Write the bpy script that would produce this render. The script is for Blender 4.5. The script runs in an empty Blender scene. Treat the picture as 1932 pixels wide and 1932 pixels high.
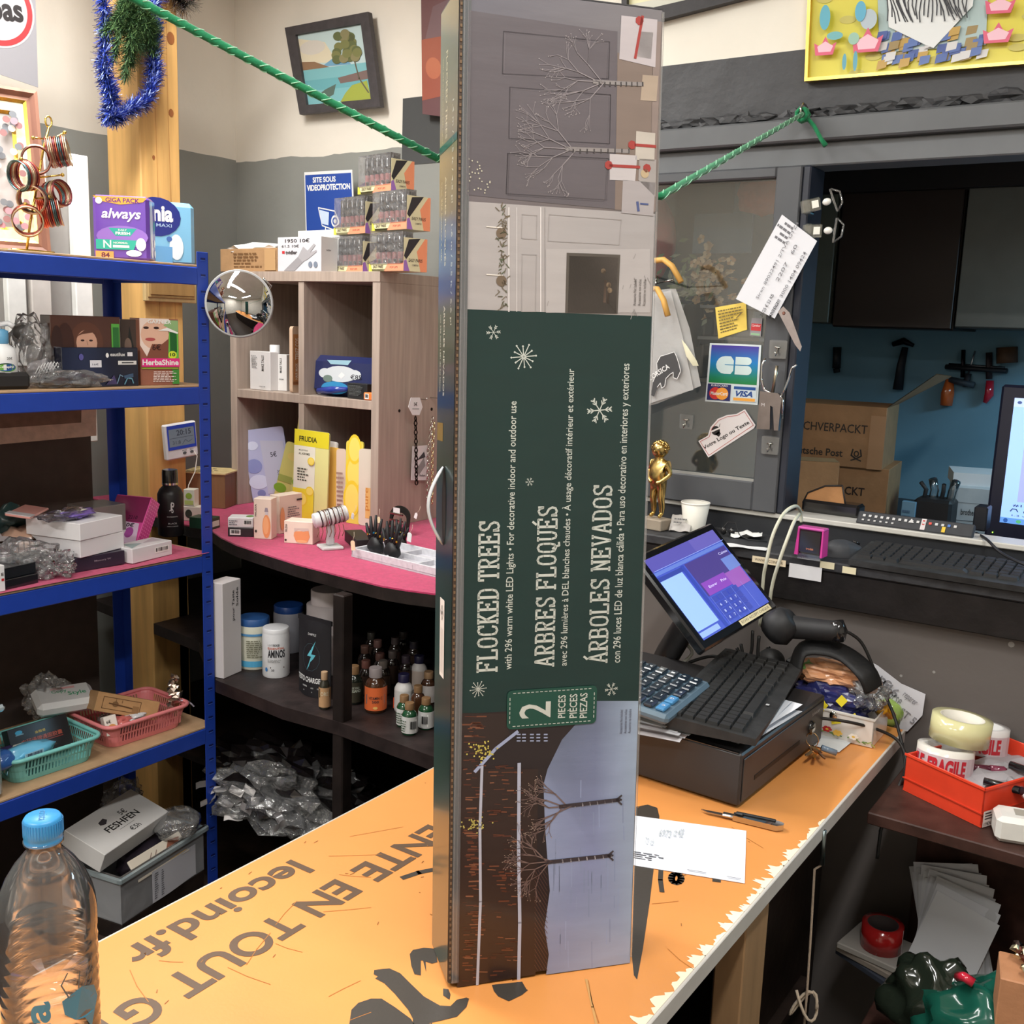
import bpy, math, random
from mathutils import Vector as V, Matrix, noise
S = bpy.context.scene
COL = S.collection
R_ = math.radians
# ------------------------------------------------------------ camera, world, lights, exposure
CAMZ = 1.68
FPX, YAW, PIT, ROL = 1971.6, R_(-33.993), R_(10.0495), R_(-1.9969)
cy_, sy_, cp_, sp_ = math.cos(YAW), math.sin(YAW), math.cos(PIT), math.sin(PIT)
fw = V((sy_*cp_, cy_*cp_, -sp_)); rt = V((cy_, -sy_, 0)); dn = fw.cross(rt)
cr_, sr_ = math.cos(ROL), math.sin(ROL)
rt, dn = cr_*rt + sr_*dn, -sr_*rt + cr_*dn
CAM = V((0, 0, CAMZ))
cam = bpy.data.cameras.new('camera'); cam.sensor_width = 36; cam.lens = 36*FPX/1932; cam.clip_start = .02
co = bpy.data.objects.new('camera', cam); COL.objects.link(co)
co.matrix_world = Matrix(((rt.x, -dn.x, -fw.x, 0), (rt.y, -dn.y, -fw.y, 0), (rt.z, -dn.z, -fw.z, CAMZ), (0, 0, 0, 1)))
S.camera = co
w = bpy.data.worlds.new('world'); S.world = w; w.use_nodes = True
w.node_tree.nodes['Background'].inputs[0].default_value = (.9, .95, 1, 1)
w.node_tree.nodes['Background'].inputs[1].default_value = .15
def area(name, loc, rot, sx, sy, power, col):
    l = bpy.data.lights.new(name, 'AREA'); l.shape = 'RECTANGLE'; l.size = sx; l.size_y = sy; l.energy = power; l.color = col
    o = bpy.data.objects.new(name, l); COL.objects.link(o); o.location = loc; o.rotation_euler = rot; return o
area('ceiling_area_light', (-1.55, 1.0, 2.93), (0, 0, 0), 1.3, .16, 15, (1, .985, .95))
area('ceiling_area_light', (-2.3, 1.3, 2.93), (0, 0, R_(90)), 1.3, .16, 40, (1, .985, .95))  # added lamp, no such tube known; brightens the left wall
area('ceiling_area_light', (.1, .5, 2.93), (0, 0, R_(90)), 1.3, .16, 34, (1, .985, .95))
area('ceiling_area_light', (-1.3, -.9, 2.93), (0, 0, 0), 1.3, .16, 50, (1, .985, .95))
area('back_room_light', (.55, 3.1, 2.0), (0, 0, 0), .5, .5, 20, (.45, .78, 1))
S.view_settings.view_transform = 'Standard'; S.view_settings.look = 'None'
S.view_settings.gamma = 1; S.view_settings.use_curve_mapping = False
S.view_settings.exposure = 0.25
# ------------------------------------------------------------ helpers
def ray(x, y): return (x-966)/FPX*rt + (y-966)/FPX*dn + fw
def P(x, y, ax, v):                       # the point of plane axis=v seen at photo pixel x, y
    d = ray(x, y); return CAM + d*((v-CAM[ax])/d[ax])
def pz(x, y, z): return P(x, y, 2, z)
def dep(p): return (V(p)-CAM).dot(fw)
def lin(c):
    return tuple(((x/255/12.92) if x/255 <= .04045 else ((x/255+.055)/1.055)**2.4) for x in c[:3]) + (1,)
def mul(c, k): return tuple(min(255, max(0, x*k)) for x in c)
MATS = {}
def mat(name, rough=.5, metal=0, coat=0, noise_s=0, noise_a=.12, bump=0, bump_s=40, emit=0, trans=0, alpha=1, ior=1.45, spec=.5, col=None, stretch=None, sheen=0):
    m = bpy.data.materials.new(name); m.use_nodes = True; nt = m.node_tree; b = nt.nodes['Principled BSDF']
    b.inputs['Roughness'].default_value = rough; b.inputs['Metallic'].default_value = metal
    b.inputs['Coat Weight'].default_value = coat; b.inputs['Coat Roughness'].default_value = .12
    b.inputs['Transmission Weight'].default_value = trans; b.inputs['Alpha'].default_value = alpha
    b.inputs['IOR'].default_value = ior; b.inputs['Specular IOR Level'].default_value = spec
    b.inputs['Sheen Weight'].default_value = sheen
    a = nt.nodes.new('ShaderNodeAttribute'); a.attribute_name = 'Col'; src = a.outputs['Color']
    if noise_s or bump:
        tc = nt.nodes.new('ShaderNodeTexCoord'); mp = nt.nodes.new('ShaderNodeMapping'); nt.links.new(tc.outputs['Object'], mp.inputs[0])
        if stretch: mp.inputs['Scale'].default_value = stretch
    if noise_s:
        n = nt.nodes.new('ShaderNodeTexNoise'); n.inputs['Scale'].default_value = noise_s; n.inputs['Detail'].default_value = 5
        nt.links.new(mp.outputs[0], n.inputs['Vector'])
        mr = nt.nodes.new('ShaderNodeMapRange'); mr.inputs[1].default_value = .3; mr.inputs[2].default_value = .7; mr.inputs[3].default_value = 1-noise_a; mr.inputs[4].default_value = 1+noise_a
        nt.links.new(n.outputs[0], mr.inputs[0])
        mx = nt.nodes.new('ShaderNodeVectorMath'); mx.operation = 'SCALE'
        nt.links.new(src, mx.inputs[0]); nt.links.new(mr.outputs[0], mx.inputs['Scale']); src = mx.outputs[0]
    if bump:
        n2 = nt.nodes.new('ShaderNodeTexNoise'); n2.inputs['Scale'].default_value = bump_s; n2.inputs['Detail'].default_value = 6
        nt.links.new(mp.outputs[0], n2.inputs['Vector'])
        bp = nt.nodes.new('ShaderNodeBump'); bp.inputs['Strength'].default_value = bump; bp.inputs['Distance'].default_value = .01
        nt.links.new(n2.outputs[0], bp.inputs['Height']); nt.links.new(bp.outputs[0], b.inputs['Normal'])
    nt.links.new(src, b.inputs['Base Color'])
    if emit:
        nt.links.new(src, b.inputs['Emission Color']); b.inputs['Emission Strength'].default_value = emit
    MATS[name] = m; return m
mat('paper', .75, bump=.05, bump_s=60)
mat('card', .65, noise_s=25, noise_a=.1, bump=.08, bump_s=90)
mat('print', .42, coat=.15)
mat('printgloss', .3, coat=.6)
mat('boxprint', .33, coat=.35, noise_s=9, noise_a=.06, bump=.06, bump_s=8, stretch=(1, 1, 5))
mat('plastic', .38, noise_s=30, noise_a=.05)
mat('gloss', .15, coat=.5)
mat('rubber', .55, noise_s=80, noise_a=.12)
mat('dusty', .6, noise_s=45, noise_a=.3, bump=.1, bump_s=120)
mat('metal', .32, metal=1, noise_s=40, noise_a=.1)
mat('chrome', .06, metal=1)
mat('mirror', .02, metal=1)
mat('gold', .24, metal=1, noise_s=60, noise_a=.15)
mat('steel', .45, noise_s=14, noise_a=.06, spec=.6)
mat('wood', .55, noise_s=6, noise_a=.16, bump=.06, bump_s=30, stretch=(6, 6, .5))
mat('greywood', .6, noise_s=9, noise_a=.13, bump=.05, bump_s=50, stretch=(9, 9, .5))
mat('darkwood', .5, noise_s=20, noise_a=.4, bump=.1, bump_s=50, spec=.35)
mat('wall', .85, noise_s=3, noise_a=.06, bump=.5, bump_s=5)
mat('roughwall', .55, noise_s=4, noise_a=.1, bump=1, bump_s=9)
mat('cloth', .9, noise_s=90, noise_a=.15, bump=.2, bump_s=300, sheen=.2)
mat('velvet', .95, noise_s=90, noise_a=.1, sheen=.5)
mat('laminate', .38, noise_s=5, noise_a=.05, coat=.1, bump=.02, bump_s=200)
mat('screen', .3, emit=.75, coat=.3)
mat('led', .3, emit=6)
mat('tubelight', .3, emit=3)
def clear_mat(name, w_t, rough, tint=.97, bump=0, bs=30, diff=.3, thin=True):
    m = bpy.data.materials.new(name); m.use_nodes = True; nt = m.node_tree; nt.nodes.clear()
    out = nt.nodes.new('ShaderNodeOutputMaterial'); tr = nt.nodes.new('ShaderNodeBsdfTransparent'); gl = nt.nodes.new('ShaderNodeBsdfGlossy'); df = nt.nodes.new('ShaderNodeBsdfDiffuse')
    at = nt.nodes.new('ShaderNodeAttribute'); at.attribute_name = 'Col'
    nt.links.new(at.outputs['Color'], df.inputs[0]); tr.inputs[0].default_value = (tint, tint, tint, 1)
    gl.inputs['Roughness'].default_value = rough
    fr = nt.nodes.new('ShaderNodeFresnel'); fr.inputs[0].default_value = 1.5
    m1 = nt.nodes.new('ShaderNodeMixShader'); m1.inputs[0].default_value = diff
    nt.links.new(tr.outputs[0], m1.inputs[1]); nt.links.new(df.outputs[0], m1.inputs[2])
    mm = nt.nodes.new('ShaderNodeMath'); mm.operation = 'MULTIPLY_ADD'; mm.inputs[1].default_value = w_t; mm.inputs[2].default_value = .02
    nt.links.new(fr.outputs[0], mm.inputs[0])
    m2 = nt.nodes.new('ShaderNodeMixShader'); nt.links.new(mm.outputs[0], m2.inputs[0]); nt.links.new(m1.outputs[0], m2.inputs[1]); nt.links.new(gl.outputs[0], m2.inputs[2])
    if bump:
        n2 = nt.nodes.new('ShaderNodeTexNoise'); n2.inputs['Scale'].default_value = bs; n2.inputs['Detail'].default_value = 4
        tc = nt.nodes.new('ShaderNodeTexCoord'); nt.links.new(tc.outputs['Object'], n2.inputs['Vector'])
        bp = nt.nodes.new('ShaderNodeBump'); bp.inputs['Strength'].default_value = bump; bp.inputs['Distance'].default_value = .02
        nt.links.new(n2.outputs[0], bp.inputs['Height']); nt.links.new(bp.outputs[0], gl.inputs['Normal']); nt.links.new(bp.outputs[0], df.inputs['Normal'])
    nt.links.new(m2.outputs[0], out.inputs[0]); MATS[name] = m
clear_mat('film', 1.9, .1, bump=1, bs=30, diff=.13, tint=.99)
clear_mat('milky', 1.2, .25, bump=.15, bs=20, diff=.5)
clear_mat('clearplastic', 1.5, .08, diff=.07)
clear_mat('pane', 3.2, .03, diff=.05)
clear_mat('petplastic', 1.3, .06, diff=.06, tint=.985)
clear_mat('water', .7, .02, diff=.03, tint=.985)
clear_mat('laminatefilm', .8, .15, diff=.12)

class MB:
    def __init__(s, m='plastic'): s.v = []; s.f = []; s.c = []; s.mi = []; s.sm = []; s.mats = [m]; s.m = 0; s.T = Matrix()
    def use(s, m):
        if m not in s.mats: s.mats.append(m)
        s.m = s.mats.index(m); return s
    def at(s, T=None): s.T = T or Matrix(); return s
    def add(s, vs, fs, col, sm=False, vc=None):
        b = len(s.v); T = s.T; s.v += [T @ V(p) for p in vs]
        for i, f in enumerate(fs):
            s.f.append(tuple(b+k for k in f)); s.mi.append(s.m); s.sm.append(sm)
            s.c.append([vc[k] for k in f] if vc else (col[i] if isinstance(col, list) else col))
        return s
    def box(s, x0, y0, z0, x1, y1, z1, col, bev=0, sides=None):
        if x0 > x1: x0, x1 = x1, x0
        if y0 > y1: y0, y1 = y1, y0
        if z0 > z1: z0, z1 = z1, z0
        b = min(bev, (x1-x0)*.45, (y1-y0)*.45, (z1-z0)*.45)
        X, Y, Z = (x0, x1), (y0, y1), (z0, z1)
        if b <= 0:
            vs = [(X[i], Y[j], Z[k]) for i in (0, 1) for j in (0, 1) for k in (0, 1)]
            return s.add(vs, [(0, 1, 3, 2), (4, 6, 7, 5), (0, 4, 5, 1), (2, 3, 7, 6), (0, 2, 6, 4), (1, 5, 7, 3)], col)
        vs = []; idx = {}
        for i in (0, 1):
            for j in (0, 1):
                for k in (0, 1):
                    sx, sy, sz = (b, -b)[i], (b, -b)[j], (b, -b)[k]; c = (X[i], Y[j], Z[k])
                    for a, q in enumerate(((c[0], c[1]+sy, c[2]+sz), (c[0]+sx, c[1], c[2]+sz), (c[0]+sx, c[1]+sy, c[2]))):
                        idx[i, j, k, a] = len(vs); vs.append(q)
        fs = []
        def q(*k): fs.append(tuple(idx[t] for t in k))
        for i in (0, 1):
            q((i, 0, 0, 0), (i, 0, 1, 0), (i, 1, 1, 0), (i, 1, 0, 0)); q((0, i, 0, 1), (1, i, 0, 1), (1, i, 1, 1), (0, i, 1, 1)); q((0, 0, i, 2), (0, 1, i, 2), (1, 1, i, 2), (1, 0, i, 2))
            for j in (0, 1):
                q((i, j, 0, 0), (i, j, 1, 0), (i, j, 1, 1), (i, j, 0, 1)); q((i, 0, j, 0), (i, 1, j, 0), (i, 1, j, 2), (i, 0, j, 2)); q((0, i, j, 1), (1, i, j, 1), (1, i, j, 2), (0, i, j, 2))
                for k in (0, 1): q((i, j, k, 0), (i, j, k, 1), (i, j, k, 2))
        return s.add(vs, fs, col)
    def poly(s, pts, col, z=0):
        return s.add([(p[0], p[1], p[2] if len(p) > 2 else z) for p in pts], [tuple(range(len(pts)))], col)
    def rect(s, x0, y0, x1, y1, col, z=0): return s.poly(((x0, y0), (x1, y0), (x1, y1), (x0, y1)), col, z)
    def disc(s, x, y, r, col, z=0, n=20, ry=None):
        ry = ry or r; return s.poly([(x+r*math.cos(6.2832*i/n), y+ry*math.sin(6.2832*i/n)) for i in range(n)], col, z)
    def ring(s, x, y, r0, r1, col, z=0, n=28, a0=0, a1=6.28319):
        vs = []; fs = []
        for i in range(n+1):
            a = a0+(a1-a0)*i/n; vs += [(x+r0*math.cos(a), y+r0*math.sin(a), z), (x+r1*math.cos(a), y+r1*math.sin(a), z)]
            if i: fs.append((2*i-2, 2*i-1, 2*i+1, 2*i))
        return s.add(vs, fs, col)
    def line(s, pts, wd, col, z=0):
        for a, b in zip(pts, pts[1:]):
            dx, dy = b[0]-a[0], b[1]-a[1]; L = math.hypot(dx, dy) or 1; nx, ny = -dy/L*wd/2, dx/L*wd/2; ex, ey = dx/L*wd*.25, dy/L*wd*.25
            s.poly(((a[0]+nx-ex, a[1]+ny-ey), (a[0]-nx-ex, a[1]-ny-ey), (b[0]-nx+ex, b[1]-ny+ey), (b[0]+nx+ex, b[1]+ny+ey)), col, z)
        return s
    def prism(s, pts, z0, z1, col, side=None):
        n = len(pts); vs = [(p[0], p[1], z0) for p in pts]+[(p[0], p[1], z1) for p in pts]
        s.add(vs, [tuple(reversed(range(n))), tuple(range(n, 2*n))], col)
        return s.add(vs, [(i, (i+1) % n, n+(i+1) % n, n+i) for i in range(n)], side or col)
    def lathe(s, prof, n, col, sm=True, cap=True, ax=(0, 0), ell=1):
        vs = []; fs = []; cs = []; k = len(prof); cl = isinstance(col, list)
        for i in range(n):
            a = 6.28319*i/n
            for r, z in prof: vs.append((ax[0]+r*math.cos(a), ax[1]+r*ell*math.sin(a), z))
        for i in range(n):
            j = (i+1) % n
            for q in range(k-1):
                fs.append((i*k+q, j*k+q, j*k+q+1, i*k+q+1)); cs.append(col[q] if cl else col)
        s.add(vs, fs, cs, sm)
        if cap:
            for q in (0, k-1):
                if prof[q][0] > 1e-5:
                    f = tuple(i*k+q for i in range(n)); s.add(vs, [f if q else tuple(reversed(f))], (col[min(q, k-2)] if cl else col))
        return s
    def tube(s, pts, r, col, n=8, closed=False, sm=True, flat=1):
        pts = [V(p) for p in pts]; m = len(pts); vs = []; fs = []; up = None
        for i, p in enumerate(pts):
            a = pts[(i-1) % m] if (closed or i) else p; b = pts[(i+1) % m] if (closed or i < m-1) else p
            t = (b-a).normalized() if (b-a).length > 1e-9 else V((0, 0, 1))
            if up is None: up = t.orthogonal().normalized() if abs(t.z) > .9 else V((0, 0, 1)).cross(t).normalized()
            up = (up-t*up.dot(t)); up = up.normalized() if up.length > 1e-6 else t.orthogonal().normalized()
            sd = t.cross(up); rr = r[i] if isinstance(r, (list, tuple)) else r
            for k in range(n):
                an = 6.28319*k/n; vs.append(p+up*rr*math.cos(an)+sd*rr*flat*math.sin(an))
        for i in range(m if closed else m-1):
            j = (i+1) % m
            for k in range(n): fs.append((i*n+k, i*n+(k+1) % n, j*n+(k+1) % n, j*n+k))
        if not closed: fs += [tuple(range(n-1, -1, -1)), tuple((m-1)*n+k for k in range(n))]
        return s.add(vs, fs, col, sm)
    def grid(s, fn, nu, nv, col, sm=True):
        vs = []; fs = []; vc = [] if callable(col) else None
        for j in range(nv+1):
            for i in range(nu+1):
                vs.append(fn(i/nu, j/nv))
                if vc is not None: vc.append(col(i/nu, j/nv))
        for j in range(nv):
            for i in range(nu): a = j*(nu+1)+i; fs.append((a, a+1, a+nu+2, a+nu+1))
        return s.add(vs, fs, col if vc is None else None, sm, vc)
    def blob(s, c, r, col, n=3, amp=.25, fr=3, seed=0, sm=False, flatz=None):
        import bmesh
        bm = bmesh.new(); bmesh.ops.create_icosphere(bm, subdivisions=n, radius=1)
        vs = []
        for v in bm.verts:
            d = v.co.normalized(); k = 1+amp*noise.noise(d*fr+V((seed*7.3, seed, 2)))*1.6+amp*.5*noise.noise(d*fr*2.7+V((seed, 5, 1)))
            p = V((c[0]+d.x*r[0]*k, c[1]+d.y*r[1]*k, c[2]+d.z*r[2]*k))
            if flatz is not None and p.z < flatz: p.z = flatz
            vs.append(p)
        fs = [tuple(v.index for v in f.verts) for f in bm.faces]; bm.free()
        return s.add(vs, fs, col, sm)
    def text(s, t, x0, y0, x1, y1, col, z=0, bold=0, shear=0, fit=True, al='l', sp=1):
        vs, fs, (a, b, c, d) = glyphs(t, bold, shear, sp)
        if not vs: return s
        ky = (y1-y0)/(d-b); kx = (x1-x0)/(c-a)
        if not fit: kx = min(kx, ky)
        off = 0 if al == 'l' else ((x1-x0)-(c-a)*kx)/2
        return s.add([(x0+off+(v[0]-a)*kx, y0+(v[1]-b)*ky, z) for v in vs], fs, col)
    def obj(s, name, parent=None, **k):
        me = bpy.data.meshes.new(name); me.from_pydata([tuple(v) for v in s.v], [], s.f)
        at = me.color_attributes.new('Col', 'FLOAT_COLOR', 'CORNER'); data = []; cache = {}
        for f, c in zip(s.f, s.c):
            if isinstance(c, list) and c and isinstance(c[0], (tuple, list)):
                for q in c: data += lin(q)
            else:
                if c not in cache: cache[c] = lin(c)
                data += cache[c]*len(f)
        if len(data) == len(at.data)*4: at.data.foreach_set('color', data)
        me.polygons.foreach_set('material_index', s.mi); me.polygons.foreach_set('use_smooth', s.sm)
        for m in s.mats: me.materials.append(MATS[m])
        me.update()
        o = bpy.data.objects.new(name, me); COL.objects.link(o)
        if parent: o.parent = parent
        tag(o, **k); return o
_gl = {}
def glyphs(t, bold, shear, sp):
    k = (t, bold, shear, sp)
    if k not in _gl:
        c = bpy.data.curves.new('t', 'FONT'); c.body = t; c.offset = bold; c.shear = shear; c.resolution_u = 6 if bold >= .025 else 2; c.space_character = sp
        o = bpy.data.objects.new('t', c); me = o.to_mesh()
        vs = [tuple(v.co) for v in me.vertices]; fs = [tuple(p.vertices) for p in me.polygons]; o.to_mesh_clear()
        bpy.data.objects.remove(o); bpy.data.curves.remove(c)
        bb = (min(v[0] for v in vs), min(v[1] for v in vs), max(v[0] for v in vs), max(v[1] for v in vs)) if vs else (0, 0, 1, 1)
        _gl[k] = (vs, fs, bb)
    return _gl[k]
def tag(o, label=None, cat=None, group=None, kind=None, loc=None, M=None):
    if label: o['label'] = label
    if cat: o['category'] = cat
    if group: o['group'] = group
    if kind: o['kind'] = kind
    if M is not None: o.matrix_basis = M
    if loc is not None: o.location = loc
def thing(name, label, cat, M=None, group=None, loc=None, rz=0):
    o = bpy.data.objects.new(name, None); COL.objects.link(o); o.empty_display_size = .05
    if M is None: M = Matrix.Translation(loc or (0, 0, 0)) @ Matrix.Rotation(rz, 4, 'Z')
    o.matrix_basis = M; tag(o, label, cat, group); return o
def copy_tree(o, parent=None):
    c = o.copy(); COL.objects.link(c); c.parent = parent
    for ch in list(o.children): copy_tree(ch, c)
    return c
def frame(o, x, up=V((0, 0, 1))):          # local X = x, Z = up-ish, Y = into the thing
    x = V(x).normalized(); y = V(up).cross(x).normalized(); z = x.cross(y)
    M = Matrix((x, y, z)).transposed().to_4x4(); M.translation = V(o); return M
def FRONT(y=-.0005, x=0, z=0):              # print frame on a thing's front (its -Y side): X right, Y up
    return Matrix.Translation((x, y, z)) @ Matrix.Rotation(R_(90), 4, 'X')
def SIDE(x, y=0, z=0):                      # print frame on a thing's right (+X) side: X goes back, Y up
    return Matrix.Translation((x, y, z)) @ Matrix.Rotation(R_(90), 4, 'Z') @ Matrix.Rotation(R_(90), 4, 'X')
def LSIDE(x, y=0, z=0):
    return Matrix.Translation((x, y, z)) @ Matrix.Rotation(R_(-90), 4, 'Z') @ Matrix.Rotation(R_(90), 4, 'X')
def TOP(z, x=0, y=0): return Matrix.Translation((x, y, z))
def foot(ax, ay, bx, by, z, ht=None, rz=None):   # thing standing on height z whose front bottom edge runs between two photo pixels
    a, b = pz(ax, ay, z), pz(bx, by, z); M = frame(a, b-a); return M, (b-a).length
def up_to(p, px, py):                       # height of the vertical above p seen at pixel row py
    lo, hi = 0, 1.5
    for _ in range(30):
        m = (lo+hi)/2; q = V(p)+V((0, 0, m))-CAM; y = 966+FPX*q.dot(dn)/q.dot(fw)
        if y > py: lo = m
        else: hi = m
    return lo
def struct(name, mb): return mb.obj(name, kind='structure')
class Plane:                                # an upright or tilted flat thing: pixel -> its own flat coordinates
    def __init__(s, o, x, y): s.o = V(o); s.x = V(x).normalized(); n = s.x.cross(V(y)).normalized(); s.y = n.cross(s.x); s.n = n
    def uv(s, px, py):
        d = ray(px, py); t = (s.o-CAM).dot(s.n)/d.dot(s.n); q = CAM+d*t-s.o; return (q.dot(s.x), q.dot(s.y))
    def uvs(s, pts): return [s.uv(*p) for p in pts]
    def M(s):
        m = Matrix((s.x, s.y, s.n)).transposed().to_4x4(); m.translation = s.o; return m
def cat(pts, n=7):
    pts = [V(p) for p in pts]; o = []
    for i in range(len(pts)-1):
        a, b = pts[i], pts[i+1]; p0 = pts[i-1] if i else a; p3 = pts[i+2] if i+2 < len(pts) else b
        for k in range(n): t = k/n; o.append(.5*((2*a)+(b-p0)*t+(2*p0-5*a+4*b-p3)*t*t+(3*a-p0-3*b+p3)*t**3))
    return o+[pts[-1]]
rnd = random.Random(7)
WHITE = (236, 236, 232); BLK = (22, 22, 24)
# ------------------------------------------------------------ setting
CREAM = (226, 219, 207); GREY = (142, 143, 138); CHAR = (66, 67, 70)
WX, WY, DY, JX = -3.2, 2.8, 2.35, -1.6
m = MB('darkwood'); m.box(-3.3, -2, -.05, 1.8, 2.9, 0, (52, 40, 32)); struct('floor', m)
m = MB('wall'); m.box(-3.3, -2, 3.0, 1.8, 2.9, 3.05, (228, 226, 220)); struct('ceiling', m)
def ragged(m, f, a, b, z, seed, flip=1):
    # grey paint below, cream above, meeting in a hand-painted uneven line; f(t, z) gives the wall point
    n = 60; vs = []; fs = []; cs = []
    for i in range(n+1):
        t = i/n; zz = z+.012*noise.noise(V((t*9, seed, 0)))+.005*noise.noise(V((t*40, seed, 0)))
        vs += [f(a+(b-a)*t, 0), f(a+(b-a)*t, zz), f(a+(b-a)*t, 3.0)]
        if i: k = 3*i; fs += [(k-3, k, k+1, k-2), (k-2, k+1, k+2, k-1)]; cs += [GREY, CREAM]
    m.add(vs, fs, cs)
m = MB('wall'); ragged(m, lambda t, z: (WX, t, z), -2, WY, 2.262, 1); struct('wall_left', m)
m = MB('wall'); ragged(m, lambda t, z: (t, WY, z), WX, JX, 2.255, 2)
struct('wall_back', m)
m = MB('wall'); m.box(JX-.02, DY, 0, JX, WY, 3, CREAM); struct('wall_side', m)
# dark grey paint patch on the back wall beside the poster
a = P(760, 186, 1, WY-.002); b = P(762, 250, 1, WY-.002)
m = MB('wall'); m.box(a.x, WY-.002, 2.2, JX-.05, WY-.0005, a.z, (74, 75, 75)); struct('trim_1', m)
ZL = P(1249, 250, 1, DY).z; ZB = P(1249, 290, 1, DY).z; ZP = P(1253, 125, 1, DY).z
LX1 = P(1500, 600, 1, DY).x; SILL = P(1612, 985, 1, DY).z
# door wall: charcoal band, cream above, opening below the lintel
m = MB('wall'); m.box(JX, DY, ZP, 1.8, DY+.1, 3.0, (232, 228, 216))
m.use('roughwall'); m.box(JX, DY-.001, ZL, 1.8, DY+.1, ZP, CHAR)
m.box(.75, DY, SILL, 1.8, DY+.1, ZL, CHAR); m.box(JX, DY, SILL, -1.52, DY+.1, ZL, CHAR)
m.use('wall').box(JX, DY, 0, 1.8, DY+.1, SILL-.02, (88, 83, 80))
struct('wall_right', m)
# broken plaster ridge over the lintel
m = MB('roughwall')
for i in range(46):
    x = -1.25+i*.045; k = noise.noise(V((i*.7, 3, 0)))
    m.blob((x, DY-.004, ZL+.012+.008*k), (.034, .012+.004*k, .012+.006*abs(k)), mul(CHAR, .75+.3*abs(k)*2), 2, .5, 3, i)
m.obj('plaster', bpy.data.objects['wall_right'], kind='stuff')
m = MB('wall'); m.box(-3.3, -2.0, 0, 1.8, -1.9, 3, CREAM); struct('wall_front', m)
m = MB('wall'); m.box(1.7, -2, 0, 1.8, 2.45, 3, CREAM); struct('wall_far', m)
# lintel and frame of the serving window
m = MB('steel'); FG = (92, 95, 98)
m.box(-1.52, DY-.035, ZB, 1.0, DY+.08, ZL, FG, .004); m.box(-1.52, DY-.012, ZB-.05, 1.0, DY+.08, ZB, mul(FG, 1.08), .003)
struct('trim_2', m)
m = MB('plastic'); m.box(-1.2, DY-.02, SILL-.012, .75, DY+.06, SILL, (205, 203, 196), .002); struct('trim_3', m)
# fixed leaf with its pane
gl = Plane((-1.0, DY-.03, 1.7), (1, 0, 0), (0, 0, 1))
gx1 = P(1444, 600, 1, DY-.03).x; gz0 = P(1340, 900, 1, DY-.03).z; gz1 = P(1400, 338, 1, DY-.03).z; gx0 = -1.44
m = MB('steel'); LF = (78, 80, 84); y0, y1 = DY-.03, DY+.02
m.box(-1.52, y0, SILL, gx0, y1, ZB-.05, LF, .003); m.box(gx1, y0, SILL, LX1, y1, ZB-.05, LF, .003)
m.box(gx0, y0, SILL, gx1, y1, gz0, LF, .003); m.box(gx0, y0, gz1, gx1, y1, ZB-.05, LF, .003)
m.box(gx0, y0+.004, gz0, gx1, y0+.012, gz0+.006, (150, 150, 146)); m.box(LX1, y0+.006, SILL, LX1+.018, y1+.05, ZB-.05, (40, 44, 56), .003)
wn = struct('window_1', m)
m = MB('pane'); m.box(gx0, y0+.016, gz0, gx1, y0+.02, gz1, (150, 160, 155)); m.obj('pane', wn)
# room behind the hatch
BY = 3.75
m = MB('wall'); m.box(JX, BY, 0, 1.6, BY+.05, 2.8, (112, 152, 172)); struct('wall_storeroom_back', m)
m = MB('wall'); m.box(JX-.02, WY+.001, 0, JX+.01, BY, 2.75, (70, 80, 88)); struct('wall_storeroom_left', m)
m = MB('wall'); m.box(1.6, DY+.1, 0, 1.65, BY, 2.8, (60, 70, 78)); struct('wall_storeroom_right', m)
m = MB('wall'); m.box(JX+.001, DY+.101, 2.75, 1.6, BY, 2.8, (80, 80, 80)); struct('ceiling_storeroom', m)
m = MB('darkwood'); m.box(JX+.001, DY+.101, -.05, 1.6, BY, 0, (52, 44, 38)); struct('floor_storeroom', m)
m = MB('steel'); m.box(-1.4, DY+.12, 1.1, 1.5, BY-.01, 1.14, (46, 46, 50), .004)
for x in (-.95, 1.4): m.box(x, DY+.14, 0, x+.05, BY-.05, 1.1, (46, 46, 50))
m.obj('worktop', label='dark worktop behind the hatch carrying boxes and the printer', cat='worktop')
# wall cupboards in the store room
def cupboard(x0, x1, z0, col, label, cat='cupboard', d=.34):
    t = thing('wall_cupboard', label, cat, loc=((x0+x1)/2, BY-.001, z0)); h = 2.7-z0; w = (x1-x0)/2
    m = MB('steel'); m.box(-w, -d, 0, w, 0, h, mul(col, .7), .002); m.obj('body', t)
    m = MB('steel'); m.box(-w+.004, -d-.02, .003, w-.004, -d-.001, h, col, .002); m.obj('door', t)
X = lambda px, py, y: P(px, py, 1, y).x
cupboard(X(1500, 540, 3.38), X(1808, 540, 3.38)+.56, P(1700, 362, 1, 3.38).z, (30, 26, 28), 'dark panel added for the shade above the store room cupboards', 'shelf', .36)  # dark panel put in for the shade at the top of the room
cupboard(X(1532, 540, 3.4), X(1572, 540, 3.4), P(1550, 610, 1, 3.4).z, (104, 112, 104), 'narrow grey green cupboard beside the hatch frame')
cupboard(X(1576, 540, 3.4), X(1806, 540, 3.4), P(1700, 620, 1, 3.4).z, (44, 30, 24), 'dark brown wall cupboard above the cardboard boxes')
cupboard(X(1808, 540, 3.4), X(1808, 540, 3.4)+.5, P(1870, 620, 1, 3.4).z, (112, 116, 112), 'pale grey wall cupboard above the computer monitor')
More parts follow.
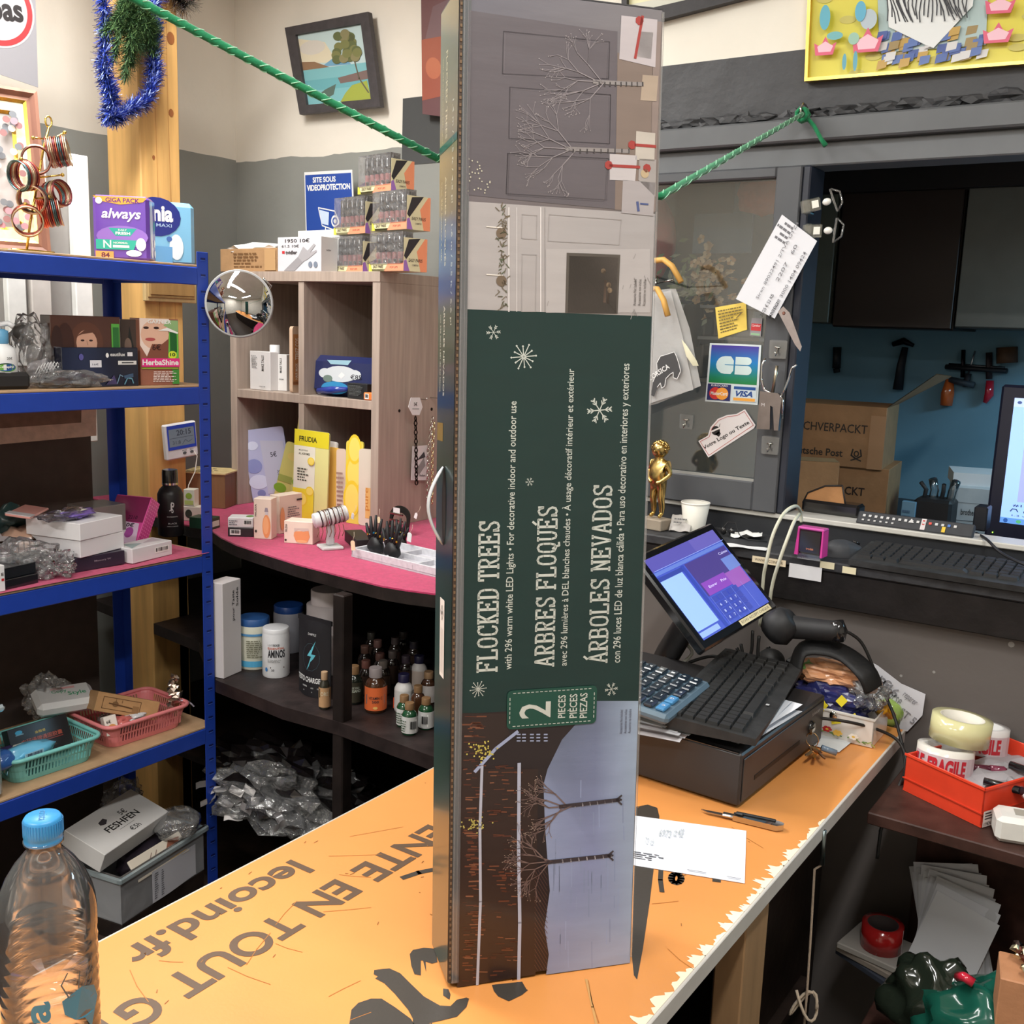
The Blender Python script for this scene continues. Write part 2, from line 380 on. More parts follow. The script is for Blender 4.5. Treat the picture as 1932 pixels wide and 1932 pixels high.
# ------------------------------------------------------------ wooden column
sm = P(262, 200, 0, -2.76); re = P(338, 200, 0, -2.76)
m = MB('wood'); m.box(-2.92, sm.y, 0, -2.76, re.y, 3.0, (214, 168, 102), .004)
for (px, py, r) in ((322, 72, .014), (323, 213, .009), (290, 297, .005)):
    p = P(px, py, 0, -2.7585); m.add([(p.x, p.y+r*math.cos(k*.5236), p.z+1.3*r*math.sin(k*.5236)) for k in range(12)], [tuple(range(12))], (150, 92, 50))
for dy_, ph in ((.35, 0), (.75, 2)):
    pts = [(-2.759, sm.y+(re.y-sm.y)*(dy_+.05*math.sin(z*3+ph)), 1.5+z) for z in [k*.1 for k in range(15)]]
    for a, b in zip(pts, pts[1:]): m.add([a, (a[0], a[1]+.002, a[2]), (b[0], b[1]+.002, b[2]), b], [(0, 1, 2, 3)], (188, 136, 78))
m.obj('timber_column', label='square pine column in front of the grey wall', cat='column')
# ------------------------------------------------------------ blue boltless shelving
UX, UY0, UY1, UD = -2.2, .93, 1.83, .40
BLUE = (30, 62, 158)
ZS = [P(374, 503, 0, UX).z+.004, P(379, 729, 0, UX).z+.004, P(386, 1048, 0, UX).z+.004, P(387, 1374, 0, UX).z+.004, .10]
un = thing('shelving_unit', 'blue metal shelving unit with wooden boards along the left wall', 'shelving', loc=(UX-UD/2, (UY0+UY1)/2, 0))
ox, oy = UX-UD/2, (UY0+UY1)/2
def slot(m, x, y, z, ax):
    if ax == 0: m.box(x, y-.007, z-.0025, x+.0012, y+.007, z+.0025, (14, 26, 84)); m.box(x, y-.007, z-.004, x+.0016, y+.007, z-.0028, (70, 104, 200))
for fx in (1, -1):
    for fy in (1, -1):
        m = MB('plastic'); xx = ox+fx*UD/2; yy = oy+fy*.45; t = .0025
        xa, xb = sorted((xx, xx-fx*t)); m.box(xa-ox, min(yy, yy-fy*.036)-oy, 0, xb-ox, max(yy, yy-fy*.036)-oy, 1.84, BLUE, .0008)
        ya, yb = sorted((yy, yy-fy*t)); m.box(min(xx, xx-fx*.036)-ox, ya-oy, 0, max(xx, xx-fx*.036)-ox, yb-oy, 1.84, mul(BLUE, .95), .0008)
        if fx == 1:
            for k in range(44): slot(m, xx-ox, yy-fy*.018-oy, .06+k*.041, 0)
        m.obj('upright_post', un)
for z in ZS:
    for fx in (1, -1):
        m = MB('plastic'); xx = fx*(UD/2+.001); xa, xb = sorted((xx, xx-fx*.012)); m.box(xa, -.45+.012, z-.05, xb, .45-.036, z-.006, BLUE, .002); m.obj('beam', un)
    for fy in (1, -1):
        m = MB('plastic'); m.box(-UD/2+.01, fy*.445-.005, z-.045, UD/2-.01, fy*.445+.005, z-.006, BLUE, .002); m.obj('side_beam', un)
    m = MB('card'); m.box(-UD/2-.0, -.45+.004, z-.0055, UD/2-.002, .45-.004, z, (178, 146, 112) if z > .2 else (60, 48, 42), .001); m.obj('shelf_board', un)
m = MB('cloth')
def fnc(u, v): return (UX-UD+.01+u*(UD-.006), 1.0+v*.815, ZS[2]+.0022+.0012*noise.noise(V((u*5, v*8, 0))))
m.grid(fnc, 20, 30, (184, 54, 98)); m.obj('shelf_cover', label='pink sheet covering the third shelf of the blue unit', cat='sheet')
# ------------------------------------------------------------ pink topped display furniture
PT = 1.06
pe = [pz(x, y, PT) for x, y in ((300, 982), (350, 990), (395, 998), (418, 1014), (445, 1027), (500, 1045), (560, 1064), (640, 1085), (720, 1105), (768, 1113), (815, 1119), (870, 1124))]
edge = [(p.x, p.y) for p in pe]; edge[0] = (-3.15, 2.1); edge.append((-1.3, edge[-1][1]+.02))
pt = thing('display_table', 'dark bookcase table with a curved pink covered top', 'table', loc=(-2.2, 2.4, 0))
loc = lambda pts: [(x+2.2, y-2.4) for x, y in pts]
full = loc(edge+[(-1.3, 2.79), (-3.15, 2.79)])
m = MB('darkwood'); m.prism(full, PT-.035, PT-.004, (34, 26, 24)); m.obj('top_board', pt)
m = MB('cloth'); m.prism(full, PT-.004, PT, (176, 48, 92)); m.obj('pink_covering', pt)
LS = .70
le = [pz(x, y, LS) for x, y in ((407, 1283), (533, 1333), (638, 1362), (813, 1426))]
lf = [(-3.15, 2.1), (-2.5, 2.02)]+[(p.x, p.y) for p in le]+[(-1.3, le[-1].y), (-1.3, 2.79), (-3.15, 2.79)]
m = MB('darkwood'); m.prism(loc(lf), LS-.035, LS, (40, 31, 30)); m.obj('lower_shelf', pt)
m = MB('darkwood'); m.box(-.95, .36, 0, .9, .385, PT-.04, (26, 21, 20)); m.obj('back_panel', pt)
for (x, y) in ((-2.8, 2.15), (-1.34, 1.97)):
    m = MB('darkwood'); m.box(x+2.2, y-2.4, 0, x+2.24, y-2.36, PT-.036, (26, 21, 20), .003); m.obj('leg', pt)
q = pz(634, 1362, LS); m = MB('darkwood'); m.box(q.x+2.2-.018, q.y-2.4+.004, 0, q.x+2.2+.018, q.y-2.4+.04, PT-.036, (30, 23, 21), .003); m.obj('leg', pt)
m = MB('darkwood'); m.box(-.93, -.35, .28, .88, .36, .3, (38, 29, 25)); m.obj('bottom_shelf', pt)
# ------------------------------------------------------------ grey wood cube cabinet on the pink table
cb = thing('cube_cabinet', 'grey wood grain cube cabinet standing on the pink table', 'cabinet', loc=(-2.40, 2.35, PT))
CW = (168, 152, 140); x0, x1, H, Dp, T = -.325, .325, .765, .44, .03
def bd(name, *a): m = MB('greywood'); m.box(*a, CW, .001); return m.obj(name, cb)
bd('side_panel', x0, 0, 0, x0+T, Dp, H-T); bd('side_panel', x1-T, 0, 0, x1, Dp, H-T); bd('top_panel', x0, -.002, H-T, x1, Dp, H)
bd('middle_shelf', x0+T, .001, .36, x1-T, Dp, .36+T*.9); bd('divider', -.012, .002, .36+T*.9, .012, Dp, H-T); bd('divider', -.012, .002, 0, .012, Dp, .36)
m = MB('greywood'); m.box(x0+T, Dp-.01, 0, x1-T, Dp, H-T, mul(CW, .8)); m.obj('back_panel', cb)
for px, py in ((753, 775), (814, 772)):
    m = MB('metal')
    p = P(px, py, 0, -2.40+x1); m.at(Matrix.Translation((x1+.0005, p.y-2.35, p.z-PT)) @ Matrix.Rotation(R_(90), 4, 'Y')).lathe([(.005, 0), (.005, .001), (.002, .001)], 12, (60, 52, 46)); m.at().obj('screw_hole', cb)

# ------------------------------------------------------------ yellow counter
CZ, CX0, CX1, CY0, CY1 = .90, -1.084, -.457, -.35, 2.13
ct = thing('counter', 'yellow topped shop counter printed with brown lettering', 'counter', loc=((CX0+CX1)/2, (CY0+CY1)/2, 0))
cx, cyy = (CX0+CX1)/2, (CY0+CY1)/2; hx, hy = (CX1-CX0)/2, (CY1-CY0)/2
YEL = (218, 145, 78)
m = MB('laminate'); m.box(-hx, -hy, CZ-.024, hx, hy, CZ, YEL); m.obj('top_board', ct)
m = MB('plastic'); m.box(hx-.001, -hy, CZ-.026, hx+.004, hy, CZ+.0008, (196, 190, 182), .001); m.box(-hx-.003, -hy, CZ-.026, -hx, hy, CZ+.0006, (205, 200, 190), .001); m.obj('edge_trim', ct)
m = MB('paper')                             # bare white board where the yellow film has chipped along the cashier's edge
y = .55
while y < 1.62:
    n = rnd.uniform(.02, .06); k = rnd.uniform(.006, .024)*(1.0 if y < 1.5 else .5)
    pts = [(CX1-cx-.0005, y-cyy)]+[(CX1-cx-k*math.sin(3.14*j/12)*rnd.uniform(.25, 1.2)-.002, y+n*j/12-cyy) for j in range(1, 12)]+[(CX1-cx-.0005, y+n-cyy)]
    m.poly(pts, (240, 224, 196), CZ+.0006); y += n*rnd.uniform(.85, 1.05)
m.obj('chipped_patch', ct, kind='stuff')
BR = (94, 74, 58); TZ = CZ+.0005
m = MB('laminate')
CP = Plane((cx, cyy, TZ), (0, -1, 0), (1, 0, 0))
m.at(Matrix(((0, 1, 0, 0), (-1, 0, 0, 0), (0, 0, 1, TZ), (0, 0, 0, 1))))
def cpx(px, py): p = pz(px, py, TZ); return (-(p.y-cyy), p.x-cx)
def word(t, a, b, z0, z1, bold=.012):
    ua = cpx(*a)[0]; ub = cpx(*b)[0]; m.text(t, ua, z0, ub, z1, BR, bold=bold)
# line 1 'lecoind.fr' and line 2 'VENTE EN TOUT GENRE'

CMX = Matrix(((0, 1, 0, 0), (-1, 0, 0, 0), (0, 0, 1, TZ), (0, 0, 0, 1)))
def wordu(t, ua, ub, x0, x1, bold=.02):
    m = MB('laminate'); m.at(CMX); m.text(t, ua, x0-cx, ub, x1-cx, BR, bold=bold); m.obj('printed_word', ct)
def word(t, a, b, x0, x1, bold=.02): wordu(t, cpx(*a)[0], cpx(*b)[0], x0, x1, bold)
word('lecoind.fr', (575, 1633), (245, 1812), -1.047, -.996, .025)
word('TOUT', (565, 1741), (343, 1877), -.958, -.904, .025)
word('EN', (655, 1668), (575, 1718), -.958, -.904, .025)
word('ENTE', (826, 1562), (678, 1650), -.958, -.904, .025)
word('G', (303, 1893), (211, 1908), -.958, -.904, .025)
u = cpx(211, 1908)[0]; wordu('ENRE', u+.015, u+.26, -.958, -.904, .025)
u = cpx(826, 1562)[0]; wordu('V', u-.06, u-.01, -.958, -.904, .025)
m = MB('laminate'); m.at(Matrix(((0, 1, 0, 0), (-1, 0, 0, 0), (0, 0, 1, TZ), (0, 0, 0, 1))))
INK = (62, 57, 52)
def ink(pts, z=0): m.poly([cpx(*p) for p in pts], INK, z)
ink([(659, 1932), (663, 1905), (676, 1892), (700, 1884), (720, 1884), (745, 1900), (775, 1922), (790, 1945), (760, 1975), (700, 1990), (665, 1975)])
ink([(706, 1830), (722, 1828), (735, 1827), (755, 1836), (775, 1856), (800, 1880), (830, 1897), (850, 1898), (862, 1886), (880, 1882), (885, 1884), (880, 1900), (862, 1918), (830, 1926), (815, 1929), (815, 1960), (790, 1960), (779, 1945), (779, 1922), (770, 1905), (745, 1875), (725, 1855), (708, 1846), (713, 1842), (705, 1838)])
ink([(773, 1800), (779, 1792), (800, 1788), (822, 1790), (825, 1815), (815, 1818), (803, 1814), (804, 1834), (798, 1812), (794, 1812), (794, 1840), (782, 1838), (776, 1822)])
ink([(836, 1865), (846, 1866), (850, 1876), (848, 1886), (836, 1878)])
ink([(928, 1858), (985, 1852), (993, 1866), (996, 1868), (985, 1877), (960, 1889), (940, 1880), (932, 1870)])
ink([(1200, 1522), (1222, 1518), (1240, 1524), (1244, 1540), (1238, 1600), (1226, 1700), (1213, 1790), (1202, 1848), (1196, 1840), (1192, 1800), (1195, 1700), (1198, 1600)])
def ring(cx1, cy1, rx, ry, wd):
    pts = [(cx1+rx*math.cos(k*.5236), cy1+ry*math.sin(k*.5236)) for k in range(13)]
    m.line([cpx(*p) for p in pts], wd, INK)
ring(1276, 1657, 9, 9, .010); m.line([cpx(1247, 1640), cpx(1246, 1660), cpx(1249, 1682)], .007, INK)
m.line([cpx(1352, 1658), cpx(1352, 1662)], .012, INK); m.line([cpx(820, 1640), cpx(790, 1646), cpx(760, 1656)], .010, INK)
m.obj('brush_lettering', ct, kind='stuff')
m = MB('plastic'); m.at(Matrix(((0, 1, 0, 0), (-1, 0, 0, 0), (0, 0, 1, TZ+.0001), (0, 0, 0, 1))))
for a, b in (((620, 1615), (720, 1612)), ((610, 1720), (700, 1712)), ((560, 1700), (520, 1745)), ((510, 1760), (465, 1820)), ((430, 1825), (510, 1857)), ((245, 1830), (280, 1890)), ((620, 1880), (680, 1850)), ((300, 1812), (345, 1815)), ((660, 1578), (760, 1560)), ((640, 1650), (700, 1655)), ((1110, 1850), (1130, 1930)), ((520, 1780), (570, 1796)), ((700, 1910), (660, 1925)), ((1230, 1705), (1280, 1700)), ((1260, 1790), (1310, 1830)), ((1330, 1590), (1345, 1620)), ((1380, 1560), (1440, 1600)), ((1230, 1580), (1300, 1590))):
    ca, cb_ = cpx(*a), cpx(*b); md = ((ca[0]+cb_[0])/2+.002, (ca[1]+cb_[1])/2-.001)
    m.line([ca, md, cb_], .0009, (176, 112, 50))
m.line([cpx(1106, 1848), cpx(1118, 1900), cpx(1128, 1945)], .003, (200, 150, 90))
for k in range(70):
    u, v = rnd.uniform(-.9, .6), rnd.uniform(-.3, .3); m.line([(u, v), (u+rnd.uniform(-.008, .008), v+rnd.uniform(-.004, .004))], .0012, (150, 98, 48))
m.obj('scratches', ct, kind='stuff')
def panel(*a, col=(42, 33, 29), mt='darkwood', name='body_panel'):
    m = MB(mt); m.box(a[0]-cx, a[1]-cyy, a[2], a[3]-cx, a[4]-cyy, a[5], col, .002); m.obj(name, ct)
panel(-1.04, -.3, 0, -1.02, 2.1, CZ-.025); panel(-1.04, 2.08, 0, -.6, 2.1, CZ-.025)
panel(-.60, 1.55, 0, -.58, 2.08, CZ-.025)
for y in (.3, 1.31):
    panel(-.505, y, 0, -.462, y+.09, CZ-.03, col=(150, 118, 84), mt='wood', name='leg')
panel(-1.02, -.3, .35, -.56, 2.0, .37, name='inner_shelf')
# side cabinet right of the counter end
SZ = .86; sy0 = pz(1800, 1578, SZ).y; sx0 = -.43
sc_ = thing('low_cabinet', 'low dark brown cabinet with an open front right of the counter', 'cabinet', loc=(.1, 2.1, 0))
def sp(name, *a): m = MB('darkwood'); m.box(a[0]-.1, a[1]-2.1, a[2], a[3]-.1, min(a[4], 2.160)-2.1, a[5], (62, 40, 34), .002); m.obj(name, sc_)
sp('top_board', sx0, sy0, SZ-.022, .62, DY-.004, SZ); sp('side_panel', .6, sy0+.01, 0, .62, DY-.01, SZ-.022)
sp('back_panel', sx0+.02, 2.14, 0, .6, DY-.01, SZ-.022); sp('inner_shelf', sx0+.02, sy0+.02, .42, .6, DY-.03, .44)
m = MB('wall'); m.box(-1.18, 2.166, 0, 1.69, DY-.001, 1.119, (98, 92, 89))
for (x, y, r) in ((1908, 1216, .006), (1762, 1268, .003), (1700, 1275, .003)):
    p = P(x, y, 1, 2.1655); m.add([(p.x+r*math.cos(k*.785), p.y, p.z+r*math.sin(k*.785)) for k in range(8)], [tuple(range(8))], (150, 148, 144))
struct('wall_lower', m)
# black desk ledge in front of the hatch
KZ = 1.22; ky0 = 2.14
dk = thing('desk_ledge', 'black desk ledge below the serving hatch', 'desk', loc=(-.3, 2.25, KZ))
m = MB('dusty'); m.box(-.95, ky0-2.25, -.022, 1.0, DY-.004-2.25, 0, (46, 47, 50), .003); m.obj('desk_top', dk)
m = MB('darkwood'); m.box(-.94, ky0+.004-2.25, -.098, 1.0, ky0+.022-2.25, -.0225, (24, 21, 21), .002); m.obj('front_rail', dk)
m = MB('steel'); m.box(-.95, DY-.012-2.25, 0, 1.0, DY-.006-2.25, SILL-KZ-.014, (40, 42, 46)); m.obj('upstand', dk)
# ------------------------------------------------------------ the tall box of decorative trees
FL = pz(845, 1866, CZ); FR = pz(1190, 1817, CZ); bxx = (FR-FL).normalized(); BW = (FR-FL).length
bz = V((-.050, .041, 1.13)).normalized(); by = bz.cross(bxx).normalized(); BD, BH = .094, 1.132
BM = Matrix((bxx, by, bz)).transposed().to_4x4(); BM.translation = FL+V((0, 0, .0056))
tb = thing('tree_box', 'tall dark green cardboard box of flocked trees standing upright on the yellow counter', 'box', BM)
m = MB('boxprint'); GRN = (6, 40, 38)
m.box(0, 0, 0, BW, BD, BH, (26, 66, 60), .002); m.obj('carton', tb)
fp = Plane(BM.translation, bxx, bz)
def fu(px, py): return fp.uv(px, py)
def fpoly(m, pts, col, z=0): m.poly([fu(*p) for p in pts], col, z)
FM = FRONT()
FM.translation = (0, -.0006, 0)
def fm(k=0): return Matrix.Translation((0, -.0006-k*.0003, 0)) @ Matrix.Rotation(R_(90), 4, 'X')
def frect(m, x0, y0, x1, y1, col, z=0): fpoly(m, ((x0, y0), (x0, y1), (x1, y1), (x1, y0)), col, z)
E_ = .0006
vg1 = fu(1050, 590)[1]; vg0 = fu(1050, 1335)[1]; L0 = fu(868, 900)[0]-.004
ub0, ub1 = .0125, BW-.0015
# upper photograph: grey panelled room, lying on its side
m = MB('boxprint').at(fm(0))
cols = [((112, 108, 112)), (96, 92, 98), (104, 98, 102), (112, 104, 104)]
vt = BH-.001
vw = fu(1000, 388)[1]
m.add([(ub0, vw, 0), (ub1, vw, 0), (ub1, vt, 0), (ub0, vt, 0)], [(0, 1, 2, 3)], None, vc=[(104, 96, 98), (100, 92, 90), (112, 108, 110), (96, 94, 102)])
m.add([(ub0, vg1, 0), (ub1, vg1, 0), (ub1, vw, 0), (ub0, vw, 0)], [(0, 1, 2, 3)], None, vc=[(158, 152, 150), (150, 143, 140), (152, 147, 146), (160, 154, 152)])
m.at(fm(1))
fpoly(m, ((884, 20), (1100, 52), (1165, 60), (1160, 395), (1000, 380), (880, 368)), (90, 84, 88))
fpoly(m, ((1165, 100), (1232, 110), (1226, 400), (1160, 396)), (116, 102, 94)); fpoly(m, ((1232, 40), (1250, 42), (1240, 400), (1226, 400)), (126, 112, 106))
for a in (((950, 60), (1150, 80), (1148, 150), (948, 140)), ((962, 165), (1152, 180), (1150, 272), (960, 262)), ((958, 290), (1148, 300), (1144, 378), (955, 366))):
    pts = [fu(*p) for p in a]; m.line(pts+[pts[0]], .0012, (78, 73, 77))
    pts = [fu(p[0]+(3 if p[0] < 1050 else -3), p[1]+3) for p in a]; m.line(pts+[pts[0]], .0006, (110, 104, 108))
# white chimney wall
for x in (960, 975, 1020, 1028): m.line([fu(x, 392), fu(x, 588)], .0016 if x in (960, 1020) else .0008, (196, 190, 188) if x != 1028 else (140, 134, 132))
for a in (((985, 405), (1013, 407), (1012, 452), (984, 450)), ((1036, 405), (1172, 415), (1168, 462), (1034, 455)), ((985, 480), (1012, 481), (1010, 588), (984, 588))):
    pts = [fu(*p) for p in a]; m.line(pts+[pts[0]], .0009, (146, 140, 138))
frect(m, 1030, 470, 1226, 590, (164, 158, 156)); m.at(fm(2))
fpoly(m, ((1069, 477), (1170, 481), (1165, 592), (1066, 590)), (76, 70, 64)); fpoly(m, ((1074, 483), (1166, 486), (1162, 592), (1071, 590)), (88, 80, 74))
for a in ((1138, 512), (1148, 538), (1150, 548)): m.disc(*fu(*a), .003, (176, 150, 120))
m.line([fu(1142, 530), fu(1140, 570)], .003, (120, 98, 84)); m.line([fu(1149, 535), fu(1146, 572)], .003, (112, 92, 80))
r2 = random.Random(3)
for k in range(26):
    x, y = r2.uniform(1032, 1222), r2.uniform(468, 588)
    if x < 1065 or x > 1175: m.line([fu(x, y), fu(x+r2.uniform(-6, 8), y+r2.uniform(6, 18))], .0008, (140, 134, 132))
for k in range(90):
    y = 390+198*r2.random(); x = 948+r2.gauss(0, 4); m.line([fu(x, y), fu(x+r2.uniform(-9, 9), y+r2.uniform(-9, 9))], .0009, r2.choice([(78, 86, 62), (96, 84, 66), (110, 100, 84)]))
for y in (440, 530): m.disc(*fu(946, y), .006, (104, 88, 72)); m.line([fu(918, y-12), fu(948, y-10)], .0012, (214, 206, 196))
# presents along the floor
for a, c in ((((1172, 30), (1240, 38), (1236, 128), (1168, 112)), (206, 196, 198)), (((1205, 60), (1232, 62), (1228, 112), (1200, 108)), (214, 206, 204)), (((1212, 142), (1242, 144), (1238, 192), (1208, 190)), (190, 170, 150)), (((1200, 248), (1236, 252), (1234, 305), (1198, 302)), (212, 202, 190)), (((1150, 291), (1202, 294), (1198, 342), (1150, 340)), (214, 206, 206)), (((1175, 340), (1236, 345), (1232, 408), (1172, 402)), (186, 178, 178)), (((1206, 300), (1238, 302), (1236, 372), (1204, 340)), (178, 170, 166))): fpoly(m, a, mul(c, .82))
m.at(fm(3))
RED = (146, 56, 52)
for a in (((1212, 32), (1198, 110)), ((1198, 274), (1236, 277)), ((1150, 313), (1206, 316))): m.line([fu(*a[0]), fu(*a[1])], .0032, RED)
for a in ((1206, 40), (1192, 274), (1148, 312), (1220, 318)): m.disc(*fu(*a), .005, RED, n=7)
m.disc(*fu(1216, 328), .005, (170, 150, 120)); m.line([fu(1208, 385), fu(1222, 386)], .002, (70, 80, 120)); m.line([fu(1202, 382), fu(1204, 398)], .003, (70, 80, 120))
def tree(x, y, L, ang, wd, dpt, c1, c2, dots):
    x1, y1 = x+L*math.cos(ang), y+L*math.sin(ang)
    m.line([fu(x, y), fu(x1, y1)], wd, c1)
    if dpt == 0:
        m.disc(*fu(x1, y1), dots*.6, c2, n=5); return
    for k in range(3 if dpt > 1 else 2):
        tree(x1, y1, L*r2.uniform(.55, .85), ang+r2.uniform(-.75, .75), wd*.68, dpt-1, c1, c2, dots)
for (x, y, L) in ((1212, 160, 92), (1186, 286, 118)):
    m.line([fu(x, y), fu(x-L, y-5)], .0042, (128, 122, 120)); 
    for k in range(9): m.line([fu(x-L*k/9, y-4), fu(x-L*k/9, y+3)], .0016, (66, 62, 62))
    for a in (math.pi-.85, math.pi-.4, math.pi+.05, math.pi+.45, math.pi+.9): tree(x-L*r2.uniform(.75, 1), y-5, 42, a, .0009, 3, (138, 130, 132), (176, 168, 166), .0008)
for k in range(26): m.disc(*fu(r2.uniform(882, 925), r2.uniform(300, 365)), .0009, (188, 182, 160), n=5)
m.obj('room_picture', tb)
m = MB('boxprint').at(fm(2))
for k, t in enumerate(('Accessories Not Included', 'Accessoires non inclus', 'Accesorios no incluidos')):
    u = fu(1200+k*9, 550)[0]; v0 = fu(1200, 577)[1]; v1 = fu(1200, 527)[1]
    m.at(fm(3) @ Matrix.Translation((u, v0, 0)) @ Matrix.Rotation(R_(90), 4, 'Z')).text(t, 0, 0, v1-v0, .0036, (60, 52, 50))
m.obj('small_print', tb)
# green title field
m = MB('boxprint').at(fm(0))
m.rect(ub0, vg0, ub1, vg1, GRN)
WT = (186, 190, 182)
SL = {  # condensed slab letters: strokes on a 0..1 x 0..1 cell
 'F': [[(.18, 0), (.18, 1)], [(.18, 1), (.9, 1)], [(.18, .52), (.7, .52)], [(.9, 1), (.9, .78)], [(0, 0), (.42, 0)], [(0, 1), (.2, 1)], [(.7, .62), (.7, .42)]],
 'L': [[(.18, 0), (.18, 1)], [(0, 1), (.4, 1)], [(0, 0), (.9, 0)], [(.9, 0), (.9, .26)]],
 'O': [[(.5, 1), (.2, .92), (.1, .7), (.1, .3), (.2, .08), (.5, 0), (.8, .08), (.9, .3), (.9, .7), (.8, .92), (.5, 1)]],
 'C': [[(.88, .78), (.8, .93), (.5, 1), (.2, .92), (.1, .7), (.1, .3), (.2, .08), (.5, 0), (.8, .07), (.9, .25)], [(.9, 1), (.9, .72)]],
 'K': [[(.18, 0), (.18, 1)], [(0, 0), (.4, 0)], [(0, 1), (.4, 1)], [(.2, .4), (.8, 1)], [(.38, .58), (.85, 0)], [(.62, 1), (.98, 1)], [(.66, 0), (1, 0)]],
 'E': [[(.18, 0), (.18, 1)], [(0, 1), (.88, 1)], [(.88, 1), (.88, .78)], [(.18, .52), (.66, .52)], [(.66, .62), (.66, .42)], [(0, 0), (.9, 0)], [(.9, 0), (.9, .24)]],
 'D': [[(.18, 0), (.18, 1)], [(0, 1), (.5, 1), (.8, .9), (.9, .7), (.9, .3), (.8, .1), (.5, 0), (0, 0)]],
 'T': [[(.5, 0), (.5, 1)], [(.06, 1), (.94, 1)], [(.06, 1), (.06, .76)], [(.94, 1), (.94, .76)], [(.28, 0), (.72, 0)]],
 'R': [[(.18, 0), (.18, 1)], [(0, 1), (.55, 1), (.82, .9), (.84, .65), (.6, .5), (.18, .48)], [(.5, .48), (.78, .05), (.98, 0)], [(0, 0), (.4, 0)]],
 'S': [[(.84, .76), (.76, .94), (.5, 1), (.2, .92), (.13, .74), (.3, .56), (.7, .44), (.87, .26), (.8, .08), (.5, 0), (.2, .07), (.12, .26)], [(.88, 1), (.88, .74)], [(.09, 0), (.09, .28)]],
 'A': [[(.12, 0), (.46, 1), (.54, 1), (.88, 0)], [(.26, .34), (.74, .34)], [(0, 0), (.3, 0)], [(.7, 0), (1, 0)]],
 'B': [[(.18, 0), (.18, 1)], [(0, 1), (.55, 1), (.8, .92), (.82, .62), (.6, .52), (.18, .52)], [(.6, .52), (.86, .42), (.88, .1), (.6, 0), (0, 0)]],
 'Q': [[(.5, 1), (.2, .92), (.1, .7), (.1, .3), (.2, .08), (.5, 0), (.8, .08), (.9, .3), (.9, .7), (.8, .92), (.5, 1)], [(.4, .18), (.6, .05), (.72, -.18), (1, -.16)]],
 'U': [[(.16, 1), (.16, .25), (.3, .04), (.5, 0), (.7, .04), (.84, .25), (.84, 1)], [(0, 1), (.34, 1)], [(.66, 1), (1, 1)]],
 'N': [[(.16, 0), (.16, 1), (.82, .06)], [(.84, 0), (.84, 1)], [(0, 0), (.34, 0)], [(0, 1), (.2, 1)], [(.66, 1), (1, 1)]],
 'V': [[(.12, 1), (.47, 0), (.53, 0), (.88, 1)], [(0, 1), (.3, 1)], [(.7, 1), (1, 1)]], '\u00b4': []}
def slab(m, t, W, H, col):
    base = {'\u00c9': 'E', '\u00c1': 'A'}; n = sum(.5 if c == ' ' else 1 for c in t); a = W/n; x = 0
    for c in t:
        if c == ' ': x += a*.5; continue
        g = SL[base.get(c, c)]; cw = a*.84
        for s in g: m.line([(x+p[0]*cw, p[1]*H) for p in s], H*.14 if abs(s[0][0]-s[-1][0]) < .02 and len(s) == 2 and abs(s[0][1]-s[1][1]) > .9 else H*.115, col)
        if c in base: m.line([(x+cw*.42, H*1.12), (x+cw*.68, H*1.3)], H*.12, col)
        x += a
def rtext(m, t, xa, xb, y0, y1, fn, k=1):
    u = fu(xb, (y0+y1)/2)[0]; H = u-fu(xa, (y0+y1)/2)[0]; v0 = fu(xb, y0)[1]; v1 = fu(xb, y1)[1]
    m.at(fm(k) @ Matrix.Translation((u, v0, 0)) @ Matrix.Rotation(R_(90), 4, 'Z')); fn(m, t, v1-v0, H)
for t, xa, xb, y0, y1 in (('FLOCKED TREES', 903, 939, 1266, 979), ('ARBRES FLOQU\u00c9S', 1013, 1047, 1256, 951), ('\u00c1RBOLES NEVADOS', 1116, 1149, 1249, 911)):
    rtext(m, t, xa, xb, y0, y1, lambda m, t, W, H: slab(m, t, W, H, WT))
for t, xa, xb, y0, y1 in (('with 296 warm white LED Lights \u2022 For decorative indoor and outdoor use', 956, 974, 1262, 757), ('avec 296 lumi\u00e8res \u00e0 DEL blanches chaudes \u2022 \u00c0 usage d\u00e9coratif int\u00e9rieur et ext\u00e9rieur', 1060, 1080, 1255, 696), ('con 296 luces LED de luz blanca c\u00e1lida \u2022 Para uso decorativo en interiores y exteriores', 1164, 1183, 1249, 686)):
    rtext(m, t, xa, xb, y0, y1, lambda m, t, W, H: m.text(t, 0, 0, W, H, WT, bold=.006))
def flake(px, py, R, kind):
    u, v = fu(px, py); m.at(fm(1) @ Matrix.Translation((u, v, 0)))
    n = 12 if kind == 1 else 6
    for k in range(n):
        a = 6.28319*k/n+.1; c, s = math.cos(a), math.sin(a); RR = R*(1 if k % 2 == 0 or kind != 1 else .8)
        m.line([(0, 0), (RR*c*.9, RR*s*.9)], R*.07, WT)
        if kind == 1: m.disc(RR*c, RR*s, R*.09, WT, n=4)
        else:
            for f in (.45, .7):
                for q in (-.6, .6): m.line([(RR*f*c, RR*f*s), (RR*(f*c+.28*math.cos(a+q)), RR*(f*s+.28*math.sin(a+q)))], R*.08, WT)
flake(931, 627, .0085, 0); flake(988, 673, .0145, 1); flake(1131, 774, .016, 0); flake(999, 909, .005, 0); flake(902, 1300, .0095, 1); flake(1153, 1300, .0085, 0)
m.obj('title_field', tb)
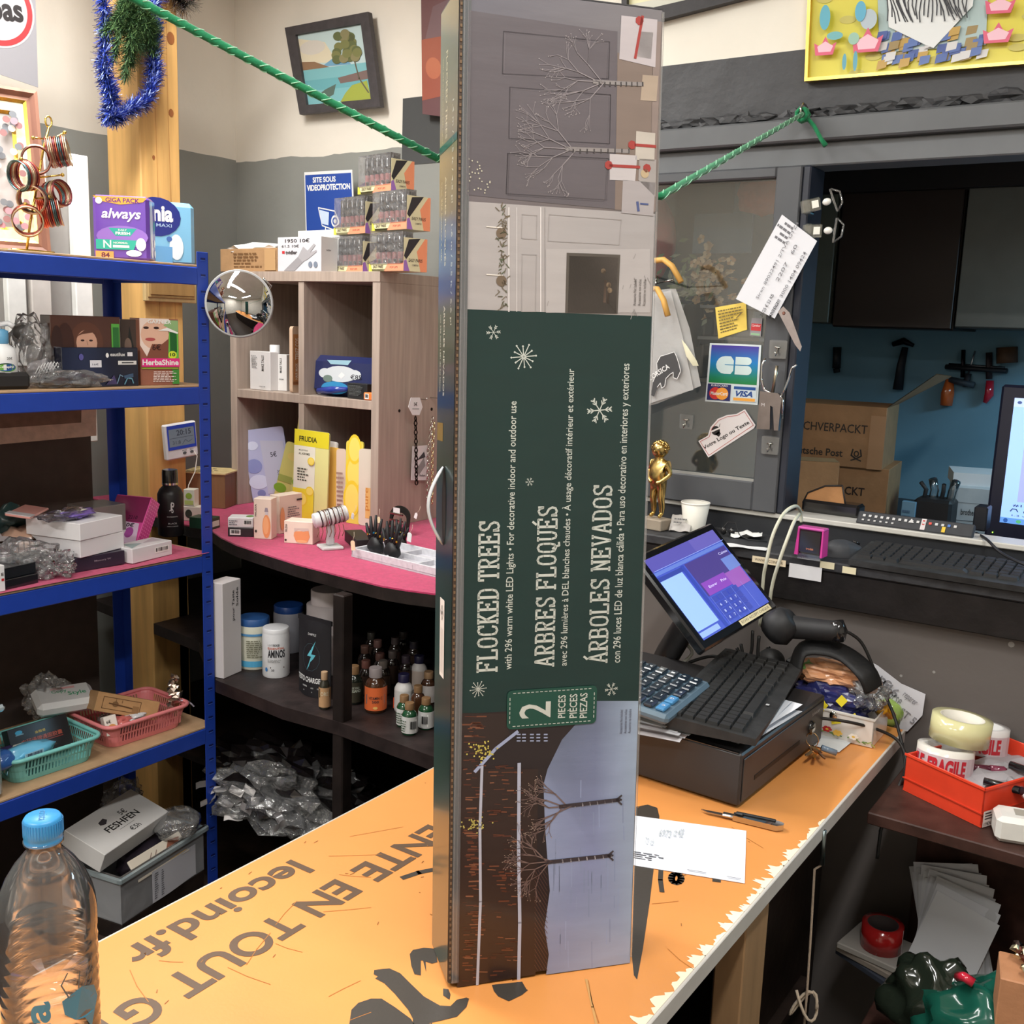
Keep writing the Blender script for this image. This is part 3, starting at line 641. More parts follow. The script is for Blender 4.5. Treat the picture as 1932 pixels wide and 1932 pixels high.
# lower photograph: snow in front of a lit cabin
m = MB('boxprint').at(fm(0)); m.rect(ub0, .001, ub1, vg0, (34, 24, 26)); m.at(fm(1))
sn = [(1125, 1322), (1060, 1395), (1033, 1450), (1025, 1480), (1028, 1560), (1037, 1680), (1027, 1750), (1035, 1800), (1030, 1838), (1188, 1816), (1204, 1322)]
bl = (134, 146, 178); sl = [mul(bl, .72), mul(bl, .72), mul(bl, .82), mul(bl, .95), bl, bl, mul(bl, .95), mul(bl, .95), mul(bl, .95), (150, 162, 186), (146, 162, 182)]
n = len(sn); m.add([fu(*p)+(0,) for p in sn]+[fu(1120, 1600)+(0,)], [(i, (i+1) % n, n) for i in range(n)], None, vc=sl+[(128, 136, 172)])
for k in range(40):
    x0 = r2.uniform(1040, 1180); y = r2.uniform(1450, 1780); m.line([fu(x0, y), fu(x0+r2.uniform(-1, 1), y+r2.uniform(20, 60))], .0012, mul(bl, r2.uniform(.9, 1.04)), .00005)
m.at(fm(1))
fpoly(m, ((870, 1345), (955, 1345), (960, 1385), (892, 1450), (870, 1448)), (42, 28, 25)); fpoly(m, ((866, 1450), (1015, 1450), (1010, 1838), (862, 1862)), (44, 29, 25)); m.at(fm(2))
for k in range(240):                        # warm lamplight on boards and window bars
    y = r2.uniform(1350, 1850); x = r2.uniform(872, 900) if r2.random() < .55 else r2.uniform(918, 972)
    if y < 1440 and x > 905: continue
    c = r2.choice([(120, 66, 44), (104, 56, 40), (136, 80, 56), (86, 48, 36), (160, 104, 76)])
    m.line([fu(x, y), fu(x+r2.uniform(6, 22), y+r2.uniform(-1, 1))], r2.uniform(.0006, .002), mul(c, .78))
m.line([fu(976, 1380), fu(935, 1412), fu(896, 1455)], .004, (150, 160, 190)); m.at(fm(3))
m.line([fu(909, 1445), fu(905, 1560), fu(906, 1700), fu(900, 1856)], .0034, (168, 172, 188)); m.line([fu(979, 1440), fu(978, 1600), fu(980, 1740), fu(978, 1848)], .0042, (164, 170, 190))
for k in range(60): m.disc(*fu(r2.gauss(909, 13), r2.gauss(1418, 9)), .0011, (200, 186, 90), n=5)
for k in range(40): m.disc(*fu(r2.gauss(895, 12), r2.gauss(1554, 8)), .0011, (176, 166, 90), n=5)
for x in (975, 985, 1000, 1012, 1026):
    for y in (1385, 1391, 1397): m.line([fu(x, y), fu(x+6, y)], .0016, (150, 160, 190))
for x in range(1008, 1030, 6):
    for y in range(1640, 1830, 10): m.line([fu(x, y), fu(x+6, y+10)], .0006, (84, 58, 52))
for (x, y, L) in ((1168, 1508, 112), (1152, 1613, 122)):
    m.line([fu(x, y), fu(x-L, y+13)], .0048, (54, 46, 52))
    for q in (-8, 0, 9): m.line([fu(x-6, y), fu(x+4, y+q)], .0022, (60, 52, 56))
    for k in range(7): m.line([fu(x-L*k/8, y-2+13*k/8), fu(x-L*k/8+1, y+4+13*k/8)], .0014, (176, 172, 180))
    for a in (math.pi-.9, math.pi-.45, math.pi-.1, math.pi+.35, math.pi+.8): tree(x-L*r2.uniform(.8, 1), y+12, 32, a, .0015, 3, (112, 92, 88), (196, 176, 160), .0009)
for k, t in enumerate(('Accessories Not Included', 'Accessoires non inclus', 'Accesorios no incluidos')):
    u = fu(1174+k*8, 1360)[0]; v0 = fu(1180, 1383)[1]; v1 = fu(1180, 1338)[1]
    m.at(fm(3) @ Matrix.Translation((u, v0, 0)) @ Matrix.Rotation(R_(90), 4, 'Z')).text(t, 0, 0, v1-v0, .0036, (70, 66, 80))
m.obj('cabin_picture', tb)
# badge with dashed border
m = MB('boxprint').at(fm(4)); bdg = (16, 66, 54)
def rrect(m, x0, y0, x1, y1, r, col, z=0, n=4):
    pts = []
    for (a, b, t0) in ((x1-r, y1-r, 0), (x0+r, y1-r, 1), (x0+r, y0+r, 2), (x1-r, y0+r, 3)):
        for k in range(n+1): t = (t0+k/n)*math.pi/2; pts.append((a+r*math.cos(t), b+r*math.sin(t)))
    return m.poly(pts, col, z)
a, b = fu(955, 1376), fu(1126, 1292); rrect(m, a[0], a[1], b[0], b[1], .006, bdg)
m.at(fm(5)); i_ = .0035
x0, y0, x1, y1 = a[0]+i_, a[1]+i_, b[0]-i_, b[1]-i_
k = x0+.004
while k < x1-.006: m.line([(k, y0), (k+.003, y0)], .0009, WT); m.line([(k, y1), (k+.003, y1)], .0009, WT); k += .0055
k = y0+.004
while k < y1-.005: m.line([(x0, k), (x0, k+.003)], .0009, WT); m.line([(x1, k), (x1, k+.003)], .0009, WT); k += .0055
for t, xa, xb, y0_, y1_, bo in (('2', 979, 1038, 1352, 1322, .01), ('PIECES', 1052, 1066, 1353, 1310, .012), ('PI\u00c8CES', 1070, 1088, 1353, 1308, .012), ('PIEZAS', 1093, 1107, 1353, 1306, .012)):
    rtext(m, t, xa, xb, y0_, y1_, lambda m, t, W, H: m.text(t, 0, 0, W, H, WT, bold=bo), 5)
m.obj('badge', tb)
# folded front edge: strips of clear tape over the corrugated seam
m = MB('paper'); m.box(.0, -.002, .004, .003, .001, BH-.004, (66, 50, 38))
for k in range(150): m.box(.0005, -.0026, .008+k*.0074, .0027, -.0018, .0112+k*.0074, (110, 86, 62))
m.obj('corrugated_edge', tb, kind='stuff')
m = MB('laminatefilm'); m.box(.0035, -.0019, .002, .0125, -.0009, BH-.002, (205, 200, 206)); m.box(.0045, -.0021, .002, .0056, -.0019, BH-.004, (240, 238, 240)); m.box(.0088, -.0021, .002, .0094, -.0019, BH-.004, (240, 238, 240)); m.obj('tape_strip', tb)
m = MB('laminatefilm'); m.box(BW-.0022, -.0016, .004, BW+.0008, -.0006, BH-.003, (225, 222, 220)); m.obj('tape_strip', tb)
# narrow side: blurred continuation of the pictures with small titles and a painted reflection of the cord
sp_ = Plane(BM.translation, -by, bz)
def su(px, py): return sp_.uv(px, py)
def smx(k=0): return LSIDE(-.0006-k*.0003)
m = MB('printgloss').at(smx(0))
hv = lambda py: su(845, py)[1]
rows = [(1782, (60, 74, 58)), (1600, (30, 66, 58)), (1300, (20, 62, 58)), (1050, (18, 58, 58)), (930, (22, 60, 70)), (880, (16, 58, 54)), (760, (20, 58, 80)), (660, (22, 66, 62)), (590, (24, 70, 66)), (560, (26, 60, 110)), (450, (60, 100, 130)), (400, (104, 112, 96)), (300, (150, 138, 100)), (280, (140, 134, 104)), (150, (124, 130, 114)), (20, (108, 128, 118))]
vs = []; vcx = []; fs = []
for i, (py, c) in enumerate(rows):
    v = max(.001, min(BH-.001, hv(py))); 
    if i == 0: v = .001
    if i == len(rows)-1: v = BH-.001
    vs += [(-BD+.001, v, 0), (-.001, v, 0)]; vcx += [c, mul(c, .82)]
    if i: k = 2*i; fs.append((k-2, k-1, k+1, k))
m.add(vs, fs, None, vc=vcx)
m.at(smx(1))
for i, (t, py0, py1, a, b, cc) in enumerate((('FLOCKED TREES', 95, 260, .052, .061, (226, 220, 190)), ('ARBRES FLOQU\u00c9S', 330, 500, .052, .061, (226, 220, 190)), ('\u00c1RBOLES NEVADOS', 575, 748, .052, .061, (226, 226, 216)), ('with 296 warm white LED lights', 100, 262, .074, .079, (206, 200, 160)), ('avec 296 lumi\u00e8res \u00e0 DEL', 335, 490, .074, .079, (206, 200, 160)), ('con 296 luces LED de luz blanca', 590, 740, .074, .079, (206, 210, 200)), ('1.4 m / 4.5 ft / 4.5 pi  -  1.6 m / 5.5 ft / 6.6 pi', 200, 615, .018, .027, (200, 206, 196)))):
    v0, v1 = hv(py0), hv(py1)
    m.at(smx(1) @ Matrix.Translation((-b, v0, 0)) @ Matrix.Rotation(R_(-90), 4, 'Z')).text(t, 0, 0, v0-v1, b-a, cc, bold=.01)
m.at(smx(1)).rect(-BD+.001, hv(280), -.002, hv(266), (20, 92, 84)); m.rect(-BD+.004, hv(835), -BD+.036, hv(800), (134, 110, 52))  # teal band paints the green cord's reflection on the glossy side
m.obj('side_print', tb)
m = MB('paper').at(smx(2)); m.rect(-.062, hv(1290), -.038, hv(1138), (222, 214, 208)); m.at(smx(3))
c = (-.050, hv(1165)); r = .009; m.line([(c[0]-r*.8, c[1]), (c[0], c[1]+r), (c[0]+r*.8, c[1]), (c[0], c[1]-r), (c[0]-r*.8, c[1])], .001, (60, 52, 50)); m.disc(c[0], c[1], .0025, (60, 52, 50))
for k in range(5): m.rect(-.056+k*.003, hv(1282), -.0555+k*.003, hv(1195), (150, 140, 136))
m.obj('warning_sticker', tb)
m = MB('card').at(smx(1)); v0, v1 = hv(1035), hv(880); pts = []
for k in range(16):
    a = k/16*6.2832; pts.append((-.048+.011*math.cos(a), (v0+v1)/2+(v1-v0)/2*math.sin(a)))
m.poly(pts, (34, 24, 20)); m.obj('handle_slot', tb)
m = MB('plastic'); pts = []
for k in range(15):
    t = k/14; pts.append((-.002-.017*math.sin(math.pi*t), .05, v0+(v1-v0)*(.02+.96*t)))
m.tube(pts, [.003]+[.006]*13+[.003], (196, 200, 204), 8, flat=.3); m.obj('carry_handle', tb)
m = MB('card'); m.box(.0, .001, BH, BW, BD, BH+.0015, (44, 42, 44)); m.obj('top_flap', tb)
# ------------------------------------------------------------ green cord tied to the wall hook, passing behind the box
hk = P(1516, 214, 1, DY-.06); d1 = ray(235, -12)*1.12+CAM; bL = CAM+ray(824, 298)*1.285; dv_ = d1-bL; e1 = d1+dv_*min(x for x in ((WX+.01-d1.x)/dv_.x, (2.99-d1.z)/dv_.z, (-1.89-d1.y)/dv_.y) if x > 0); bR = CAM+ray(1246, 370)*1.30
pts = [e1, d1, bL, (bL+bR)/2+V((-.02, .03, 0)), bR, hk]
def dens(pts, n=14):
    o = []
    for a, b in zip(pts, pts[1:]):
        for k in range(n): o.append(V(a).lerp(V(b), k/n))
    return o+[V(pts[-1])]
m = MB('cloth'); dp = dens(pts, 40); m.tube(dp, .0047, (22, 122, 78), 8)
for i in range(0, len(dp)-1):               # pale flecks woven round the cord
    if i % 2 == 0:
        a, b = dp[i], dp[i+1]; t = (b-a).normalized(); s_ = t.cross(V((0, 0, 1))).normalized(); u_ = s_.cross(t)
        for ph in (0, 2.1, 4.2):
            q = [a+(b-a)*k/3+(s_*math.cos(ph+k*.5+i)+u_*math.sin(ph+k*.5+i))*.0049 for k in range(4)]; m.tube(q, .0007, (150, 214, 176), 4)
m.obj('rope', label='green cord stretched across the shop behind the tall box to a wall hook', cat='cord')
cordo = bpy.data.objects['rope']; cord = cordo
m = MB('cloth'); kn = []
for k in range(22): a = k*.9; kn.append(hk+V((.012*math.cos(a), -.006+.008*math.sin(a*1.3), -.004+.013*math.sin(a))))
m.tube(kn, .0046, (24, 126, 80), 6); m.obj('knot', cord)
tl = P(1558, 275, 1, DY-.06); m = MB('cloth'); m.tube([hk, hk.lerp(tl, .4)+V((.004, 0, 0)), hk.lerp(tl, .8), tl], [.0046, .0046, .0046, .006], (24, 126, 80), 7); m.obj('loose_end', cord)
m = MB('chrome'); hp = [V((hk.x-.002, DY, hk.z+.012)), V((hk.x-.002, DY-.03, hk.z+.014))]+[hk+V((.000, .02*math.cos(a)+.0, .016*math.sin(a)+.004)) for a in [1.2, 2, 3, 4, 4.8]]
m.tube(hp, .0025, (190, 190, 186), 8); m.obj('wall_hook', label='steel hook in the wall above the hatch holding the green cord', cat='hook')
# ------------------------------------------------------------ small drawing language for flat prints
def draw(m, ops, w, h, z0=.0003):
    z = z0
    for o in ops:
        k = o[0]
        if k == 'r': m.rect(o[1]*w, o[2]*h, o[3]*w, o[4]*h, o[5], z)
        elif k == 't': m.text(o[1], o[2]*w, o[3]*h, o[4]*w, o[5]*h, o[6], z, bold=(o[7] if len(o) > 7 else .01), shear=(o[8] if len(o) > 8 else 0))
        elif k == 'e': m.disc(o[1]*w, o[2]*h, o[3]*w, o[5], z, 18, o[4]*h)
        elif k == 'l': m.line([(p[0]*w, p[1]*h) for p in o[1]], o[2]*w, o[3], z)
        elif k == 'p': m.poly([(p[0]*w, p[1]*h) for p in o[1]], o[2], z)
        elif k == 'v': m.text(o[1], 0, 0, 1, 1, o[6], z) if 0 else vtext(m, o[1], o[2]*w, o[3]*h, o[4]*w, o[5]*h, o[6], z)
        z += .00012
def vtext(m, t, x0, y0, x1, y1, col, z, dwn=False):
    T = m.T.copy()
    m.T = T @ Matrix.Translation((x1, y0, z)) @ Matrix.Rotation(R_(90), 4, 'Z') if not dwn else T @ Matrix.Translation((x0, y1, z)) @ Matrix.Rotation(R_(-90), 4, 'Z')
    m.text(t, 0, 0, y1-y0, x1-x0, col, 0, bold=.01); m.T = T
def lines(x0, y0, x1, y1, n, col, wv=.5):      # rows of tiny print
    o = []; r = random.Random(int(x0*999+y0*77+n)); dy = (y1-y0)/n
    for k in range(n):
        x = x0
        xe = x0+(x1-x0)*r.uniform(.6, 1)
        while x < xe: l = r.uniform(.03, .1)*1.2; o.append(('r', x, y0+dy*k+dy*.25, min(x+l, xe), y0+dy*k+dy*.7, col)); x += l+.018
    return o
def barcode(x0, y0, x1, y1, col=(30, 30, 30), bg=(236, 236, 232), n=14):
    o = [('r', x0, y0, x1, y1, bg)]; r = random.Random(n); dx = (x1-x0)*.84/n
    return o+[('r', x0+(x1-x0)*.08+k*dx, y0+(y1-y0)*.25, x0+(x1-x0)*.08+k*dx+dx*r.choice((.3, .55, .8)), y1-(y1-y0)*.12, col) for k in range(n)]
def carton(name, label, cat, M, w, d, h, col, front=None, side=None, top=None, left=None, mt='print', group=None, bev=.0012, tilt=None, part='carton'):
    t = thing(name, label, cat, M @ tilt if tilt else M, group)
    m = MB(mt); m.box(0, 0, 0, w, d, h, col, bev)
    for dz in (0,): m.obj(part, t)
    for nm, ops, fr, a, b in (('front_print', front, FRONT(), w, h), ('side_print', side, SIDE(w), d, h), ('top_print', top, TOP(h), w, d), ('left_print', left, LSIDE(0), d, h)):
        if ops:
            q = MB('print' if mt in ('card', 'paper') else mt)
            if nm == 'left_print': fr = LSIDE(0, d, 0)
            q.at(fr); draw(q, ops, a, b); q.obj(nm, t)
    return t
def FX(a, xa, b, xb, z):                        # front edge between two pixels, each at its own distance x into the shelf
    p = P(a[0], a[1], 0, xa); q = P(b[0], b[1], 0, xb); p.z = q.z = z; return frame(p, q-p), (q-p).length
def FY(a, ya, b, yb, z):
    p = P(a[0], a[1], 1, ya); q = P(b[0], b[1], 1, yb); p.z = q.z = z; return frame(p, q-p), (q-p).length
def HT(M, py, x=0): return up_to(M @ V((x, 0, 0)), 0, py)
RX = lambda a: Matrix.Rotation(R_(a), 4, 'X'); RY = lambda a: Matrix.Rotation(R_(a), 4, 'Y'); RZ = lambda a: Matrix.Rotation(R_(a), 4, 'Z'); TR = lambda x, y, z: Matrix.Translation((x, y, z))
def face(x, y, s, skin=(214, 160, 130), hair=(70, 44, 30)):
    return [('e', x, y, .8*s, 1.0*s, hair), ('e', x, y, .5*s, .62*s, skin), ('e', x-.2*s, y+.12*s, .09*s, .045*s, (60, 40, 34)), ('e', x+.2*s, y+.12*s, .09*s, .045*s, (60, 40, 34)), ('l', [(x, y+.1*s), (x+.04*s, y-.1*s)], .04*s, mul(skin, .85)), ('e', x, y-.3*s, .17*s, .06*s, (170, 80, 80)), ('p', [(x-.5*s, y+.3*s), (x+.1*s, y+.75*s), (x+.55*s, y+.3*s), (x+.3*s, y+.5*s), (x-.2*s, y+.42*s)], hair)]
# ------------------------------------------------------------ top of the blue unit
Z = ZS[0]
M, w_ = FX((177, 486), -2.34, (283, 490), -2.24, Z)
PUR = (104, 68, 168)
carton('pad_pack', 'purple pack of panty liners with an orange giga pack banner on the blue shelf', 'package', M, w_, .075, HT(M, 366), PUR, mt='printgloss', bev=.008,
 front=[('p', [(.02, .98), (.98, .98), (.9, .91), (.5, .86), (.1, .91)], (240, 160, 60)), ('t', 'GIGA PACK', .24, .89, .84, .96, (98, 40, 110), .03), ('e', .12, .91, .06, .05, (240, 236, 232)), ('t', 'always', .16, .60, .86, .8, (244, 240, 246), .02, .25), ('e', .52, .37, .46, .17, (140, 104, 192)), ('p', [(.28, .5), (.78, .5), (.66, .38), (.4, .38)], (34, 160, 150)), ('t', 'DAILY', .45, .46, .6, .485, WHITE), ('t', 'FRESH', .40, .4, .66, .445, WHITE, .03), ('p', [(.05, .17), (.72, .17), (.78, .32), (.05, .32)], (40, 168, 150)), ('t', 'N', .18, .19, .32, .31, WHITE), ('t', 'NORMAL', .36, .26, .62, .29, WHITE), ('r', .35, .2, .64, .24, WHITE), ('e', .85, .26, .09, .1, (238, 232, 238)), ('e', .72, .12, .14, .05, (238, 232, 238)), ('r', .04, .02, .36, .14, (238, 158, 84)), ('t', '84', .14, .04, .29, .12, (96, 40, 60), .03)],
 side=[('e', .35, .6, .2, .36, (236, 230, 236)), ('e', .4, .2, .16, .14, (236, 230, 236)), ('e', .75, .58, .14, .08, (70, 180, 170)), ('e', .75, .3, .12, .06, (236, 232, 240)), ('e', .78, .14, .12, .06, (236, 232, 240))])
M, w_ = FX((236, 490), -2.40, (370, 496), -2.33, Z)
carton('pad_pack', 'sky blue pack of maxi pads behind the purple pack', 'package', M, w_, .07, HT(M, 372), (128, 190, 226), mt='printgloss', bev=.012,
 front=[('e', .45, .75, .34, .3, (32, 44, 130)), ('t', 'nania', .16, .68, .68, .92, WHITE, .04), ('t', 'MAXI', .44, .6, .66, .65, (170, 196, 230)), ('e', .72, .3, .1, .2, (226, 238, 246)), ('e', .62, .42, .04, .04, (70, 110, 180)), ('r', .42, .02, .66, .3, (104, 164, 214)), ('r', .1, .06, .3, .2, (60, 110, 190))])
# gilt framed picture leaning at the left edge
p0 = P(96, 472, 0, -2.42); p0.z = Z; p1 = P(-150, 455, 0, -2.50); p1.z = Z; ww = (p0-p1).length
t = thing('picture_frame', 'brown and gilt framed picture leaning on top of the blue shelving', 'picture', frame(p1, p0-p1) @ RX(-9)); hh = .40
m = MB('wood')
def mitre(m, w, h, a, b, z0, z1, col):            # one moulding step between insets a and b
    o = [(a, a), (w-a, a), (w-a, h-a), (a, h-a)]; i = [(b, b), (w-b, b), (w-b, h-b), (b, h-b)]
    for k in range(4):
        j = (k+1) % 4; m.add([(o[k][0], z0, o[k][1]), (o[j][0], z0, o[j][1]), (i[j][0], z1, i[j][1]), (i[k][0], z1, i[k][1])], [(0, 1, 2, 3)], col)
mitre(m, ww, hh, 0, .004, .0, -.018, (96, 60, 46)); mitre(m, ww, hh, .004, .012, -.018, -.02, (150, 108, 90)); mitre(m, ww, hh, .012, .022, -.02, -.012, (120, 78, 62)); mitre(m, ww, hh, .022, .03, -.012, -.014, (150, 108, 90)); m.box(0, .001, 0, ww, .012, hh, (96, 66, 48)); m.obj('frame', t)
m = MB('gold'); mitre(m, ww, hh, .03, .037, -.014, -.010, (232, 196, 90)); mitre(m, ww, hh, .058, .066, -.008, -.004, (232, 196, 90)); m.obj('gilt_moulding', t)
m = MB('velvet'); mitre(m, ww, hh, .037, .058, -.009, -.009, (222, 208, 180)); m.obj('mount', t)
m = MB('printgloss').at(FRONT(-.003)); draw(m, [('r', .1, .1, .9, .9, (176, 170, 168))]+[('e', random.Random(k).uniform(.16, .84), .15+.7*((k*37) % 100)/100, .03, .02, [(150, 110, 110), (206, 190, 180), (120, 124, 130), (190, 140, 150)][k % 4]) for k in range(150)], ww, hh); m.obj('painting', t)
# round hand-written sign on a grey sheet, hanging left
pl_ = Plane(P(72, 165, 0, -2.85), (-.12, -1, 0), (0, 0, 1)); pl_ = Plane(P(72, 165, 0, -2.85), (.12, 1, .13), (0, 0, 1))
M_ = pl_.M(); t = thing('hanging_sign', 'grey sheet with a round red ringed handwritten notice, hung top left', 'sign', M_)
m = MB('paper'); c = pl_.uvs([(-60, 120), (72, 165), (66, -40), (-60, -40)]); m.prism(c, -.002, 0, (128, 126, 130)); m.obj('sheet', t)
m = MB('print'); cc = pl_.uv(-8, 12); r = pl_.uv(60, 20)[0]-cc[0]; m.disc(*cc, r*1.06, (160, 158, 160), .0006, 40); m.ring(*cc, r*.86, r, (178, 46, 50), .0012, 48); 
a, b = pl_.uv(0, 52), pl_.uv(42, 22); m.text('pas', a[0]-.02, a[1]+.0, b[0], b[1]+.015, (34, 30, 32), .0016, bold=.03); m.text('?', cc[0]-.01, cc[1]+.03, cc[0]+.02, cc[1]+.08, (178, 46, 50), .0016, bold=.03); m.obj('notice', t)
# bangle stand
sx = -2.30; bp_ = P(50, 470, 0, sx); bp_.z = Z
t = thing('bangle_stand', 'small gold stand hung with stacks of coloured bangles', 'jewellery stand', loc=bp_)
def lp(px, py, x=sx): return P(px, py, 0, x)-bp_
m = MB('gold'); GD = (232, 200, 110)
for s in (-1, 1): m.tube([(s*.025, -.05, .004), (s*.01, 0, .006), (s*.03, .05, .004)], .003, GD, 8)
m.tube([(0, 0, .004), lp(57, 420), lp(72, 340), lp(82, 280), lp(92, 240)], .003, GD, 8)
m.tube([lp(92, 240)+V((0, .008*math.sin(a), .012-.012*math.cos(a))) for a in [k*.6 for k in range(11)]], .0022, GD, 6)
for (a, b) in (((85, 270), (122, 250)), ((85, 262), (62, 260)), ((75, 320), (40, 300)), ((76, 335), (118, 330)), ((66, 375), (92, 372)), ((64, 390), (48, 385))):
    m.tube([lp(*a), lp(*b, sx+.03)], .0022, GD, 6); m.lathe([(0, 0), (.004, .003), (.004, .006), (0, .009)], 8, GD, ax=(0, 0)) if 0 else m.blob(lp(*b, sx+.03), (.0045,)*3, GD, 2, 0)
m.obj('stand', t)
cols = [(150, 70, 62), (176, 120, 104), (100, 128, 132), (196, 170, 150), (120, 60, 66), (84, 104, 110), (206, 190, 160), (190, 92, 72)]
for gi, (px, py, rr, yaw, n) in enumerate(((112, 285, .033, -40, 11), (68, 300, .030, 60, 9), (45, 330, .032, 10, 8), (62, 375, .030, 45, 9), (108, 365, .029, -75, 9), (96, 400, .031, -35, 11), (52, 415, .032, 60, 11))):
    c = lp(px, py, sx+.02); R0 = Matrix.Rotation(R_(yaw), 4, 'Z') @ Matrix.Rotation(R_(12), 4, 'X')
    for k in range(n):
        m = MB('metal'); o = (k-n/2)*.0042; T = TR(*c) @ R0 @ TR(0, o, -rr*.2*((k*5) % 3)/6); col = cols[(k*3+gi) % 8]
        if gi == 5 and k < 4: col = (226, 106, 82)
        m.tube([T @ V((rr*math.cos(a), .0006*math.sin(3*a), rr*math.sin(a))) for a in [q*.3142 for q in range(20)]], .0019, col, 5, closed=True); m.obj('bangle', t)
# white frame leaning behind the unit, seen above and below the top shelf
p0 = P(108, 470, 0, -2.78); p1 = P(168, 470, 0, -2.78); t = thing('leaning_frame', 'white framed panel leaning behind the blue shelving', 'panel', loc=(-2.78, p1.y, 0))
w2 = p1.y-(p0.y-.16); zt = P(160, 295, 0, -2.78).z
m = MB('plastic'); m.box(-.03, -w2, 1.3, -.012, 0, zt, (150, 146, 142)); m.obj('board', t)
for k, (a, b, c) in enumerate(((-.055, 0, WHITE), (-w2, -w2+.055, WHITE), (-w2+.07, -w2+.13, (206, 200, 194)))):
    m = MB('plastic'); m.box(-.012, a, 1.3, .012, b, zt, c, .003); m.obj('stile', t)
m = MB('card'); m.box(-2.7, .85, 0, -2.685, 1.80, 1.42, (74, 62, 56)); m.obj('dark_board', label='dark brown board standing behind the lower levels of the blue unit', cat='board')
# pale empty frame behind the third level
pf = Plane(P(181, 825, 0, -2.62), (.0, 1, 0), (0, 0, 1)); t = thing('empty_frame', 'pale pinkish frame leaning behind the third level of the blue unit', 'frame', pf.M())
o = pf.uvs([(-40, 842), (182, 822), (181, 690), (-40, 690)]); i_ = pf.uvs([(-40, 812), (158, 798), (160, 690), (-40, 690)])
m = MB('wood'); m.add([(p[0], p[1], 0) for p in o]+[(p[0], p[1], -.012) for p in i_]+[(p[0], p[1], -.02) for p in o], [(0, 1, 5, 4), (1, 2, 6, 5), (0, 8, 9, 1), (1, 9, 10, 2)], (206, 178, 160)); m.obj('moulding', t)
m = MB('wood'); m.add([(p[0], p[1], -.013) for p in i_], [(0, 1, 2, 3)], (120, 92, 74)); m.obj('backing', t)
# ------------------------------------------------------------ tinsel and pine sprig on the column
def needles(m, path, n, L, cols, seed, wd=.0012, spread=1.0):
    r = random.Random(seed); path = [V(p) for p in path]; vs = []; fs = []; cs = []
    for k in range(n):
        i = r.randrange(len(path)-1); p = path[i].lerp(path[i+1], r.random()); d = V((r.gauss(0, 1), r.gauss(0, 1), r.gauss(0, 1))).normalized()*spread+(path[i+1]-path[i]).normalized()*.5
        d = d.normalized()*L*r.uniform(.6, 1.1); s = d.cross(V((r.random(), r.random(), 1))).normalized()*wd; b = len(vs)
        vs += [p-s, p+s, p+d+s*.6, p+d-s*.6]; fs.append((b, b+1, b+2, b+3)); cs.append(r.choice(cols))
    m.add(vs, fs, cs)
cxp = -2.735
def cp_(px, py, dx=0): return P(px, py, 0, cxp+dx)
m = MB('gloss'); path = [cp_(p[0], p[1], .02) for p in ((196, -20), (200, 60), (196, 120), (205, 165), (212, 190), (205, 222), (222, 222), (245, 205), (272, 195), (284, 170), (292, 140), (288, 118), (292, 60), (286, 15), (300, -20))]
needles(m, dens(path, 8), 9000, .036, [(44, 62, 150), (62, 84, 186), (34, 48, 116), (170, 190, 244), (50, 68, 160)], 5, .0016)
m.obj('tinsel_garland', label='blue tinsel garland looped around the pine column', cat='garland', kind='stuff')
t = thing('pine_sprig', 'green artificial pine sprig tied to the column inside the blue tinsel', 'decoration', loc=cp_(245, 70, .04)); o0 = cp_(245, 70, .04)
for k, (a, b) in enumerate((((235, -10), (215, 110)), ((245, 0), (238, 145)), ((250, 10), (270, 90)), ((240, 5), (200, 60)), ((255, 0), (292, 60)), ((245, 30), (250, 120)), ((240, -20), (225, 60)), ((262, 10), (290, 100)))):
    m = MB('rubber'); pa = [cp_(*a, .03+.01*k/3)-o0, cp_((a[0]+b[0])/2+4, (a[1]+b[1])/2, .05)-o0, cp_(*b, .03)-o0]; m.tube(pa, .0012, (70, 56, 36), 5)
    needles(m, dens(pa, 6), 1100, .034, [(58, 88, 54), (78, 110, 66), (44, 70, 46), (96, 124, 76)], k, .0011, .8); m.obj('branch', t, kind='stuff')
m = MB('chrome'); pa = [cp_(*p, -.0) for p in ((300, -30), (335, 0), (350, 10), (362, -10))]; needles(m, dens(pa, 6), 1500, .05, [(200, 200, 205), (150, 150, 150), (230, 228, 220)], 9, .0008); m.obj('tinsel_garland', label='silver tinsel at the top of the column', cat='garland', kind='stuff')
# little picture frame and clock display on the column
def colp(px, py, dx=.004): return P(px, py, 0, -2.756+dx)
a, b = colp(270, 568), colp(366, 536); 
t = thing('picture_frame', 'small pale wooden frame fixed to the column under the top shelf', 'frame', loc=(-2.755, a.y, a.z)); W_, H_ = b.y-a.y, .06
m = MB('wood'); m.box(0, 0, 0, .014, W_, H_, (200, 172, 122), .002); m.box(.014, .008, .012, .019, W_-.008, H_, (182, 150, 98), .002); m.box(.019, .014, .02, .023, W_-.014, H_, (150, 116, 70), .002); m.obj('moulding', t)
a = colp(304, 868); b = colp(362, 797); M = frame((-2.72, a.y, a.z), (0.0, 1, .08)); 
t = thing('clock_display', 'white digital clock with a dark display clipped to the pine column', 'clock', M); W_, H_ = b.y-a.y, b.z-a.z
m = MB('plastic'); m.box(0, .0, 0, W_, .02, H_, (222, 222, 226), .004); m.obj('case', t)
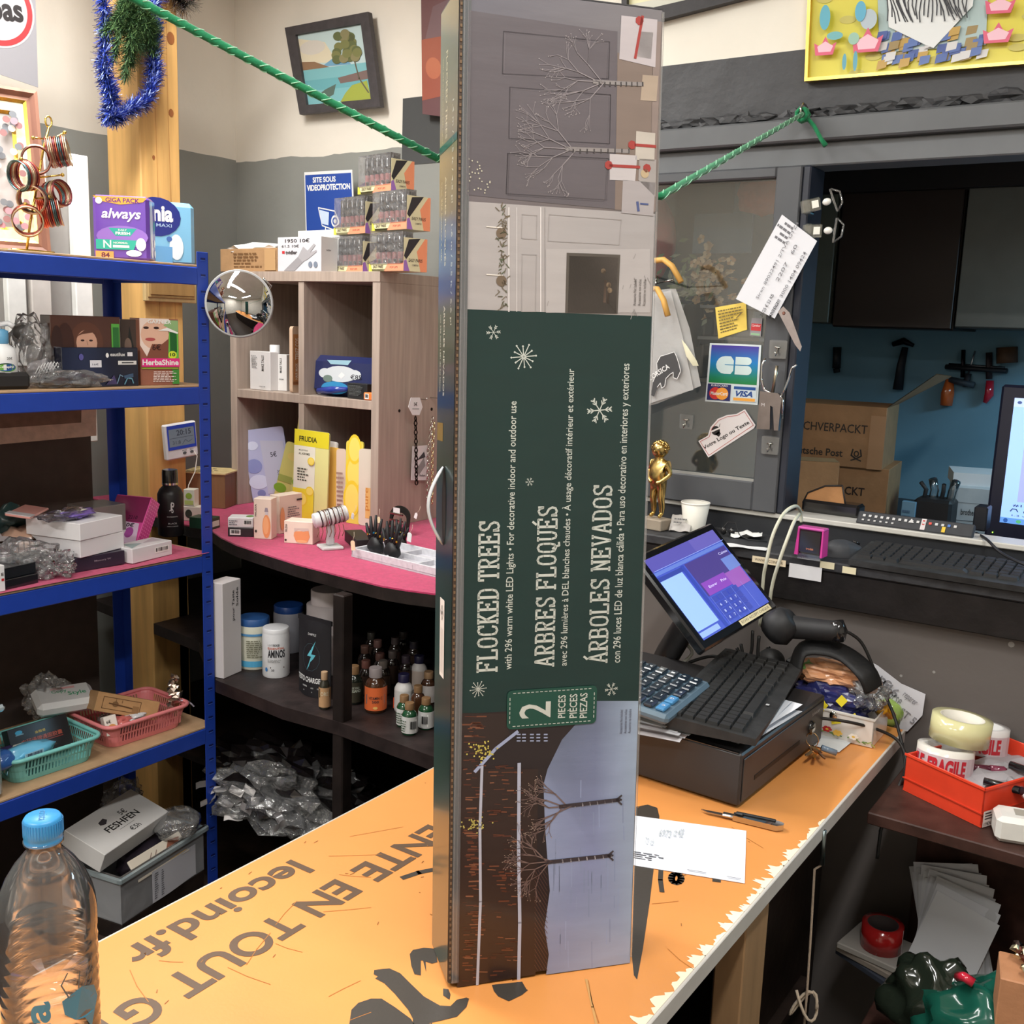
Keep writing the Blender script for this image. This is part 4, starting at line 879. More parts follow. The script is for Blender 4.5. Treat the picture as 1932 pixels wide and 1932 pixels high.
m = MB('screen').at(FRONT()); draw(m, [('r', .05, .27, .95, .96, (24, 40, 110)), ('r', .1, .36, .9, .86, (78, 84, 92)), ('t', '20:15', .34, .66, .8, .82, (40, 44, 52), .02), ('t', '31.8', .2, .42, .45, .52, (46, 50, 58)), ('l', [(.12, .6), (.86, .6)], .012, (50, 54, 62)), ('l', [(.5, .4), (.6, .52), (.7, .44), (.82, .5)], .012, (46, 50, 58))], W_, H_); m.obj('display', t)
m = MB('plastic').at(FRONT()); draw(m, [('e', .55, .14, .06, .04, (90, 94, 100)), ('e', .78, .14, .06, .04, (90, 94, 100)), ('t', 'MODE', .48, .2, .62, .23, (60, 60, 64)), ('t', 'SET', .72, .2, .84, .23, (60, 60, 64))], W_, H_); m.obj('button', t)
m = MB('plastic'); m.tube([colp(362, 845, .03), colp(372, 860, .04), colp(368, 890, .04), colp(356, 915, .05), colp(352, 940, .05)], .0018, (220, 216, 206), 6); m.obj('thin_cable', label='thin white cable hanging from the digital clock', cat='cable')
# ------------------------------------------------------------ second level of the blue unit
Z = ZS[1]
def bottle(name, label, p, prof, col, mt='plastic', n=24, parts=(), group=None, rz=0, M=None, cat='bottle'):
    t = thing(name, label, cat, M if M else TR(*p) @ RZ(rz), group)
    m = MB(mt); m.lathe(prof, n, col); m.obj('body', t)
    for nm, mt2, pr, c in parts: m = MB(mt2); m.lathe(pr, n, c); m.obj(nm, t)
    return t
def wrap(t, r, z0, z1, ops, ang, arc, mt='print', name='label', rx=None):       # curved label around a bottle
    m = MB(mt); T = MB(mt); T.at(); H = z1-z0; W = r*arc
    q = MB(mt); draw(q, ops, W, H, .0002); n = 14; vs = []
    def bend(p): a = ang-arc/2+p[0]/r; rr = r+.0003+p[2]; return (rr*math.cos(a), rr*math.sin(a)*(rx or 1), z0+p[1])
    q.v = [bend(p) for p in q.v]; q.obj(name, t); return q
CA = math.atan2   # direction from a thing to the camera
def cama(p): return math.atan2(-p[1], -p[0])
def band(x0, y0, x1, y1, col, n=12): return [('r', x0+(x1-x0)*k/n, y0, x0+(x1-x0)*(k+1)/n, y1, col) for k in range(n)]
p = P(2, 690, 0, -2.27); p.z = Z; hB = .105
t = bottle('lotion_bottle', 'white lotion bottle with a blue pump cap at the left end of the second shelf', p, [(.030, 0), (.034, .004), (.034, .07), (.030, .09), (.016, .1), (.014, .108)], (226, 228, 228), parts=(('pump', 'plastic', [(.017, .1), (.018, .102), (.018, .128), (.010, .132)], (96, 158, 196)),))
wrap(t, .0342, .02, .075, band(0, 0, 1, .22, (120, 176, 214))+[('e', .5, .52, .36, .16, (104, 176, 60)), ('e', .47, .54, .36, .16, (30, 74, 130)), ('t', 'Cetaphil', .2, .48, .76, .6, WHITE, .02), ('t', '20\u20ac', .5, .84, .7, .94, (30, 30, 30))], cama(p)+.35, 1.7)
m = MB('plastic'); m.tube([(0, 0, .13), (.0, .0, .142), (.012, .014, .145), (.02, .022, .138)], .006, (226, 228, 230), 8); m.obj('nozzle', t)
M, w_ = FX((-30, 735), -2.235, (60, 728), -2.225, Z)
carton('black_pouch', 'flat black case in front of the white lotion bottle', 'case', M, w_, .09, .038, (30, 28, 28), mt='rubber', bev=.008)
M, w_ = FX((118, 722), -2.235, (262, 724), -2.225, Z)
carton('beauty_case', 'clear fronted black cosmetics case with price stickers', 'box', M, w_, .09, HT(M, 655), (24, 26, 40), mt='gloss', front=[('t', 'eautilux', .62, .78, .82, .87, WHITE, .01), ('e', .58, .8, .02, .06, WHITE), ('r', .85, .78, .92, .88, (220, 220, 222)), ('r', .72, .56, .97, .66, (214, 214, 210)), ('r', .77, .595, .93, .63, (60, 60, 60)), ('r', .35, .5, .5, .68, (214, 214, 218)), ('t', '16\u20ac', .38, .55, .46, .6, (90, 90, 96)), ('e', .24, .76, .03, .08, (84, 78, 140)), ('l', [(.7, .08), (.74, .3), (.78, .26)], .012, (110, 140, 160)), ('l', [(.8, .06), (.84, .22), (.9, .2), (.92, .08)], .014, (100, 150, 170)), ('p', [(.55, .06), (.66, .3), (.7, .06)], (70, 60, 100)), ('p', [(.79, .28), (.92, .34), (.92, .24), (.8, .2)], (60, 84, 110))])
Zb = Z+HT(M, 655)
M, w_ = FX((96, 650), -2.27, (228, 655), -2.25, Z)
hb = HT(M, 594)
carton('hair_colour_box', 'brown hair colour box with a smiling face, lying behind the black cosmetics case', 'box', M, w_, .05, hb, (84, 54, 42), front=face(.5, .62, .3, (206, 158, 134), (96, 60, 44))+[('r', .86, .1, .98, .9, (92, 170, 70)), ('r', .88, .45, .97, .85, (50, 110, 50)), ('e', .2, .6, .12, .3, (64, 38, 28)), ('e', .08, .6, .08, .26, (56, 34, 26))], top=[('r', 0, 0, 1, 1, (96, 62, 48))], mt='printgloss')
M, w_ = FX((228, 655), -2.272, (262, 655), -2.252, Z)
carton('hair_colour_box', 'narrow dark hair colour box between the brown box and the pink titled one', 'box', M, w_, .05, hb*.97, (66, 50, 44), front=[('p', [(.1, .05), (.5, .9), (.9, .3), (.9, .05)], (28, 28, 28)), ('e', .4, .6, .2, .12, (120, 96, 84)), ('r', .3, .3, .6, .5, (60, 90, 50))], mt='printgloss')
M, w_ = FX((266, 722), -2.235, (339, 724), -2.215, Z)
carton('hair_colour_box', 'upright hair colour box with a pink title band and a green side strip', 'box', M, w_, .055, HT(M, 600), (150, 96, 76), mt='printgloss', front=[('p', [(0, .35), (0, .6), (.3, .3), (.6, .62), (.75, 1), (0, 1)], (232, 214, 202)), ('e', .38, .76, .36, .22, (220, 178, 154)), ('e', .16, .86, .07, .02, (60, 40, 36)), ('e', .42, .86, .07, .02, (60, 40, 36)), ('e', .26, .69, .13, .025, (176, 82, 82)), ('p', [(.3, .62), (.1, .35), (.75, .4), (.72, .7), (.55, .62)], (128, 78, 60)), ('p', [(.7, .35), (.98, .3), (.98, .8), (.74, .8)], (104, 184, 70)), ('r', .76, .5, .94, .8, (38, 96, 44)), ('p', [(.72, .98), (.98, .98), (.98, .8), (.6, .9)], (140, 176, 120)), ('t', 'GARNIER', .2, .925, .8, .985, WHITE, .02), ('p', [(.45, .82), (.7, .87), (.98, .8), (.96, .78), (.7, .82)], WHITE), ('t', '6\u20ac', .3, .53, .52, .62, (60, 34, 30), .01), ('e', .82, .46, .11, .06, (206, 222, 60)), ('t', '10', .75, .44, .89, .49, (30, 60, 30), .03), ('r', .02, .28, 1, .41, (222, 52, 130)), ('t', 'HerbaShine', .04, .305, .97, .39, WHITE, .03), ('r', .02, .25, .96, .27, (140, 170, 50)), ('r', .8, .02, .98, .24, (70, 140, 60))]+lines(.3, .05, .95, .22, 7, (232, 220, 214)))
def bag(name, label, M, pts, mt='film', inner=(), cat='plastic bag', group=None):
    t = thing(name, label, cat, M, group)
    for k, (c, r, col, mt2, am) in enumerate(inner): m = MB(mt2); m.blob(c, r, col, 2, am, 3, k, True, flatz=.002); m.obj('contents', t)
    m = MB(mt)
    for k, (c, r, am) in enumerate(pts): m.blob(c, r, (225, 225, 228), 4, am*.6, 2.6, k+len(label), False, flatz=.0012)
    m.obj('film', t); return t
M, w_ = FX((30, 695), -2.30, (130, 700), -2.28, Z)
t = bag('plastic_bag', 'clear bag holding a round brush beside the white lotion bottle', M, [((w_*.3, .0, .075), (.052, .035, .085), .35)], inner=(((w_*.16, 0, .12), (.026, .02, .028), (60, 58, 56), 'rubber', .1), ((w_*.45, -.01, .035), (.035, .02, .03), (206, 200, 204), 'plastic', .3), ((w_*.35, .0, .07), (.02, .012, .03), (120, 116, 112), 'rubber', .2)))
for k in range(9):
    m = MB('plastic'); a = k*.35; m.tube([(w_*.2+.006*k, -.03, .02), (w_*.3+.007*k, -.04, .05+.01*math.sin(a)), (w_*.45+.007*k, -.036, .03)], .0015, (206, 206, 206), 5); m.obj('plastic_clip', t)
M, w_ = FX((60, 728), -2.225, (205, 728), -2.215, Z)
bag('plastic_bag', 'flat crumpled clear bag of dark bits in front of the cosmetics case', M, [((w_*.5, .02, .018), (w_*.52, .03, .024), .4)], inner=(((w_*.35, .02, .014), (.04, .02, .012), (34, 34, 36), 'rubber', .5), ((w_*.7, .02, .012), (.03, .02, .01), (70, 70, 72), 'rubber', .5)))
# ------------------------------------------------------------ third level, pink sheet
Z = ZS[2]+.0035
def boxpx(name, label, cat, a, xa, b, xb, d, py=None, h=None, col=(200, 200, 200), dz=0, **k):
    M, w = FX(a, xa, b, xb, Z+dz); h = h or HT(M, py); t = carton(name, label, cat, M, w, d, h, col, **k); return t, M, w, h
t, M, w_, h1 = boxpx('gadget_box', 'dark purple flat box under the two white boxes', 'box', (138, 1075), -2.245, (236, 1058), -2.24, .16, h=.035, col=(46, 38, 54), front=[('t', 'Memory W', .4, .5, .72, .66, (150, 140, 150))])
M0, w0 = FX((152, 1055), -2.235, (253, 1035), -2.27, Z+.036)
M0 = frame(M0.translation, (P(254, 1035, 0, -2.30)-P(152, 1054, 0, -2.235))*V((1, 1, 0))) if 0 else M0
carton('white_box', 'lower of the two stacked glossy white boxes on the pink sheet', 'box', M0 @ RZ(0), .145, .17, .042, (226, 224, 226), group=None)
carton('white_box', 'upper of the two stacked glossy white boxes, under the purple sachet', 'box', M0 @ TR(-.003, -.004, .043) @ RZ(1.5), .145, .17, .042, (228, 226, 228))
t = thing('sachet', 'purple and clear film sachet lying on the upper white box', 'sachet', M0 @ TR(.06, .07, .0865) @ RZ(15))
m = MB('printgloss'); m.blob((0, 0, .008), (.055, .038, .009), (118, 92, 176), 3, .35, 2, 4, True, flatz=.0005); m.obj('pouch', t)
m = MB('paper'); m.box(-.012, -.02, .0165, .018, .0, .0172, (230, 226, 214)); m.box(.03, .006, .0155, .042, .012, .0162, (230, 200, 220)); m.obj('sticker', t)
m = MB('film'); m.blob((-.03, .012, .008), (.06, .045, .012), (220, 214, 224), 3, .5, 3, 8, False, flatz=.0005); m.obj('film', t)
t = thing('pink_envelope', 'pale pink flat packet behind the purple sachet', 'packet', M0 @ TR(-.035, .12, .088) @ RZ(28) @ RX(8)); m = MB('printgloss'); m.box(0, 0, 0, .13, .06, .006, (236, 170, 160), .002); m.box(.0, .0, .006, .03, .06, .0075, (226, 224, 226)); m.obj('packet', t)
t, M, w_, h1 = boxpx('tray_box', 'clear wrapped grey box behind the white boxes', 'box', (170, 990), -2.40, (238, 985), -2.40, .10, h=.07, dz=.05, col=(120, 114, 108), mt='printgloss')
bpy.data.objects.remove(t.children[0]) if 0 else None
carton('support_box', 'white carton under the grey wrapped box', 'box', M @ TR(.0, .0, -.05), w_, .1, .049, (206, 204, 204))
# pink patterned box standing tilted
a = P(240, 1030, 0, -2.34); a.z = Z; Mp = frame(a, (-.35, 1, 0)) 
t = thing('pink_box', 'glossy pink dotted box tilted against the shelf behind the white boxes', 'box', Mp @ TR(.03, 0, .004) @ RY(34))
m = MB('printgloss'); m.box(0, 0, 0, .045, .11, .155, (214, 74, 152), .002); m.obj('carton', t)
m = MB('printgloss').at(FRONT(-.0006))
for i in range(5):
    for j in range(17): m.disc(.005+i*.0088, .006+j*.009, .0026, (236, 130, 188), n=8)
m.obj('dot_pattern', t)
a0 = LSIDE(-.0006, .11); m = MB('printgloss').at(a0); draw(m, [('r', .02, .5, .98, .98, (128, 40, 84)), ('p', [(.1, .1), (.5, .5), (.9, .48), (.98, .1)], (216, 190, 214)), ('e', .7, .3, .12, .1, (160, 70, 150)), ('t', '2210', .55, .55, .8, .62, (40, 20, 40)), ('t', '10\u20ac', .5, .4, .78, .48, (40, 20, 40), .02)], .11, .155); m.obj('side_picture', t)
carton('white_small_box', 'low white box with a barcode sticker at the right front of the pink sheet', 'box', FX((250, 1063), -2.225, (325, 1051), -2.245, Z)[0], FX((250, 1063), -2.225, (325, 1051), -2.245, Z)[1], .07, .038, (218, 216, 218), front=barcode(.55, .35, .92, .75, n=10), top=[('p', [(.05, .1), (.5, .5), (.2, .9)], (150, 170, 170)), ('p', [(.5, .5), (.95, .9), (.9, .3)], (186, 180, 186))])
# film rolls and black boxes at the left
M, w_ = FX((0, 1075), -2.30, (135, 1085), -2.23, Z)
t = bag('film_bundle', 'shiny crumpled clear film bundle on the pink sheet', M, [((w_*.35, .02, .04), (w_*.5, .055, .05), .35), ((w_*.78, -.0, .028), (w_*.28, .04, .032), .6)], inner=(((w_*.4, .02, .03), (w_*.4, .04, .03), (96, 96, 96), 'gloss', .3),), cat='plastic film')
m = MB('chrome'); 
for k in range(26): r = random.Random(k); m.blob((w_*.78+r.gauss(0, .016), r.gauss(-.01, .014), .03+r.gauss(0, .01)), (.005, .003, .003), (206, 206, 206), 1, .5, 3, k)
m.obj('foil_crinkle', t, kind='stuff')
t, M, w_, h1 = boxpx('black_box', 'black flat box at the front left of the pink sheet', 'box', (12, 1119), -2.213, (73, 1104), -2.222, .1, h=.022, col=(30, 30, 34), mt='gloss')
carton('black_box', 'second black box lying on the first at the front left', 'box', M @ TR(-.002, .005, .0225) @ RZ(2), w_*1.04, .09, .026, (32, 34, 38), mt='gloss')
M, w_ = FX((-40, 1128), -2.205, (11, 1120), -2.205, Z)
carton('white_red_box', 'white box with red lettering cut off at the left edge', 'box', M, w_, .06, HT(M, 1066, w_), (226, 224, 224), front=[('r', .86, .4, .96, .5, (180, 30, 40)), ('t', 'E', .86, .6, .95, .72, (60, 50, 50), .03)])
# wire basket with mixed goods
M, w_ = FX((-90, 1005), -2.42, (66, 1010), -2.36, Z)
t = thing('wire_basket', 'dark wire basket of packets at the back of the pink sheet', 'basket', M); m = MB('metal'); WB = (60, 42, 34)
for z in (.01, .04, .07): m.tube([(0, 0, z), (w_, 0, z), (w_, .14, z)], .0014 if z < .07 else .0028, WB, 5)
for k in range(15): m.tube([(w_*k/14, 0, .005), (w_*k/14, 0, .07)], .0011, WB, 4)
for k in range(9): m.tube([(w_, .14*k/8, .005), (w_, .14*k/8, .07)], .0011, WB, 4)
m.obj('wire_frame', t)
for k, (x, y, z, r, c, lb) in enumerate(((w_*.55, .06, .05, .05, (186, 180, 182), 'grey wrapped packet in the wire basket'), (w_*.85, .07, .06, .045, (206, 168, 146), 'beige wrapped packet in the wire basket'), (w_*.8, .12, .11, .045, (40, 66, 66), 'dark teal packet on top in the wire basket'), (w_*.3, .08, .08, .06, (190, 184, 190), 'pale packet at the left of the wire basket'))):
    m = MB('printgloss'); m.blob((0, 0, r*.7), (r, .05, r*.8), c, 3, .4, 2, k+20, True, flatz=0); m.obj('packet', label=lb, cat='packet', M=M @ TR(x, y, z-.04))
# black spray bottle with monogram and small boxes right of the post
PTz = PT
p = P(322, 965, 0, -2.45); p.z = Z
t = bottle('black_bottle', 'large black bottle with a silver monogram beside the pink box', p, [(.03, 0), (.036, .004), (.036, .12), (.03, .134), (.022, .142), (.019, .147)], (28, 26, 28), mt='plastic', parts=(('cap', 'gloss', [(.022, .153), (.022, .18), (.021, .19)], (20, 20, 20)), ('collar', 'chrome', [(.0225, .147), (.0225, .153)], (190, 190, 190))))
wrap(t, .0362, .02, .11, [('v', '', 0, 0, 1, 1, WHITE)][:0]+[('t', 'J', .36, .62, .5, .86, (206, 206, 206)), ('t', 'P', .46, .64, .62, .9, (206, 206, 206)), ('t', 'S', .47, .56, .58, .78, (206, 206, 206)), ('t', 'PROFESSIONAL', .25, .42, .8, .46, (170, 170, 170)), ('t', 'BLACK', .3, .2, .75, .25, (170, 170, 170)), ('t', 'SHAMPOO & CONDITIONER', .25, .12, .8, .15, (170, 170, 170))], cama(p)+.1, 1.5)
# ------------------------------------------------------------ fourth level: baskets
Z = ZS[3]
def basket(name, label, A, xa, B, xb, dp, h, col, dz=.001):
    M, w = FX(A, xa, B, xb, Z+dz); t = thing(name, label, 'basket', M)
    def loop(i, z, r=.03, n=6):
        x0, y0, x1, y1 = i, i, w-i, dp-i; o = []
        for (a, b, k0) in ((x1-r, y1-r, 0), (x0+r, y1-r, 1), (x0+r, y0+r, 2), (x1-r, y0+r, 3)):
            for k in range(n+1): t_ = (k0+k/n)*math.pi/2; o.append(V((a+r*math.cos(t_), b+r*math.sin(t_), z)))
        return o
    m = MB('plastic'); m.tube(loop(0, h), .0055, col, 8, closed=True); m.obj('rim', t)
    m = MB('plastic'); n = len(loop(0, 0))
    for (za, zb, ia, ib) in ((0, .22*h, .018, .014), (.5*h, .58*h, .0105, .009), (.86*h, h, .005, .002)):
        A_, B_ = loop(ia, za), loop(ib, zb); m.add(A_+B_, [(i, (i+1) % n, n+(i+1) % n, n+i) for i in range(n)], col)
    m.add(loop(.018, .0005), [tuple(range(n))], col)
    m.obj('shell', t)
    m = MB('plastic')                       # upright ribs between the slots
    for (za, zb, ia, ib) in ((.2*h, .52*h, .0145, .011), (.56*h, .88*h, .0095, .0045)):
        for side in range(4):
            L = w if side % 2 == 0 else dp; k = .035; i0 = ia
            while k < L-.03:
                for (zz, ii, s) in ((0, 0, 0),):
                    f = lambda u, i: ((u, i) if side == 0 else (w-i, u) if side == 1 else (u, dp-i) if side == 2 else (i, u))
                    a0, a1, b1, b0 = f(k, ia), f(k+.0045, ia), f(k+.0045, ib), f(k, ib); m.add([(a0[0], a0[1], za), (a1[0], a1[1], za), (b1[0], b1[1], zb), (b0[0], b0[1], zb)], [(0, 1, 2, 3)], col)
                k += .0085
        A_, B_ = loop(ia, za), loop(ib, zb)
        for i in range(n):
            if (i+1) % 7: m.add([A_[i], A_[(i+1) % n], B_[(i+1) % n], B_[i]], [(0, 1, 2, 3)], col)
    m.obj('ribs', t, kind='stuff')
    return t, M, w
tp, Mp4, wp = basket('plastic_basket', 'pink slotted plastic basket at the right of the fourth shelf', (205, 1402), -2.245, (362, 1352), -2.235, .20, .062, (226, 132, 134))
tq, Mq, wq = basket('plastic_basket', 'turquoise slotted plastic basket beside the pink basket', (22, 1480), -2.235, (196, 1420), -2.225, .20, .062, (124, 196, 190))
def inb(M, w, name, label, cat, x, y, z, sx, sy, sz, col, rot, **k): return carton(name, label, cat, M @ TR(x, y, z) @ rot, sx, sy, sz, col, **k)
CHN = '\u4e2d\u7814\u901a\u724c\u901a\u56fa\u80f6\u56ca'
inb(Mq, wq, 'supplement_box', 'black box with gold Chinese lettering in the turquoise basket', 'box', .055, .085, .02, .155, .03, .085, (30, 26, 28), RX(-24), front=[('t', '\u91d1\u9f8d\u54e5', .42, .68, .6, .76, (190, 160, 60)), ('t', CHN, .18, .46, .86, .6, (176, 84, 66), .01), ('r', .18, .41, .86, .43, (150, 60, 50)), ('t', '\u4fdd\u5065\u98df\u54c1', .52, .2, .72, .27, (100, 80, 74)), ('e', .17, .84, .06, .06, (60, 160, 200)), ('r', .11, .76, .24, .79, (120, 160, 180))])
for a_ in ((.0, .03, .030, (110, 190, 226), 'blue and white wipes packet in the turquoise basket'),):
    m = MB('printgloss'); m.blob((0, 0, .018), (.075, .03, .022), a_[3], 3, .2, 2, 3, True, flatz=0); t = thing('wipes_packet', a_[4], 'packet', Mq @ TR(.055, .04, .045) @ RZ(6)); m.obj('pouch', t)
    m = MB('print').at(FRONT(-.0315, -.02, .012)); draw(m, barcode(0, 0, 1, 1, (60, 60, 80), (170, 210, 230)), .05, .016); m.obj('barcode', t)
    m = MB('gloss'); m.blob((-.06, 0, .02), (.03, .03, .024), (56, 100, 170), 3, .1, 2, 5, True, flatz=0); m.obj('cap_end', t)
p = Mq @ V((.02, .13, .03)); t = bottle('small_jar', 'dark purple bottle with a white cap lying in the turquoise basket', p, [(.02, 0), (.022, .003), (.022, .05), (.017, .056)], (54, 46, 84), parts=(('cap', 'plastic', [(.019, .056), (.019, .078), (.017, .08)], (222, 216, 206)),), M=TR(*p) @ RZ(50) @ RY(75))
m = MB('gloss')
for k in range(3): m.tube([(.0+.004*k, .02+.02*k, .02), (.03, .06+.01*k, .035), (.07, .07+.01*k, .05)], .0016, [(80, 150, 170), (206, 200, 190), (60, 90, 100)][k], 5)
m.obj('handles', label='thin coloured handles lying in the turquoise basket', cat='brush', M=Mq @ TR(.0, .0, .01))
inb(Mp4, wp, 'cardboard_box', 'brown cardboard box with a line drawing, tilted on the pink basket', 'box', .005, .07, .095, .165, .075, .05, (178, 136, 92), RZ(-20) @ RY(20) @ RX(-14), mt='card', left=None, front=[('l', [(.1, .2), (.1, .8), (.7, .8), (.7, .2), (.1, .2)], .008, (96, 66, 40)), ('e', .3, .5, .05, .14, (120, 88, 56)), ('l', [(.2, .5), (.45, .45), (.62, .4)], .02, (96, 66, 40)), ('l', [(.3, .6), (.3, .75)], .008, (96, 66, 40)), ('l', [(.4, .6), (.4, .75)], .008, (96, 66, 40)), ('r', .58, .2, .68, .55, (150, 112, 74))], top=[('r', .05, .02, .95, .2, (60, 48, 38))]+[('r', .3+.06*k, .05, .33+.06*k, .17, (170, 130, 90)) for k in range(8)], side=[('t', 'FGBR', .1, .6, .5, .72, (96, 66, 40)), ('r', .6, .58, .85, .74, (110, 78, 48)), ('t', '12 kg', .1, .35, .4, .47, (96, 66, 40)), ('t', 'TK20200', .2, .12, .8, .22, (96, 66, 40))])
carton('white_packet', 'white wrapped pack marked in green at the back between the baskets', 'packet', FX((70, 1330), -2.42, (180, 1325), -2.38, Z)[0] @ TR(-.0, 0, .07) @ RX(12) @ RZ(-4), .15, .10, .04, (214, 214, 214), bev=.012, top=[('t', 'Copy', .3, .5, .55, .7, (50, 160, 110)), ('t', 'Style', .55, .3, .85, .55, (50, 160, 110)), ('r', .3, .7, .7, .8, (226, 170, 170))])
m = MB('film'); m.blob((0, 0, .05), (.06, .06, .06), (226, 226, 226), 4, .25, 3, 3, False, flatz=.001); m.obj('plastic_bag', label='clear bag slumped at the back behind the turquoise basket', cat='plastic bag', M=FX((90, 1330), -2.5, (180, 1325), -2.5, Z)[0] @ TR(0, 0, .04))
inb(Mp4, wp, 'small_box', 'small white and orange box at the left end of the pink basket', 'box', .01, .02, .036, .032, .03, .05, (232, 224, 214), RX(-20) @ RZ(-14), front=[('e', .5, .3, .4, .26, (214, 150, 84)), ('t', '6\u20ac', .15, .62, .5, .8, (40, 30, 30))])
m = MB('film'); m.blob((0, 0, .02), (.06, .04, .03), (226, 222, 222), 4, .3, 3, 12, False, flatz=0); m.obj('plastic_bag', label='crumpled clear bag inside the pink basket', cat='plastic bag', M=Mp4 @ TR(.085, .08, .02))
m = MB('printgloss'); m.blob((0, 0, .012), (.03, .022, .012), (206, 110, 104), 3, .4, 3, 13, True); m.obj('red_sachet', label='small red sachet in the pink basket', cat='sachet', M=Mp4 @ TR(.065, .045, .045))
m = MB('printgloss'); m.blob((0, 0, .012), (.04, .03, .01), (200, 198, 200), 3, .4, 3, 14, True); m.obj('silver_sachet', label='silver grey sachet in the pink basket', cat='sachet', M=Mp4 @ TR(.11, .05, .045))
m = MB('metal')
for k in range(20): r = random.Random(k+50); m.blob((r.gauss(0, .006), r.gauss(0, .006), .005+k*.0042), (.016-.0005*k, .013, .008), (206, 190, 176), 1, .7, 3, k)
m.obj('foil_wrapper', label='crumpled silver foil wrapper standing at the right of the pink basket', cat='foil', kind='stuff', M=Mp4 @ TR(wp-.02, .05, .05))
m = MB('paper'); m.grid(lambda u, v: (.0+u*.045+.004*math.sin(v*5), -.004*math.sin(u*6), -.03*u*u+.006*v), 8, 3, (210, 200, 214)); m.obj('ribbon', label='thin pale ribbon trailing over the rim of the pink basket', cat='ribbon', M=Mp4 @ TR(wp-.012, .035, .064))
# translucent tub cut by the left edge
M, w_ = FX((-120, 1512), -2.21, (10, 1505), -2.215, Z)
t = thing('plastic_tub', 'translucent plastic tub cut by the left edge of the fourth shelf', 'tub', M); hT = HT(M, 1330, w_)
m = MB('milky'); m.box(0, 0, 0, w_, .15, hT*.96, (200, 206, 206), .01); m.obj('body', t); m = MB('milky'); m.box(-.004, -.004, hT*.92, w_+.012, .154, hT, (190, 204, 208), .006); m.obj('lid', t)
# ------------------------------------------------------------ pictures and signs on the walls
def flat(name, label, cat, pl, pts, col, mt='print', th=.004, k=0, part='sheet'):
    t = thing(name, label, cat, pl.M() @ TR(0, 0, k)); m = MB(mt); c = pl.uvs(pts); m.prism(c, -th, 0, col); m.obj(part, t); return t, c
def bil(c, u, v):                                  # c = bottom-left, bottom-right, top-right, top-left
    a = [c[0][i]*(1-u)+c[1][i]*u for i in (0, 1)]; b = [c[3][i]*(1-u)+c[2][i]*u for i in (0, 1)]; return (a[0]*(1-v)+b[0]*v, a[1]*(1-v)+b[1]*v)
def qdraw(m, ops, c, z0=.0004):                    # draw normalised ops warped onto a flat quad
    q = MB(); q.at(); draw(q, ops, 1, 1, 0)
    m.add([bil(c, p[0], p[1])+(z0+p[2]*.8,) for p in q.v], q.f, q.c)
def quad(c): return m
def framed(name, label, pl, out, inn, fcol, ops, mt='wood', th=.02, lip=.012):
    t = thing(name, label, 'picture', pl.M()); o = pl.uvs(out); i = pl.uvs(inn)
    m = MB(mt); vs = [(p[0], p[1], z) for z in (0, th) for p in o]+[(p[0], p[1], th) for p in i]+[(p[0], p[1], th-lip) for p in i]
    fs = [(k, (k+1) % 4, 4+(k+1) % 4, 4+k) for k in range(4)]+[(4+k, 4+(k+1) % 4, 8+(k+1) % 4, 8+k) for k in range(4)]+[(8+k, 8+(k+1) % 4, 12+(k+1) % 4, 12+k) for k in range(4)]
    m.add(vs, fs, fcol); m.obj('frame', t)
    m = MB('print'); qdraw(m, ops, i, th-lip+.0004); m.obj('painting', t); return t
r3 = random.Random(11)
pw = Plane((-2.5, WY-.03, 2.4), (1, 0, 0), (0, 0, 1))
framed('lake_painting', 'small lake landscape with tree and boat in a dark tilted frame', pw, [(573, 218), (725, 203), (702, 25), (545, 55)], [(586, 200), (707, 189), (688, 47), (565, 68)], (66, 62, 64),
 [('r', 0, 0, 1, 1, (186, 206, 206)), ('p', [(0, .6), (.55, .55), (.4, .85), (0, .95)], (216, 206, 180)), ('e', .2, .8, .2, .1, (206, 200, 190)), ('p', [(.3, .52), (.5, .62), (.7, .56), (.75, .5)], (112, 160, 190)), ('p', [(0, .5), (0, .62), (.2, .6), (.42, .5)], (140, 110, 84)), ('r', 0, 0, 1, .5, (122, 180, 186)), ('r', 0, .2, 1, .35, (104, 168, 176)), ('p', [(.15, .12), (.3, .2), (.48, .26), (.42, .12), (.25, .05)], (84, 104, 96)), ('p', [(.52, .34), (.98, .4), (.98, .28), (.55, .26)], (120, 100, 96)), ('p', [(.5, 0), (.6, .12), (.72, .22), (.95, .26), (.98, 0)], (156, 166, 70)), ('l', [(.95, .1), (.84, .3), (.8, .6)], .02, (96, 92, 76))]+[('e', .52+.44*r3.random(), .58+.34*r3.random(), .07, .06, r3.choice([(96, 104, 66), (120, 122, 76), (84, 90, 60), (134, 128, 92)])) for k in range(26)])
t, c = flat('hanging_poster', 'dark red brown poster in clear wrap half hidden by the tall box', 'poster', Plane((-2.2, WY-.04, 2.5), (1, 0, 0), (0, 0, 1)), [(797, 215), (870, 225), (870, -40), (794, -40)], (104, 74, 78), 'printgloss')
m = MB('printgloss'); qdraw(m, [('p', [(0, .1), (.5, .15), (1, .5), (.6, .62), (0, .55)], (150, 84, 70)), ('p', [(.1, .56), (1, .62), (1, .9), (.3, .8)], (112, 90, 96)), ('e', .3, .35, .2, .08, (176, 104, 80))], c); m.obj('artwork', t)
pv = Plane(P(577, 445, 1, 2.72), (1, 0, 0), (0, .04, 1))
t, c = flat('video_sign', 'blue sign warning of video surveillance standing on the grey cabinet', 'sign', pv, [(579, 512), (672, 512), (664, 320), (574, 325)], (226, 226, 226))
